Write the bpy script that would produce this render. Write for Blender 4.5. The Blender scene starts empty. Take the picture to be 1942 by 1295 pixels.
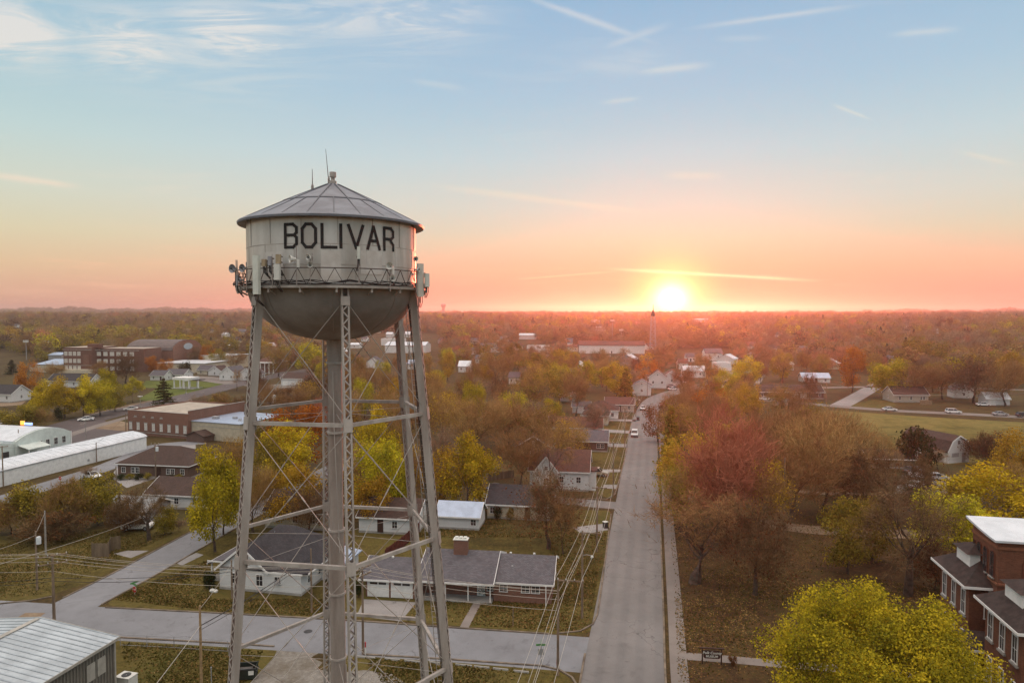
import bpy, bmesh, math, random
import numpy as np
from mathutils import Vector, Matrix
rad = math.radians
S = bpy.context.scene
C = S.collection

# ------------------------------------------------------------------ camera
EYE = 35.0
PITCH = rad(2.45)
FPX, CXP, CYP = 1295.0, 971.0, 647.5
cd = bpy.data.cameras.new('camera'); cam = bpy.data.objects.new('camera', cd); C.objects.link(cam)
cd.lens = 24.0 * 1942 / 1942; cd.sensor_width = 36.0
cd.clip_start = 0.5; cd.clip_end = 40000
cam.location = (0, 0, EYE); cam.rotation_euler = (math.pi / 2 - PITCH, 0, 0)
S.camera = cam

# ------------------------------------------------------------------ render settings
S.view_settings.view_transform = 'Standard'; S.view_settings.look = 'None'
S.view_settings.exposure = 0.0; S.view_settings.gamma = 1.0
S.render.engine = 'CYCLES'
cy = S.cycles
cy.use_denoising = True
cy.max_bounces = 5; cy.diffuse_bounces = 3; cy.glossy_bounces = 2; cy.transmission_bounces = 2
cy.volume_bounces = 0; cy.transparent_max_bounces = 4
cy.use_adaptive_sampling = True; cy.adaptive_threshold = 0.015
cy.caustics_reflective = False; cy.caustics_refractive = False
cy.sample_clamp_indirect = 4.0

# ------------------------------------------------------------------ sun and sky
SUN_AZ = math.atan2(1273 - CXP, FPX)          # to the right of +Y
SUN_EL = rad(0.85)
SUN_DIR = Vector((math.sin(SUN_AZ) * math.cos(SUN_EL), math.cos(SUN_AZ) * math.cos(SUN_EL), math.sin(SUN_EL)))
sl = bpy.data.lights.new('sun', 'SUN'); sl.energy = 5.0; sl.angle = rad(0.55); sl.color = (1.0, 0.17, 0.085)
so = bpy.data.objects.new('sun', sl); C.objects.link(so)
so.rotation_euler = (-SUN_DIR).to_track_quat('-Z', 'Y').to_euler()


def lin(c):
    r = []
    for v in c:
        v = v / 255.0
        r.append(v / 12.92 if v <= 0.04045 else ((v + 0.055) / 1.055) ** 2.4)
    return tuple(r)


class NT:
    """small wrapper to write node trees briefly"""
    def __init__(s, tree):
        s.t = tree
        s.n = tree.nodes; s.l = tree.links

    def new(s, typ, **kw):
        n = s.n.new(typ)
        for k, v in kw.items():
            setattr(n, k, v)
        return n

    def put(s, sock, v):
        if isinstance(v, bpy.types.NodeSocket):
            s.l.new(v, sock)
        elif isinstance(v, (tuple, list)) and len(v) == 3 and sock.type == 'RGBA':
            sock.default_value = (*v, 1)
        else:
            sock.default_value = v

    def math(s, op, a, b=0.0, c=None, clamp=False):
        n = s.new('ShaderNodeMath', operation=op, use_clamp=clamp)
        s.put(n.inputs[0], a); s.put(n.inputs[1], b)
        if c is not None:
            s.put(n.inputs[2], c)
        return n.outputs[0]

    def vmath(s, op, a, b=None):
        n = s.new('ShaderNodeVectorMath', operation=op)
        s.put(n.inputs[0], a)
        if b is not None:
            s.put(n.inputs[1], b)
        return n.outputs['Value'] if op in ('DOT_PRODUCT', 'LENGTH') else n.outputs[0]

    def mix(s, f, a, b, mode='MIX'):
        n = s.new('ShaderNodeMix', data_type='RGBA', blend_type=mode)
        s.put(n.inputs[0], f); s.put(n.inputs[6], a); s.put(n.inputs[7], b)
        return n.outputs[2]

    def ramp(s, f, stops, interp='LINEAR'):
        n = s.new('ShaderNodeValToRGB')
        r = n.color_ramp; r.interpolation = interp
        while len(r.elements) < len(stops):
            r.elements.new(0.5)
        for e, (p, c) in zip(r.elements, stops):
            e.position = p
            e.color = (*c, 1) if len(c) == 3 else c
        s.put(n.inputs[0], f)
        return n.outputs[0]

    def noise(s, vec, scale, detail=3, rough=0.5, dist=0.0):
        n = s.new('ShaderNodeTexNoise')
        s.put(n.inputs['Vector'], vec)
        n.inputs['Scale'].default_value = scale; n.inputs['Detail'].default_value = detail
        n.inputs['Roughness'].default_value = rough; n.inputs['Distortion'].default_value = dist
        return n.outputs['Fac']

    def smooth(s, x, a, b):
        n = s.new('ShaderNodeMapRange', interpolation_type='SMOOTHSTEP')
        s.put(n.inputs[0], x); n.inputs[1].default_value = a; n.inputs[2].default_value = b
        return n.outputs[0]


def pix_dir(px, py):
    x = (px - CXP) / FPX; y = -(py - CYP) / FPX
    c, s = math.cos(PITCH), math.sin(PITCH)
    return Vector((x, c + y * s, y * c - s))


def build_world():
    w = bpy.data.worlds.new('World'); S.world = w; w.use_nodes = True
    t = NT(w.node_tree); t.n.clear()
    out = t.new('ShaderNodeOutputWorld'); bg = t.new('ShaderNodeBackground')
    t.l.new(bg.outputs[0], out.inputs[0])
    d = t.vmath('NORMALIZE', t.new('ShaderNodeTexCoord').outputs['Generated'])
    sep = t.new('ShaderNodeSeparateXYZ'); t.put(sep.inputs[0], d)
    el = t.math('MULTIPLY', t.math('ARCSINE', sep.outputs[2]), 180 / math.pi)      # degrees
    # physical dusk sky
    sky = t.new('ShaderNodeTexSky', sky_type='NISHITA')
    sky.sun_disc = False; sky.sun_elevation = SUN_EL; sky.sun_rotation = SUN_AZ
    sky.altitude = 300; sky.air_density = 1.2; sky.dust_density = 2.0; sky.ozone_density = 1.5
    nish = t.mix(1.0, sky.outputs[0], (0.012, 0.012, 0.012), 'MULTIPLY')
    # thin high haze layer of the photographed evening: colour by height above the horizon
    st = [(-3, (222, 140, 124)), (0.0, (231, 166, 146)), (1.6, (237, 180, 154)), (3.4, (239, 197, 163)), (5.8, (234, 211, 182)),
          (8.6, (224, 216, 204)), (12.5, (204, 214, 218)), (17.5, (176, 200, 219)), (24, (146, 184, 214)), (33, (142, 180, 212)), (60, (176, 200, 220)), (90, (184, 204, 220))]
    f = t.math('DIVIDE', t.math('ADD', el, 3.0), 93.0)
    base = t.ramp(f, [((a + 3) / 93.0, lin(c)) for a, c in st])
    # away from the sun: cooler and a little more teal, as on the left of the picture
    sd = Vector((math.sin(SUN_AZ), math.cos(SUN_AZ), 0))
    caz = t.vmath('DOT_PRODUCT', d, tuple(sd))
    away = t.smooth(caz, 0.95, 0.60)
    base = t.mix(t.math('MULTIPLY', away, 0.9), base, t.mix(1.0, base, (0.88, 1.0, 0.94), 'MULTIPLY'))
    # clouds -----------------------------------------------------------
    inv = t.math('DIVIDE', 1.0, t.math('MAXIMUM', t.math('ADD', sep.outputs[2], 0.03), 0.03))
    cp = t.new('ShaderNodeCombineXYZ')
    t.put(cp.inputs[0], t.math('MULTIPLY', sep.outputs[0], inv)); t.put(cp.inputs[1], t.math('MULTIPLY', sep.outputs[1], inv))
    mp = t.new('ShaderNodeMapping'); t.put(mp.inputs[0], cp.outputs[0])
    mp.inputs['Rotation'].default_value = (0, 0, rad(-20)); mp.inputs['Scale'].default_value = (0.55, 1.5, 1)
    n1 = t.noise(mp.outputs[0], 2.2, 7, 0.62, 1.1)
    n2 = t.noise(cp.outputs[0], 0.55, 3, 0.5)
    cov = t.smooth(t.math('MULTIPLY', n1, n2), 0.26, 0.46)

    def blob(px, py, sx, sy):            # a patch of sky where cirrus lies, sizes in degrees
        v = pix_dir(px, py).normalized()
        az0 = math.atan2(v.x, v.y); e0 = math.degrees(math.asin(v.z))
        az = t.math('MULTIPLY', t.math('SUBTRACT', t.math('ARCTAN2', sep.outputs[0], sep.outputs[1]), az0), 180 / math.pi)
        a = t.math('POWER', t.math('DIVIDE', az, sx), 2.0); b = t.math('POWER', t.math('DIVIDE', t.math('SUBTRACT', el, e0), sy), 2.0)
        return t.math('EXPONENT', t.math('MULTIPLY', t.math('ADD', a, b), -1.0))
    wisp = t.smooth(t.noise(mp.outputs[0], 3.2, 9, 0.68, 1.6), 0.36, 0.64)
    zone = None
    for px, py, sx, sy, k in [(20, 55, 3.6, 2.0, 1.25), (450, 62, 4.6, 1.7, 1.3), (240, 80, 4.2, 2.2, 0.95), (330, 85, 10, 3.0, 0.5), (790, 28, 5.5, 1.9, 0.95), (640, 40, 9, 2.4, 0.6), (1190, 118, 3.0, .9, .35), (880, 40, 2, 1.6, .45)]:
        z = t.math('MULTIPLY', blob(px, py, sx, sy), k)
        zone = z if zone is None else t.math('MAXIMUM', zone, z)
    cl = t.math('MULTIPLY', zone, t.math('ADD', t.math('MULTIPLY', wisp, 0.85), 0.20))
    cl = t.math('MAXIMUM', cl, t.math('MULTIPLY', cov, 0.16))
    cl = t.math('MINIMUM', cl, 0.85)

    # contrails: short great-circle streaks, feathered along and across
    def trail(p, q, wdeg, k, soft=0.5):
        a, b = pix_dir(*p).normalized(), pix_dir(*q).normalized()
        nrm = a.cross(b).normalized(); tan = nrm.cross(a).normalized()
        L = math.atan2(b.dot(tan), b.dot(a))
        off = t.math('ABSOLUTE', t.vmath('DOT_PRODUCT', d, tuple(nrm)))
        al = t.math('DIVIDE', t.math('ARCTAN2', t.vmath('DOT_PRODUCT', d, tuple(tan)), t.vmath('DOT_PRODUCT', d, tuple(a))), L)
        nz = t.noise(d, 26, 5, 0.65, 0.8)
        wv = t.math('MULTIPLY', t.math('ADD', 0.35, t.math('MULTIPLY', nz, 1.3)), math.sin(rad(wdeg)))
        across = t.math('EXPONENT', t.math('MULTIPLY', t.math('POWER', t.math('DIVIDE', off, wv), 2.0), -1.0))
        along = t.math('MULTIPLY', t.smooth(al, 0.0, soft), t.smooth(al, 1.0, 1.0 - soft))
        front = t.math('GREATER_THAN', t.vmath('DOT_PRODUCT', d, tuple(a)), 0.2)
        return t.math('MULTIPLY', t.math('MULTIPLY', across, along), t.math('MULTIPLY', front, k))
    warm = None
    for p, q, wd, k, sf in [((930, -30), (1290, 100), .22, .45, .45), ((1120, 100), (1290, 40), .25, .32, .4), ((1270, 60), (1690, 2), .17, .4, .4),
                            ((1180, 140), (1370, 121), .26, .5, .4), ((1060, 120), (1260, 136), .5, .25, .4), ((1670, 68), (1840, 54), .2, .38, .4),
                            ((1130, 197), (1225, 185), .22, .36, .4), ((1570, 195), (1660, 230), .12, .5, .35),
                            ((770, 346), (1290, 412), .28, .55, .35), ((-60, 325), (170, 357), .22, .6, .35), ((1240, 333), (1390, 334), .3, .45, .4),
                            ((1800, 283), (1945, 318), .2, .4, .4), ((760, 150), (900, 172), .25, .25, .4), ((1340, 75), (1480, 72), .2, .2, .4)]:
        z = trail(p, q, wd, k, sf)
        warm = z if warm is None else t.math('MAXIMUM', warm, z)
    cl = t.math('MAXIMUM', cl, warm)
    cloudc = t.ramp(f, [((a + 3) / 93.0, lin(c)) for a, c in [(-3, (255, 190, 160)), (3, (255, 205, 172)), (8, (248, 224, 200)), (14, (238, 228, 218)), (26, (226, 226, 226)), (60, (220, 224, 230))]])
    col = t.mix(cl, base, cloudc)
    # low pink bands near the horizon
    mp2 = t.new('ShaderNodeMapping'); t.put(mp2.inputs[0], d); mp2.inputs['Scale'].default_value = (2.2, 2.2, 34)
    bands = t.smooth(t.noise(mp2.outputs[0], 2.2, 5, 0.6, 0.7), 0.52, 0.72)
    low = t.math('MULTIPLY', t.smooth(el, 0.3, 1.8), t.smooth(el, 7.0, 3.0))
    col = t.mix(t.math('MULTIPLY', t.math('MULTIPLY', bands, low), 0.42), col, lin((255, 205, 170)))
    col = t.mix(1.0, col, nish, 'ADD')
    # higher up, above the picture, an added even brightness that lights the ground
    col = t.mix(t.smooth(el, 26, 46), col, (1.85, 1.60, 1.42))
    # warm glow round the sun, and its disc -----------------------------
    ang = t.math('MULTIPLY', t.math('ARCCOSINE', t.math('MINIMUM', t.vmath('DOT_PRODUCT', d, tuple(SUN_DIR)), 0.9999999)), 180 / math.pi)

    def glow(width, power=2.0):
        return t.math('EXPONENT', t.math('MULTIPLY', t.math('POWER', t.math('DIVIDE', ang, width), power), -1.0))
    lowf = t.smooth(el, 7.0, 0.3)
    col = t.mix(t.math('MULTIPLY', t.math('MULTIPLY', glow(22, 1.5), lowf), 0.62), col, lin((226, 112, 82)))
    # between the low glow and the blue the sky over the sun is a cooler cream
    col = t.mix(t.math('MULTIPLY', glow(34, 2.0), t.math('MULTIPLY', t.smooth(el, 2.5, 7), t.smooth(el, 26, 14))), col, t.mix(1.0, col, (0.74, 0.955, 0.97), 'MULTIPLY'))
    g2 = t.mix(1.0, (0.9, 0.60, 0.06), glow(3.0, 2.6), 'MULTIPLY')
    g3 = t.mix(1.0, (3.2, 2.6, 1.7), glow(1.25, 2.0), 'MULTIPLY')
    g4 = t.mix(1.0, (40.0, 34.0, 24.0), t.smooth(ang, 0.42, 0.36), 'MULTIPLY')
    # a contrail lit from below crosses just above the sun
    tr = trail((1125, 508), (1580, 534), .13, 1.0, .3)
    tr2 = trail((950, 532), (1190, 513), .07, .35, .3)
    tr = t.math('MAXIMUM', tr, tr2)
    col = t.mix(t.math('MULTIPLY', tr, 0.95), col, (1.05, 0.80, 0.48))
    for g in (g2, g3, g4):
        col = t.mix(1.0, col, g, 'ADD')
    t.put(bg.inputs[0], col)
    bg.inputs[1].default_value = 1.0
    w.cycles.sampling_method = 'MANUAL'; w.cycles.sample_map_resolution = 1024


build_world()

# ------------------------------------------------------------------ places
U_ANG = rad(11.65)
UX = Vector((math.sin(U_ANG), math.cos(U_ANG), 0))      # along the long street
VX = Vector((math.cos(U_ANG), -math.sin(U_ANG), 0))     # across it, to the right
ROT_W = rad(-9.0)          # house whose long side follows the cross street
ROT_U = rad(90 - 11.65)    # house whose long side follows the long street


def sstep(a, b, x):
    t = min(1, max(0, (x - a) / (b - a)))
    return t * t * (3 - 2 * t)


def terr(x, y):
    d = math.hypot(x, y)
    z = 14.0 * sstep(540, 1500, d) + 3.0 * sstep(1500, 3000, d)
    if d > 2800:
        az = math.degrees(math.atan2(x, y))
        hh = 21 + 22 * sstep(-12, -22, az) + 13 * sstep(20, 34, az) + 5 * math.sin(az * .9) + 4 * math.sin(az * 2.3 + 1) + 3 * math.sin(az * 5.1)
        z += (hh - 17.0) * sstep(3000, 5000, d)
    return z


def G(px, py, z=0.0):
    """the point of the ground (or of the height z) that lies in direction (px, py)"""
    v = pix_dir(px, py)
    if v.z > -0.0008:
        v.z = -0.0008
    k = (EYE - z) / -v.z
    if z == 0.0 and k > 500:         # on the rising land walk along the sight line until it meets the ground
        s = 500.0
        while s < 6000 and EYE + v.z * s > terr(v.x * s, v.y * s):
            s += 4.0
        return Vector((v.x * s, v.y * s, terr(v.x * s, v.y * s)))
    return Vector((v.x * k, v.y * k, z))


def at(px, py, depth):
    v = pix_dir(px, py)
    return Vector((0, 0, EYE)) + v * (depth / v.y)


# ------------------------------------------------------------------ mesh helpers
class MB:
    def __init__(s):
        s.v = []; s.f = []; s.m = []

    def add(s, verts, faces, m=0, M=None):
        o = len(s.v)
        if M is not None:
            verts = [M @ Vector(p) for p in verts]
        s.v += [tuple(p) for p in verts]
        s.f += [tuple(i + o for i in f) for f in faces]
        s.m += [m] * len(faces)
        return s

    def box(s, c, size, m=0, M=None, rz=0.0):
        x, y, z = (q / 2 for q in size)
        vs = [Vector((sx * x, sy * y, sz * z)) for sz in (-1, 1) for sy in (-1, 1) for sx in (-1, 1)]
        if rz:
            R = Matrix.Rotation(rz, 3, 'Z'); vs = [R @ p for p in vs]
        vs = [p + Vector(c) for p in vs]
        return s.add(vs, [(0, 2, 3, 1), (4, 5, 7, 6), (0, 1, 5, 4), (2, 6, 7, 3), (0, 4, 6, 2), (1, 3, 7, 5)], m, M)

    def beam(s, a, b, w, h, m=0, up=(0, 0, 1)):
        a, b = Vector(a), Vector(b)
        d = (b - a)
        if d.length < 1e-6:
            return s
        d = d.normalized(); upv = Vector(up)
        if abs(d.dot(upv)) > .98:
            upv = Vector((0, 1, 0))
        x = d.cross(upv).normalized(); y = x.cross(d)
        vs = []
        for p in (a, b):
            for sx, sy in ((-1, -1), (1, -1), (1, 1), (-1, 1)):
                vs.append(p + x * sx * w / 2 + y * sy * h / 2)
        return s.add(vs, [(0, 1, 2, 3), (7, 6, 5, 4), (0, 4, 5, 1), (1, 5, 6, 2), (2, 6, 7, 3), (3, 7, 4, 0)], m)

    def tube(s, pts, r, n=6, m=0, cap=True):
        pts = [Vector(p) for p in pts]
        rs = r if isinstance(r, (list, tuple)) else [r] * len(pts)
        vs = []; fs = []
        prev = None
        for i, p in enumerate(pts):
            d = (pts[min(i + 1, len(pts) - 1)] - pts[max(i - 1, 0)])
            d = d.normalized() if d.length > 1e-9 else Vector((0, 0, 1))
            ref = Vector((0, 0, 1)) if abs(d.z) < .95 else Vector((1, 0, 0))
            x = d.cross(ref).normalized() if prev is None else (prev - d * prev.dot(d)).normalized()
            prev = x
            y = d.cross(x)
            for k in range(n):
                a = 2 * math.pi * k / n
                vs.append(p + (x * math.cos(a) + y * math.sin(a)) * rs[i])
        for i in range(len(pts) - 1):
            for k in range(n):
                k2 = (k + 1) % n
                fs.append((i * n + k, i * n + k2, (i + 1) * n + k2, (i + 1) * n + k))
        if cap:
            fs.append(tuple(range(n))[::-1]); fs.append(tuple(range((len(pts) - 1) * n, len(pts) * n)))
        return s.add(vs, fs, m)

    def lathe(s, prof, n=32, m=0, c=(0, 0, 0), cap=False):
        vs = []; fs = []
        for r, z in prof:
            for k in range(n):
                a = 2 * math.pi * k / n
                vs.append((c[0] + r * math.cos(a), c[1] + r * math.sin(a), c[2] + z))
        for i in range(len(prof) - 1):
            for k in range(n):
                k2 = (k + 1) % n
                fs.append((i * n + k, i * n + k2, (i + 1) * n + k2, (i + 1) * n + k))
        if cap:
            fs.append(tuple(range(n))[::-1]); fs.append(tuple(range((len(prof) - 1) * n, len(prof) * n)))
        return s.add(vs, fs, m)

    def prism(s, poly, y0, y1, m=0, axis='y'):
        """poly: (x, z) outline, counter-clockwise seen from -y; extruded from y0 to y1 (or along x / z)"""
        n = len(poly)
        if axis == 'y':
            vs = [(x, y0, z) for x, z in poly] + [(x, y1, z) for x, z in poly]
        elif axis == 'x':
            vs = [(y0, x, z) for x, z in poly] + [(y1, x, z) for x, z in poly]
        else:
            vs = [(x, z, y0) for x, z in poly] + [(x, z, y1) for x, z in poly]
        fs = [tuple(range(n)), tuple(range(n, 2 * n))[::-1]]
        for i in range(n):
            j = (i + 1) % n
            fs.append((i, i + n, j + n, j))
        return s.add(vs, fs, m)

    def mesh(s, name, mats, smooth=False, recalc=True):
        me = bpy.data.meshes.new(name)
        me.from_pydata(s.v, [], s.f)
        for mt in (mats if isinstance(mats, (list, tuple)) else [mats]):
            me.materials.append(mt)
        if any(s.m):
            me.polygons.foreach_set('material_index', s.m)
        if recalc:
            b = bmesh.new(); b.from_mesh(me); bmesh.ops.recalc_face_normals(b, faces=b.faces); b.to_mesh(me); b.free()
        if smooth:
            me.polygons.foreach_set('use_smooth', [True] * len(me.polygons))
            try:
                me.set_sharp_from_angle(angle=rad(40))
            except Exception:
                pass
        me.update()
        return me

    def build(s, name, mats, parent=None, loc=(0, 0, 0), rz=0.0, smooth=False):
        return link(name, s.mesh(name, mats, smooth), parent, loc, rz)


def link(name, me, parent=None, loc=(0, 0, 0), rz=0.0):
    o = bpy.data.objects.new(name, me); C.objects.link(o)
    o.parent = parent; o.location = loc; o.rotation_euler = (0, 0, rz)
    return o


LABELS = {}


def tag(o, label, cat, group=None):
    o['label'] = label; o['category'] = cat
    if group:
        o['group'] = group
    return o


def thing(name, label, cat, loc=(0, 0, 0), rz=0.0, group=None):
    o = bpy.data.objects.new(name, None); C.objects.link(o)
    o.empty_display_size = 0.5
    o.location = loc; o.rotation_euler = (0, 0, rz)
    return tag(o, label, cat, group)


def setting(o, kind='structure'):
    o['kind'] = kind
    return o


def copy_tree(o, parent=None):
    c = o.copy(); C.objects.link(c); c.parent = parent
    for ch in CHILD.get(o.name, []) or [x for x in o.children]:
        copy_tree(ch, c)
    return c


CHILD = {}

# ------------------------------------------------------------------ materials
MATS = {}


def mat(name, col, rough=0.8, var=0.18, scale=2.0, bump=0.0, bscale=20.0, metal=0.0, streak=False, col2=None, fine=None, rnd=0.0, spec=0.3):
    """painted / rough surface: base colour broken by two noises (and by streaks or a second colour), optional bump"""
    if name in MATS:
        return MATS[name]
    m = bpy.data.materials.new(name); m.use_nodes = True
    t = NT(m.node_tree); b = m.node_tree.nodes['Principled BSDF']
    co = t.new('ShaderNodeTexCoord').outputs['Object']
    mp = t.new('ShaderNodeMapping'); t.put(mp.inputs[0], co)
    if streak:
        mp.inputs['Scale'].default_value = (1, 1, 0.15)
    n1 = t.noise(mp.outputs[0], scale, 5, 0.6)
    n2 = t.noise(co, scale * (fine or 7), 3, 0.6)
    c2 = col2 or tuple(v * (1 - var * 1.8) for v in col)
    hi = tuple(min(1, v * (1 + var)) for v in col)
    c = t.mix(t.smooth(n1, 0.32, 0.68), c2, hi)
    c = t.mix(t.math('MULTIPLY', t.smooth(n2, 0.35, 0.7), 0.5), c, t.mix(1.0, c, (1 - var, 1 - var, 1 - var), 'MULTIPLY'))
    if rnd:
        r = t.new('ShaderNodeObjectInfo').outputs['Random']
        hs = t.new('ShaderNodeHueSaturation'); t.put(hs.inputs['Color'], c)
        t.put(hs.inputs['Value'], t.math('ADD', 1 - rnd / 2, t.math('MULTIPLY', r, rnd)))
        c = hs.outputs[0]
    t.put(b.inputs['Base Color'], c)
    b.inputs['Roughness'].default_value = rough; b.inputs['Metallic'].default_value = metal
    b.inputs['Specular IOR Level'].default_value = spec
    if bump:
        bn = t.new('ShaderNodeBump'); bn.inputs['Strength'].default_value = bump; bn.inputs['Distance'].default_value = 0.05
        t.put(bn.inputs['Height'], t.noise(co, bscale, 4, 0.6)); t.put(b.inputs['Normal'], bn.outputs[0])
    MATS[name] = m
    return m


def rows_mat(name, col, dark, size, axis='z', rough=0.8, var=0.15, mortar=0.06, brick=None, scale=1.0, metal=0.0):
    """bricks, shingles or boards: courses along one axis in object space"""
    if name in MATS:
        return MATS[name]
    m = bpy.data.materials.new(name); m.use_nodes = True
    t = NT(m.node_tree); b = m.node_tree.nodes['Principled BSDF']
    co = t.new('ShaderNodeTexCoord').outputs['Object']
    sp = t.new('ShaderNodeSeparateXYZ'); t.put(sp.inputs[0], co)
    cb = t.new('ShaderNodeCombineXYZ')
    if axis == 'z':
        t.put(cb.inputs[0], t.math('ADD', sp.outputs[0], sp.outputs[1])); t.put(cb.inputs[1], sp.outputs[2])
    else:
        t.put(cb.inputs[0], sp.outputs[0]); t.put(cb.inputs[1], sp.outputs[1])
    bt = t.new('ShaderNodeTexBrick'); t.put(bt.inputs['Vector'], cb.outputs[0])
    bt.inputs['Color1'].default_value = (*col, 1); bt.inputs['Color2'].default_value = (*[v * (1 - var * 1.6) for v in col], 1)
    bt.inputs['Mortar'].default_value = (*dark, 1); bt.inputs['Scale'].default_value = scale
    bt.inputs['Mortar Size'].default_value = mortar * size; bt.inputs['Row Height'].default_value = size
    bt.inputs['Brick Width'].default_value = brick or size * 3
    c = t.mix(t.smooth(t.noise(co, 0.7, 5, .6), .3, .7), bt.outputs[0], t.mix(1.0, bt.outputs[0], (1 - var, 1 - var, 1 - var), 'MULTIPLY'))
    c = t.mix(t.smooth(t.noise(co, 9, 3, .6), .35, .7), c, t.mix(1.0, c, (1 - var, 1 - var, 1 - var * .9), 'MULTIPLY'))
    t.put(b.inputs['Base Color'], c); b.inputs['Roughness'].default_value = rough; b.inputs['Metallic'].default_value = metal
    b.inputs['Specular IOR Level'].default_value = 0.25
    MATS[name] = m
    return m


def leaf_mat(name, cols, transl=0.35, twig=False):
    """leaves or twigs: every leaf takes its own colour from the range, each tree drifts a little"""
    if name in MATS:
        return MATS[name]
    m = bpy.data.materials.new(name); m.use_nodes = True
    t = NT(m.node_tree); t.n.clear()
    out = t.new('ShaderNodeOutputMaterial')
    r = t.new('ShaderNodeNewGeometry').outputs['Random Per Island']
    orr = t.new('ShaderNodeObjectInfo').outputs['Random']
    co = t.new('ShaderNodeTexCoord').outputs['Object']
    n = t.noise(co, 0.45, 3, .6)
    f = t.math('ADD', t.math('MULTIPLY', r, 0.45), t.math('MULTIPLY', t.smooth(n, .36, .64), 0.55))
    k = len(cols) - 1
    c = t.ramp(f, [(i / k, cols[i]) for i in range(len(cols))])
    hs = t.new('ShaderNodeHueSaturation'); t.put(hs.inputs['Color'], c)
    t.put(hs.inputs['Value'], t.math('ADD', 0.95, t.math('MULTIPLY', orr, 0.50)))
    t.put(hs.inputs['Hue'], t.math('ADD', 0.49, t.math('MULTIPLY', orr, 0.02)))
    d = t.new('ShaderNodeBsdfDiffuse'); t.put(d.inputs[0], hs.outputs[0])
    if transl:
        tr = t.new('ShaderNodeBsdfTranslucent'); t.put(tr.inputs[0], hs.outputs[0])
        mx = t.new('ShaderNodeMixShader'); mx.inputs[0].default_value = transl
        t.l.new(d.outputs[0], mx.inputs[1]); t.l.new(tr.outputs[0], mx.inputs[2]); t.l.new(mx.outputs[0], out.inputs[0])
    else:
        t.l.new(d.outputs[0], out.inputs[0])
    MATS[name] = m
    return m


def ground_mat(name, cols, scale=0.05, fine=1.2, litter=None, speck=0.55, wear=None):
    """grass, dead leaves or gravel: patches at three sizes in world space"""
    m = bpy.data.materials.new(name); m.use_nodes = True
    t = NT(m.node_tree); b = m.node_tree.nodes['Principled BSDF']
    co = t.new('ShaderNodeNewGeometry').outputs['Position']
    n1 = t.noise(co, scale, 5, 0.6, .4); n2 = t.noise(co, scale * 6, 5, .65); n3 = t.noise(co, fine, 4, .7); n4 = t.noise(co, fine * 6, 3, .7)
    f = t.math('ADD', t.math('MULTIPLY', n1, 0.5), t.math('ADD', t.math('MULTIPLY', n2, 0.3), t.math('MULTIPLY', n3, 0.2)))
    f = t.smooth(f, 0.38, 0.62)
    k = len(cols) - 1
    c = t.ramp(f, [(i / k, cols[i]) for i in range(len(cols))])
    c = t.mix(t.math('MULTIPLY', t.smooth(n4, .42, .68), speck), c, t.mix(1.0, c, (.45, .45, .45), 'MULTIPLY'))
    c = t.mix(t.math('MULTIPLY', t.smooth(n3, .45, .7), speck), c, t.mix(1.0, c, (1.5, 1.45, 1.3), 'MULTIPLY'))
    if litter:
        c = t.mix(t.math('MULTIPLY', t.smooth(t.noise(co, fine * 3, 4, .75), .52, .64), .75), c, litter)
    t.put(b.inputs['Base Color'], c); b.inputs['Roughness'].default_value = 0.95; b.inputs['Specular IOR Level'].default_value = 0.1
    bn = t.new('ShaderNodeBump'); bn.inputs['Strength'].default_value = 0.5; bn.inputs['Distance'].default_value = 0.08
    t.put(bn.inputs['Height'], t.math('ADD', n3, n4)); t.put(b.inputs['Normal'], bn.outputs[0])
    MATS[name] = m
    return m


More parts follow.
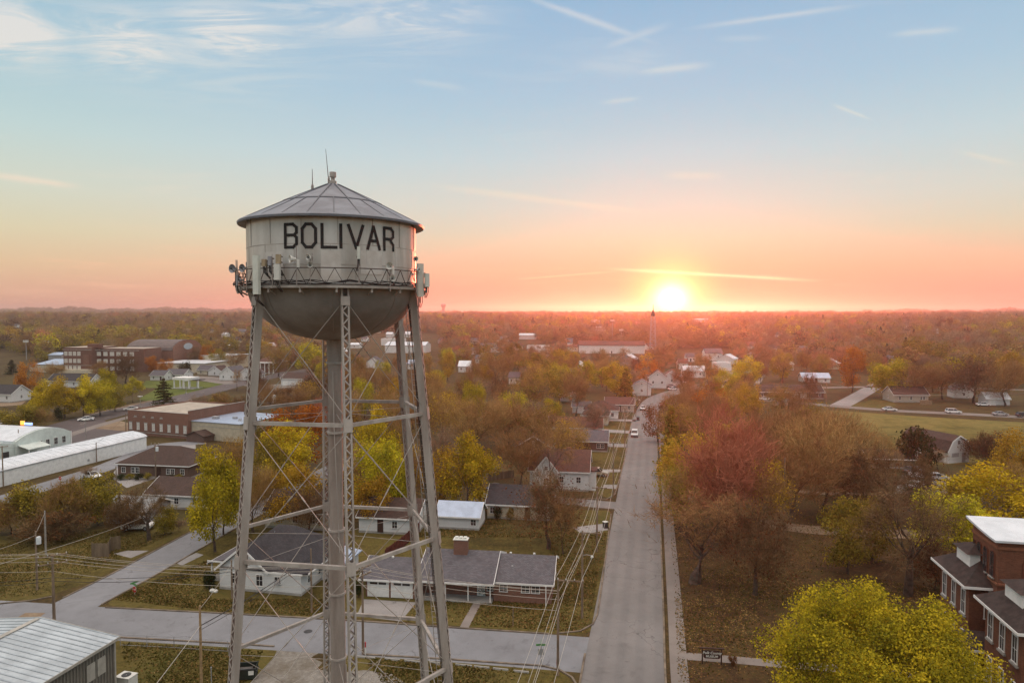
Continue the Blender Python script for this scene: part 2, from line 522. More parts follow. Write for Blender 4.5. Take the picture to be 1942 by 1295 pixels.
def road_mat(name, col, dark=0.7, crack=True, along=None):
    m = bpy.data.materials.new(name); m.use_nodes = True
    t = NT(m.node_tree); b = m.node_tree.nodes['Principled BSDF']
    co = t.new('ShaderNodeNewGeometry').outputs['Position']
    n1 = t.noise(co, 0.06, 5, .6); n2 = t.noise(co, 0.5, 5, .65); n3 = t.noise(co, 9, 3, .7)
    c = t.mix(t.smooth(n1, .35, .65), tuple(v * dark for v in col), col)
    c = t.mix(t.math('MULTIPLY', t.smooth(n2, .4, .7), .55), c, t.mix(1.0, c, (.78, .77, .76), 'MULTIPLY'))
    c = t.mix(t.math('MULTIPLY', t.smooth(n3, .4, .7), .4), c, t.mix(1.0, c, (1.25, 1.25, 1.25), 'MULTIPLY'))
    if along is not None:       # wheel tracks worn along the street
        lat = t.vmath('DOT_PRODUCT', co, tuple(along[0]))
        w = t.math('ABSOLUTE', t.math('SINE', t.math('MULTIPLY', t.math('SUBTRACT', lat, along[1]), math.pi / 1.9)))
        c = t.mix(t.math('MULTIPLY', t.smooth(w, .35, 1.0), t.math('MULTIPLY', n2, .9)), c, t.mix(1.0, c, (1.26, 1.24, 1.22), 'MULTIPLY'))
    st = t.smooth(t.noise(co, 0.22, 4, .7, 1.0), .58, .70)
    c = t.mix(t.math('MULTIPLY', st, .45), c, t.mix(1.0, c, (.62, .6, .6), 'MULTIPLY'))
    sp = t.smooth(t.noise(co, 1.6, 2, .5), .68, .74)
    c = t.mix(t.math('MULTIPLY', sp, .5), c, t.mix(1.0, c, (.5, .48, .47), 'MULTIPLY'))
    if crack:
        vo = t.new('ShaderNodeTexVoronoi', feature='DISTANCE_TO_EDGE'); vo.inputs['Scale'].default_value = 0.2
        wv = t.new('ShaderNodeTexNoise'); wv.inputs['Scale'].default_value = 0.7; t.put(wv.inputs['Vector'], co)
        vv = t.vmath('ADD', co, t.vmath('MULTIPLY', wv.outputs['Color'], (2.5, 2.5, 0)))
        t.put(vo.inputs['Vector'], vv)
        cr = t.math('MULTIPLY', t.smooth(vo.outputs['Distance'], 0.010, 0.003), t.smooth(n1, .45, .55))
        c = t.mix(t.math('MULTIPLY', cr, .5), c, (0.045, 0.04, 0.04))
    t.put(b.inputs['Base Color'], c); b.inputs['Roughness'].default_value = 0.85; b.inputs['Specular IOR Level'].default_value = 0.3
    MATS[name] = m
    return m


def emit_mat(name, col, k):
    if name in MATS:
        return MATS[name]
    m = bpy.data.materials.new(name); m.use_nodes = True
    b = m.node_tree.nodes['Principled BSDF']
    b.inputs['Base Color'].default_value = (*col, 1); b.inputs['Emission Color'].default_value = (*col, 1); b.inputs['Emission Strength'].default_value = k
    MATS[name] = m
    return m


def glass_mat():
    m = bpy.data.materials.new('window_glass'); m.use_nodes = True
    b = m.node_tree.nodes['Principled BSDF']
    t = NT(m.node_tree)
    t.put(b.inputs['Base Color'], t.mix(t.noise(t.new('ShaderNodeTexCoord').outputs['Object'], 1.5), (0.012, 0.013, 0.016), (0.05, 0.05, 0.055)))
    b.inputs['Roughness'].default_value = 0.12; b.inputs['Specular IOR Level'].default_value = 0.6
    MATS['glass'] = m
    return m


GLASS = glass_mat()
BLIND = mat('pale_window_blind', (0.62, 0.60, 0.55), .4, .15, 3)
WHITE = mat('white_paint', (0.78, 0.77, 0.75), .6, .06, 1.2)
CREAM = mat('cream_paint', (0.62, 0.55, 0.42), .7, .08, 1.0)
GREYP = mat('grey_paint', (0.34, 0.34, 0.35), .7, .1, 1.0)
BLUEG = mat('pale_green_paint', (0.60, 0.66, 0.63), .6, .06, .8)
TRIM = mat('white_trim', (0.80, 0.79, 0.77), .5, .04, 2)
BRICK = rows_mat('red_brick', (0.235, 0.085, 0.05), (0.30, 0.24, 0.20), 0.075, brick=.22, mortar=.12)
BRICKD = rows_mat('brown_brick', (0.15, 0.075, 0.05), (0.22, 0.18, 0.16), 0.075, brick=.22, mortar=.12)
BRICKM = rows_mat('museum_brick', (0.235, 0.086, 0.044), (0.17, 0.10, 0.075), 0.09, brick=.26, mortar=.12, var=.22)
SIDING = rows_mat('white_siding', (0.74, 0.74, 0.73), (0.52, 0.52, 0.53), 0.16, brick=6.0, mortar=.10, var=.05)
SIDINGB = rows_mat('beige_siding', (0.50, 0.44, 0.36), (0.34, 0.30, 0.25), 0.16, brick=6.0, mortar=.10, var=.06)
SIDINGG = rows_mat('grey_siding', (0.33, 0.33, 0.34), (0.22, 0.22, 0.23), 0.16, brick=6.0, mortar=.10, var=.06)
SH_GREY = rows_mat('grey_shingles', (0.165, 0.155, 0.172), (0.07, 0.068, 0.075), 0.16, axis='xy', brick=.35, mortar=.1, var=.2)
SH_DARK = rows_mat('charcoal_shingles', (0.075, 0.07, 0.078), (0.035, 0.033, 0.036), 0.16, axis='xy', brick=.35, mortar=.1, var=.25)
SH_BROWN = rows_mat('brown_shingles', (0.105, 0.065, 0.052), (0.05, 0.032, 0.028), 0.16, axis='xy', brick=.35, mortar=.1, var=.22)
SH_RED = rows_mat('red_brown_shingles', (0.155, 0.075, 0.058), (0.08, 0.04, 0.032), 0.16, axis='xy', brick=.35, mortar=.1, var=.2)
METAL_W = mat('white_metal_roofing', (0.64, 0.67, 0.71), .4, .07, .5, metal=0.0, spec=.5)
METAL_B = mat('pale_blue_metal_roofing', (0.38, 0.46, 0.60), .35, .08, .6, metal=0.15, spec=.5)
METAL_G = mat('galvanised_sheet', (0.30, 0.32, 0.33), .45, .12, .7, metal=0.3, spec=.5)
WOOD = mat('weathered_wood', (0.20, 0.15, 0.105), .9, .2, 1.5, streak=True, bump=.2)
POLE = mat('pole_wood', (0.24, 0.175, 0.125), .9, .2, 3, streak=True, bump=.2)
DARKW = mat('dark_stained_wood', (0.055, 0.028, 0.02), .7, .15, 2)
CONC = mat('pale_concrete', (0.36, 0.345, 0.32), .9, .12, .8, bump=.15)
IRON = mat('dark_iron', (0.05, 0.05, 0.052), .6, .15, 3)
WIREM = mat('wire_metal', (0.42, 0.38, 0.33), .5, .1, 3)
CABLEM = mat('black_cable', (0.035, 0.033, 0.034), .7, .1, 3)
BARK = mat('bark', (0.085, 0.062, 0.048), .95, .25, 2.5, bump=.4, bscale=8)
PLASTIC = mat('pale_plastic', (0.68, 0.68, 0.64), .5, .05, 1.5)

# ================================================================== THE GROUND
GRASS = ground_mat('dry_grass_ground', [(0.045, 0.032, 0.016), (0.065, 0.047, 0.02), (0.085, 0.064, 0.026), (0.06, 0.055, 0.02)], .03, .9, litter=(0.13, 0.072, 0.032))
LAWN = ground_mat('lawn_grass', [(0.045, 0.037, 0.011), (0.08, 0.064, 0.018), (0.118, 0.094, 0.028), (0.07, 0.068, 0.017)], .05, 1.3, litter=(0.16, 0.11, 0.04))
LAWNG = ground_mat('green_lawn_grass', [(0.06, 0.085, 0.018), (0.10, 0.12, 0.028), (0.13, 0.15, 0.035)], .05, 1.0, speck=.25)
LITTER = ground_mat('leaf_strewn_ground', [(0.04, 0.024, 0.013), (0.058, 0.035, 0.017), (0.075, 0.048, 0.02), (0.06, 0.05, 0.018)], .06, 1.1, litter=(0.14, 0.075, 0.034))
FIELD = ground_mat('hay_field_grass', [(0.09, 0.08, 0.022), (0.15, 0.122, 0.034), (0.20, 0.155, 0.05), (0.115, 0.112, 0.03)], .02, .5, speck=.3)
GRAVEL = ground_mat('pale_gravel', [(0.15, 0.13, 0.105), (0.235, 0.22, 0.20), (0.29, 0.272, 0.25)], .08, 2.0, speck=.3, litter=(0.15, 0.12, 0.08))
TAN = ground_mat('tan_dirt', [(0.17, 0.12, 0.08), (0.24, 0.175, 0.12), (0.28, 0.22, 0.155)], .08, 1.5, speck=.25)
ASPH = road_mat('worn_asphalt', (0.198, 0.188, 0.185), .80, along=(tuple(VX), -1.0))
ASPH2 = road_mat('cross_street_asphalt', (0.228, 0.232, 0.25), .82)
ASPHD = road_mat('dark_asphalt', (0.115, 0.095, 0.095), .8, crack=False)
PAVE = road_mat('sidewalk_concrete', (0.225, 0.195, 0.178), .8, crack=False)
DRIVE = road_mat('driveway_concrete', (0.30, 0.285, 0.28), .8)
KERBM = mat('kerb_concrete', (0.20, 0.16, 0.12), .9, .25, .6)
YLINE = mat('road_line_paint', (0.42, 0.40, 0.36), .8, .25, 2)


def build_ground():
    rings = [0, 20, 45, 80, 130, 200, 300, 430, 600, 800, 1000, 1200, 1400, 1700, 2000, 2400, 2800, 3200, 3600, 4000, 4400, 4800, 5200, 5700, 6400]
    n = 240
    vs = [(0, 0, 0)]; fs = []
    for r in rings[1:]:
        for k in range(n):
            a = 2 * math.pi * k / n
            x, y = r * math.sin(a), r * math.cos(a)
            vs.append((x, y, terr(x, y)))
    for k in range(n):
        fs.append((0, 1 + (k + 1) % n, 1 + k))
    for i in range(len(rings) - 2):
        for k in range(n):
            k2 = (k + 1) % n
            fs.append((1 + i * n + k, 1 + i * n + k2, 1 + (i + 1) * n + k2, 1 + (i + 1) * n + k))
    mb = MB().add(vs, fs)
    setting(mb.build('ground', GRASS, smooth=True))


build_ground()


def poly2(pts, n=10):
    """smooth a centre line (Catmull-Rom) through points"""
    p = [Vector(q) for q in pts]
    if len(p) < 3:
        return p
    p = [p[0] * 2 - p[1]] + p + [p[-1] * 2 - p[-2]]
    out = []
    for i in range(1, len(p) - 2):
        for k in range(n):
            t = k / n
            a, b, c, d = p[i - 1], p[i], p[i + 1], p[i + 2]
            out.append(0.5 * ((2 * b) + (c - a) * t + (2 * a - 5 * b + 4 * c - d) * t * t + (3 * b - a - 3 * c + d) * t ** 3))
    out.append(p[-2])
    return out


ROADS = []      # (points, half width) kept clear of trees


def side(pts, off):
    out = []
    for i, p in enumerate(pts):
        d = pts[min(i + 1, len(pts) - 1)] - pts[max(i - 1, 0)]
        d.z = 0; d.normalize()
        out.append(p + Vector((d.y, -d.x, 0)) * off)
    return out


def strip(name, px, width, z, m, raw=False, clear=True, smooth=True):
    pts = [Vector(p) for p in px] if raw else [G(*p) for p in px]
    pts = poly2(pts) if smooth else pts
    l, r = side(pts, -width / 2), side(pts, width / 2)
    vs = [(p.x, p.y, terr(p.x, p.y) + z) for p in l] + [(p.x, p.y, terr(p.x, p.y) + z) for p in r]
    n = len(l)
    mb = MB().add(vs, [(i, i + n, i + n + 1, i + 1) for i in range(n - 1)])
    if clear:
        ROADS.append((pts, width / 2))
    setting(mb.build(name, m))
    return pts


def patch(name, px, z, m, raw=False, clear=False):
    pts = [Vector(p) for p in px] if raw else [G(*p) for p in px]
    mb = MB().add([(p.x, p.y, z) for p in pts], [tuple(range(len(pts)))])
    if clear:
        CLEAR.append([(p.x, p.y) for p in pts])
    return setting(mb.build(name, m))


CLEAR = []


def rounded(px, rads):
    """ground polygon with rounded corners: rads gives the corner radius in metres (0 = sharp)"""
    P = [G(*p) for p in px]; out = []
    n = len(P)
    for i in range(n):
        a, b, c = P[i - 1], P[i], P[(i + 1) % n]
        r = rads[i]
        if r <= 0:
            out.append(b); continue
        u = (a - b).normalized(); v = (c - b).normalized()
        ang = u.angle(v)
        t = min(r / math.tan(ang / 2), (a - b).length * .49, (c - b).length * .49)
        for k in range(9):
            s = k / 8
            out.append((b + u * t) * (1 - s) ** 2 + b * 2 * s * (1 - s) + (b + v * t) * s * s)
    return out


def block(name, px, rads, z, m, kerb=(), name_k='kerb'):
    """a grassed block with kerb stones along it, raised a little over the road"""
    pts = rounded(px, rads)
    mb = MB().add([(p.x, p.y, z) for p in pts], [tuple(range(len(pts)))])
    setting(mb.build(name, m))
    return pts


def kerb(pts, w=0.2, h=0.12, closed=False):
    pts = [Vector((p.x, p.y, 0)) for p in pts]
    l, r = side(pts, -w / 2), side(pts, w / 2)
    vs = []; fs = []
    for a, b in zip(l, r):
        vs += [(a.x, a.y, 0.0), (a.x, a.y, h), (b.x, b.y, h), (b.x, b.y, 0.0)]
    for i in range(len(pts) - 1):
        o = i * 4
        for k in range(3):
            fs.append((o + k, o + k + 1, o + k + 5, o + k + 4))
    fs += [(0, 1, 2, 3), (len(vs) - 1, len(vs) - 2, len(vs) - 3, len(vs) - 4)]
    setting(MB().add(vs, fs).build('kerb', KERBM))


# ---- streets -------------------------------------------------------
MAIN = strip('long_street', [(1150, 2600), (1171, 1600), (1181, 1295), (1192, 1160), (1202, 1037), (1213, 900), (1219, 825), (1226, 785), (1243, 758), (1280, 743), (1330, 731), (1372, 718), (1395, 700), (1400, 684)], 7.8, 0.020, ASPH)
CROSS = strip('cross_street', [(-500, 1135), (-60, 1163), (225, 1182), (450, 1195), (860, 1221), (1060, 1236), (1192, 1247)], 7.4, 0.012, ASPH2)
SIDE = strip('diagonal_street', [(70, 1185), (160, 1138), (256, 1088), (338, 1042), (420, 997), (495, 960), (580, 916), (675, 867)], 5.9, 0.016, ASPH2)
strip('side_lane', [(1215, 962), (1150, 957), (1085, 951), (1000, 942)], 4.6, 0.016, ASPH)
strip('highway', [(-160, 905), (-20, 856), (80, 823), (160, 798), (245, 777), (300, 765), (350, 753), (400, 741), (450, 728), (520, 713), (600, 700), (700, 690)], 12.5, 0.03, ASPHD)
strip('highway_edge', [(-160, 893), (-20, 846), (80, 814), (160, 790), (240, 770), (290, 759)], 2.4, 0.022, TAN, clear=False)
strip('highway_pavement', [(120, 829), (180, 809), (240, 792), (300, 776), (352, 762), (372, 757)], 3.4, 0.036, PAVE, clear=False)
for k in range(9):
    q = G(60 + k * 46, 829 - k * 46 * .262)
    dq = (G(61 + k * 46, 829 - (k * 46 + 1) * .262) - q).normalized()
    strip('lane_marking', [q, q + dq * 3.2], .22, 0.045, YLINE, raw=True, clear=False, smooth=False)
strip('alley', [(-120, 985), (-30, 958), (60, 930), (140, 905), (200, 886), (245, 868), (300, 846), (390, 838)], 6.0, 0.02, ASPH2)
strip('field_road', [(1330, 752), (1440, 758), (1560, 768), (1687, 778), (1808, 784), (1960, 792), (2200, 806)], 6.5, 0.02, PAVE)
strip('farm_drive', [(1592, 770), (1622, 754), (1650, 738), (1666, 728)], 7.0, 0.016, DRIVE)
strip('far_street', [(1560, 735), (1700, 733), (1800, 735), (1960, 740)], 5.0, 0.016, PAVE)
strip('park_street', [(370, 716), (400, 722), (440, 728)], 7, 0.034, PAVE)
strip('school_street', [(365, 714), (400, 716), (460, 727), (520, 742), (570, 752)], 6, 0.026, PAVE)
strip('wood_lane', [(1440, 990), (1520, 1002), (1600, 1008), (1700, 1012), (1790, 1012)], 4.5, 0.016, TAN)
strip('wood_path', [(1470, 925), (1540, 934), (1620, 936), (1690, 938)], 2.0, 0.016, TAN)
# ---- pavements, drives -------------------------------------------
edge_r = side(MAIN[:78], 5.35)
strip('sidewalk', [p for p in edge_r], 1.7, 0.024, PAVE, raw=True, clear=False, smooth=False)
strip('museum_path', [(1288, 1243), (1380, 1250), (1470, 1258), (1600, 1268), (1760, 1282)], 1.5, 0.028, PAVE, clear=False)
patch('garage_drive', [(676, 1168), (690, 1136), (790, 1142), (760, 1178)], 0.026, DRIVE)
strip('front_walk', [(880, 1190), (897, 1158), (914, 1131)], 1.0, 0.024, PAVE, clear=False)
patch('gravel_yard', [(400, 1400), (470, 1300), (500, 1268), (518, 1250), (526, 1230), (608, 1236), (590, 1246), (612, 1256), (600, 1268), (640, 1276), (690, 1270), (742, 1277), (770, 1296), (830, 1420)], 0.010, GRAVEL)
patch('road_patch', [(20, 1178), (48, 1162), (86, 1162), (62, 1180)], 0.03, TAN)
patch('parking_lot', [(60, 868), (132, 818), (196, 797), (244, 818), (236, 838), (160, 858)], 0.012, ASPHD, clear=True)
patch('tan_lot', [(172, 812), (222, 796), (246, 803), (242, 818)], 0.018, TAN)
patch('brick_house_lot', [(210, 905), (232, 868), (300, 846), (370, 835), (372, 858), (300, 905), (240, 925)], 0.009, DRIVE)
patch('side_drive', [(1085, 1000), (1150, 992), (1153, 1005), (1105, 1013)], 0.02, DRIVE)
patch('side_drive', [(1112, 838), (1190, 842), (1190, 848), (1110, 846)], 0.02, DRIVE)
patch('side_drive', [(1112, 890), (1177, 890), (1176, 895), (1112, 896)], 0.02, DRIVE)
patch('side_drive', [(1135, 813), (1198, 817), (1198, 822), (1132, 819)], 0.02, DRIVE)
patch('side_drive', [(1150, 794), (1206, 796), (1206, 799), (1150, 798)], 0.02, DRIVE)
patch('side_drive', [(1145, 919), (1172, 919), (1169, 927), (1143, 926)], 0.02, DRIVE)
patch('corner_drive', [(215, 1050), (240, 1044), (282, 1044), (248, 1058)], 0.02, DRIVE)
patch('white_house_drive', [(330, 1066), (372, 1048), (386, 1052), (345, 1072)], 0.02, DRIVE)
patch('house_yard', [(886, 955), (920, 925), (985, 925), (975, 965)], 0.014, GRAVEL)
patch('far_drive', [(1465, 768), (1478, 755), (1504, 755), (1500, 770)], 0.014, DRIVE)
patch('car_park', [(1695, 935), (1712, 898), (1790, 898), (1800, 940)], 0.014, GRAVEL, clear=True)
patch('school_lot', [(495, 730), (560, 727), (600, 742), (560, 748), (490, 745)], 0.014, GRAVEL, clear=True)
patch('warehouse_lot', [(1080, 690), (1085, 672), (1240, 672), (1235, 692)], 0.014, GRAVEL, clear=True)
patch('town_lot', [(640, 690), (640, 660), (830, 660), (830, 690)], 0.012, TAN, clear=True)
patch('far_lot', [(1395, 722), (1400, 708), (1432, 700), (1452, 712), (1440, 730)], 0.012, GRAVEL, clear=True)
# ---- grass ---------------------------------------------------------
ranch = block('corner_lawn', [(640, 1168), (1128, 1207), (1158, 968), (880, 960), (640, 1010)], [0, 3.5, 1.0, 0, 0], 0.006, LAWN)
block('corner_lawn', [(190, 1148), (420, 1163), (640, 1174), (640, 1010), (462, 996), (372, 1044)], [2.5, 0, 0, 0, 0, 0], 0.005, LAWN)
block('corner_lawn', [(-200, 1152), (70, 1136), (170, 1104), (300, 1036), (380, 996), (240, 1000), (-200, 1030)], [0, 0, 3, 0, 0, 0, 0], 0.006, LAWN)
block('tower_lawn', [(200, 1206), (430, 1219), (560, 1226), (500, 1400), (150, 1400)], [0, 0, 0, 0, 0], 0.006, LAWN)
block('tower_lawn', [(640, 1238), (860, 1254), (1075, 1270), (1120, 1400), (760, 1400)], [0, 0, 3, 0, 0], 0.006, LAWN)
block('verge', [(1130, 937), (1160, 946), (1205, 805), (1150, 795), (1080, 905)], [0, 1, 0, 0, 0], 0.007, LAWN)
patch('museum_lawn', [(1290, 1450), (1272, 1000), (1300, 920), (1560, 905), (1900, 1000), (1960, 1450)], 0.006, LITTER)
patch('field', [(1500, 785), (1580, 778), (1690, 786), (1800, 793), (1980, 803), (1990, 880), (1760, 880), (1600, 860)], 0.010, FIELD, clear=True)
patch('field', [(1680, 752), (1600, 770), (1690, 776), (1700, 768)], 0.009, LAWN)
patch('park_lawn', [(262, 757), (300, 735), (370, 722), (440, 729), (400, 741), (340, 756), (300, 765)], 0.010, LAWNG, clear=True)
patch('park_lawn', [(268, 735), (276, 722), (350, 716), (368, 722), (300, 736)], 0.010, LAWNG, clear=True)
patch('sports_field', [(-60, 715), (-20, 684), (62, 678), (78, 690), (20, 705)], 0.010, LAWNG, clear=True)
patch('bare_strip', [(-20, 772), (-20, 762), (60, 752), (40, 768)], 0.010, TAN)
# ---- kerbs ----------------------------------------------------------
kerb(side(MAIN[:70], -3.98)[:24]); kerb(side(MAIN[:80], 4.0))
kerb([G(*p) for p in [(200, 1152), (420, 1163), (640, 1175), (870, 1191), (1040, 1202)]])
kerb([G(*p) for p in [(1060, 1201), (1100, 1197), (1124, 1184), (1133, 1165), (1140, 1120), (1150, 1045), (1159, 975)]])
kerb(side(SIDE[10:60], -3.05)); kerb([G(*p) for p in [(-60, 1147), (0, 1145), (60, 1139), (100, 1131)]])
kerb([G(*p) for p in [(228, 1209), (430, 1220), (520, 1226)]])
kerb([G(*p) for p in [(690, 1241), (860, 1251), (1030, 1263), (1062, 1271), (1085, 1285), (1100, 1310), (1108, 1360)]])
kerb(side(SIDE[9:60], 3.05))
kerb([G(*p) for p in [(1095, 945), (1150, 947), (1166, 938), (1176, 905), (1190, 850)]])

# ================================================================== WATER TOWER
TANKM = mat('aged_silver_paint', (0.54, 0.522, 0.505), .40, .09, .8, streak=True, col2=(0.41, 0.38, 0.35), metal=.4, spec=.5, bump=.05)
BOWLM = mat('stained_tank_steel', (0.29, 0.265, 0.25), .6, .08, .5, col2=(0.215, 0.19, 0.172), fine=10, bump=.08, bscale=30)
STEELM = mat('grey_steel_paint', (0.42, 0.385, 0.355), .65, .12, 1.2, streak=True, col2=(0.32, 0.28, 0.25))
PIPEM = mat('riser_steel', (0.33, 0.285, 0.255), .7, .12, 1.0, streak=True, col2=(0.23, 0.185, 0.16), bump=.1)
RUST = mat('dark_rusty_steel', (0.10, 0.075, 0.062), .8, .25, 3)
LETTER = mat('black_letter_paint', (0.022, 0.02, 0.02), .7, .2, 4)
TROOF = mat('blue_grey_roof_paint', (0.20, 0.215, 0.25), .5, .1, .8, col2=(0.155, 0.163, 0.19), bump=.05)
PATCHM = mat('repainted_patch', (0.58, 0.555, 0.525), .6, .06, 1.2, col2=(0.50, 0.465, 0.43))

TD = 42.0
TX = -10.92
A0 = rad(20.9)                     # bearing of the leg that stands nearest the camera
TZ = EYE                           # heights below are from the ground


def leg_r(z):                      # radius of the leg circle at height z
    return 5.05 + (36.0 - z) * 0.0885


def leg_p(k, z):
    a = A0 + k * math.pi / 3
    r = leg_r(z)
    return Vector((r * math.sin(a), -r * math.cos(a), z))


def build_tower():
    T = thing('water_tower', 'tall silver water tower lettered in black on six lattice legs', 'water tower', (TX, TD, 0))
    R = 4.98
    ZB, ZR = 36.35, 40.4           # foot and head of the upright tank wall
    # ---- tank wall
    mb = MB()
    mb.lathe([(R, ZB), (R, ZB + 1.25), (R + .012, ZB + 1.26), (R + .012, ZB + 2.35), (R, ZB + 2.36), (R, ZR)], 96)
    tank = mb.build('tank', TANKM, T, smooth=True)
    seams = MB()
    for z in (ZB + 1.255, ZB + 2.355):
        seams.lathe([(R + .005, z - .02), (R + .022, z - .02), (R + .022, z + .02), (R + .005, z + .02)], 96)
    for k in range(16):
        a = 2 * math.pi * k / 16 + .1
        x, y = math.cos(a), math.sin(a)
        for z0, z1, da in ((ZB, ZB + 1.2, 0), (ZB + 1.3, ZB + 2.3, .12), (ZB + 2.4, ZR, .2)):
            xx, yy = math.cos(a + da), math.sin(a + da)
            seams.beam(((R + .006) * xx, (R + .006) * yy, z0), ((R + .006) * xx, (R + .006) * yy, z1), .03, .03)
    seams.build('seam', STEELM, tank)
    # lighter repainted squares on the wall
    def arc_panel(px0, px1, z0, z1, r):
        m2 = MB(); n = 8
        a0, a1 = wall_angle(px0, z0), wall_angle(px1, z0)
        vs = []
        for i in range(n + 1):
            a = a0 + (a1 - a0) * i / n
            for z in (z0, z1):
                vs.append((r * math.sin(a), -r * math.cos(a), z))
        m2.add(vs, [(2 * i, 2 * i + 2, 2 * i + 3, 2 * i + 1) for i in range(n)])
        return m2
    for p0, p1, z0, z1 in ((609, 647, 36.62, 38.35), (684, 724, 37.1, 38.4), (500, 537, 37.3, 38.3)):
        arc_panel(p0, p1, z0, z1, R + .024).build('repainted_patch', PATCHM, tank)
    # ---- lettering: strokes wrapped round the wall
    W, H = 0.76, 1.23
    GL = {
        'B': (.66, [[(0, 0), (0, 1)], [(0, 1), (.7, 1), (1, .86), (1, .64), (.8, .53)], [(0, .53), (.8, .53)], [(.8, .53), (1, .42), (1, .14), (.7, 0), (0, 0)]]),
        'O': (.72, [[(.28, 0), (0, .2), (0, .8), (.28, 1), (.72, 1), (1, .8), (1, .2), (.72, 0), (.28, 0)]]),
        'L': (.74, [[(0, 1), (0, 0), (1, 0)]]),
        'I': (.0, [[(0, 0), (0, 1)]]),
        'V': (.80, [[(0, 1), (.52, 0), (1, 1)]]),
        'A': (.74, [[(0, 0), (.48, 1), (1, 0)], [(.2, .36), (.81, .36)]]),
        'R': (.66, [[(0, 0), (0, 1)], [(0, 1), (.75, 1), (1, .86), (1, .62), (.75, .5), (0, .5)], [(.6, .5), (1, .25), (1, 0)]]),
    }
    mb = MB(); st = .165
    zb = ZB + 2.16
    starts = {0: 541.5, 1: 573.5, 2: 611, 3: 646.5, 4: 661, 5: 697, 6: 728.5}
    for i, ch in enumerate('BOLIVAR'):
        w, strokes = GL[ch]
        a0 = wall_angle(starts[i], 38.5)
        for s in strokes:
            P = [(x * w, y * H) for x, y in s]
            for (x0, y0), (x1, y1) in zip(P[:-1], P[1:]):
                dx, dy = x1 - x0, y1 - y0
                ln = math.hypot(dx, dy); ux, uy = dx / ln, dy / ln
                n = max(1, int(ln / .12)); e = st * .38
                nx, ny = -uy * st / 2, ux * st / 2
                vs = []
                for k in range(n + 1):
                    t = -e + (ln + 2 * e) * k / n
                    cx, cy_ = x0 + ux * t, y0 + uy * t
                    for sg in (-1, 1):
                        xx, zz = cx + sg * nx, cy_ + sg * ny
                        a = a0 + xx / R
                        vs.append(((R + .03) * math.sin(a), -(R + .03) * math.cos(a), zb + zz))
                mb.add(vs, [(2 * k, 2 * k + 2, 2 * k + 3, 2 * k + 1) for k in range(n)])
    mb.build('lettering', LETTER, tank)
    # ---- bowl
    prof = []
    for k in range(15):
        a = (math.pi / 2) * k / 14
        prof.append((max(.42, (R - .02) * math.cos(a)), ZB - 3.05 * math.sin(a)))
    prof = [(R - .02, ZB)] + prof[1:]
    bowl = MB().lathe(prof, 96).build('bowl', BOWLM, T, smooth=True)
    sm = MB()
    for k in range(8):
        a = 2 * math.pi * (k + .3) / 8
        pts = [((p[0] + .012) * math.cos(a), (p[0] + .012) * math.sin(a), p[1] - .008) for p in prof]
        pts = [Vector(p) for p in pts]
        sm.tube(pts, .013, 4)
    sm.build('seam', PIPEM, bowl)
    # ---- roof
    RR, ZE, ZT = 5.47, 40.29, 42.85
    roof = MB().lathe([(RR, ZE - .16), (RR + .03, ZE - .04), (RR - .06, ZE + .04), (3.0, ZE + 1.22), (2.9, ZE + 1.30), (.35, ZT - .1), (0.0, ZT + .05)], 72).build('roof', TROOF, T, smooth=True)
    MB().lathe([(RR - .02, ZE - .17), (R - .05, ZE - .02), (R - .05, ZR + .1)], 72).build('eave_soffit', STEELM, roof)
    sm = MB()
    for k in range(24):
        a = 2 * math.pi * k / 24
        c, s = math.cos(a), math.sin(a)
        sm.beam(((RR - .1) * c, (RR - .1) * s, ZE + .045), (3.0 * c, 3.0 * s, ZE + 1.235), .06, .05)
        if k % 2 == 0:
            sm.beam((2.95 * c, 2.95 * s, ZE + 1.285), (.4 * c, .4 * s, ZT - .085), .06, .05)
    sm.lathe([(3.02, ZE + 1.20), (3.02, ZE + 1.26), (2.88, ZE + 1.32)], 72)
    sm.build('standing_seam', mat('roof_seam', (0.12, 0.126, 0.145), .6, .1, 2), roof)
    MB().lathe([(.22, ZT - .06), (.22, ZT + .12), (.12, ZT + .18), (.12, ZT + .34), (.2, ZT + .36), (.2, ZT + .66), (0, ZT + .68)], 16).build('roof_vent', STEELM, roof, smooth=True)
    # ---- balcony
    zb0, zb1 = ZB + .12, ZB + 1.02
    RB = 5.62
    fl = MB().lathe([(R - .01, zb0 - .16), (RB, zb0 - .16), (RB, zb0 - .02), (R - .01, zb0 - .02)], 72)
    bal = fl.build('balcony', STEELM, T)
    rail = MB()
    n = 36
    for z, w in ((zb1, .06), (zb0 + .02, .07), (zb0 + .22, .03)):
        rail.tube([Vector((RB * math.cos(2 * math.pi * k / 72), RB * math.sin(2 * math.pi * k / 72), z)) for k in range(73)], w / 2, 5)
    for k in range(n):
        a, b = 2 * math.pi * k / n, 2 * math.pi * (k + .5) / n
        c = 2 * math.pi * (k + 1) / n
        p = lambda t, z: (RB * math.cos(t), RB * math.sin(t), z)
        rail.beam(p(a, zb0), p(b, zb1), .03, .03); rail.beam(p(b, zb1), p(c, zb0), .03, .03)
        if k % 2 == 0:
            rail.beam(p(a, zb0 - .02), p(a, zb0 + .22), .03, .03)
    rail.build('railing', RUST, bal)
    for k in range(18):
        a = 2 * math.pi * (k + .3) / 18
        c, s = math.cos(a), math.sin(a)
        br = MB().box(((RB - .12) * c, (RB - .12) * s, zb0 - .28), (.1, .1, .24))
        br.beam((R * c, R * s, zb0 - .5), (RB * c, RB * s, zb0 - .16), .05, .05)
        br.build('bracket', STEELM, bal)
    cab = MB(); rng = random.Random(3)
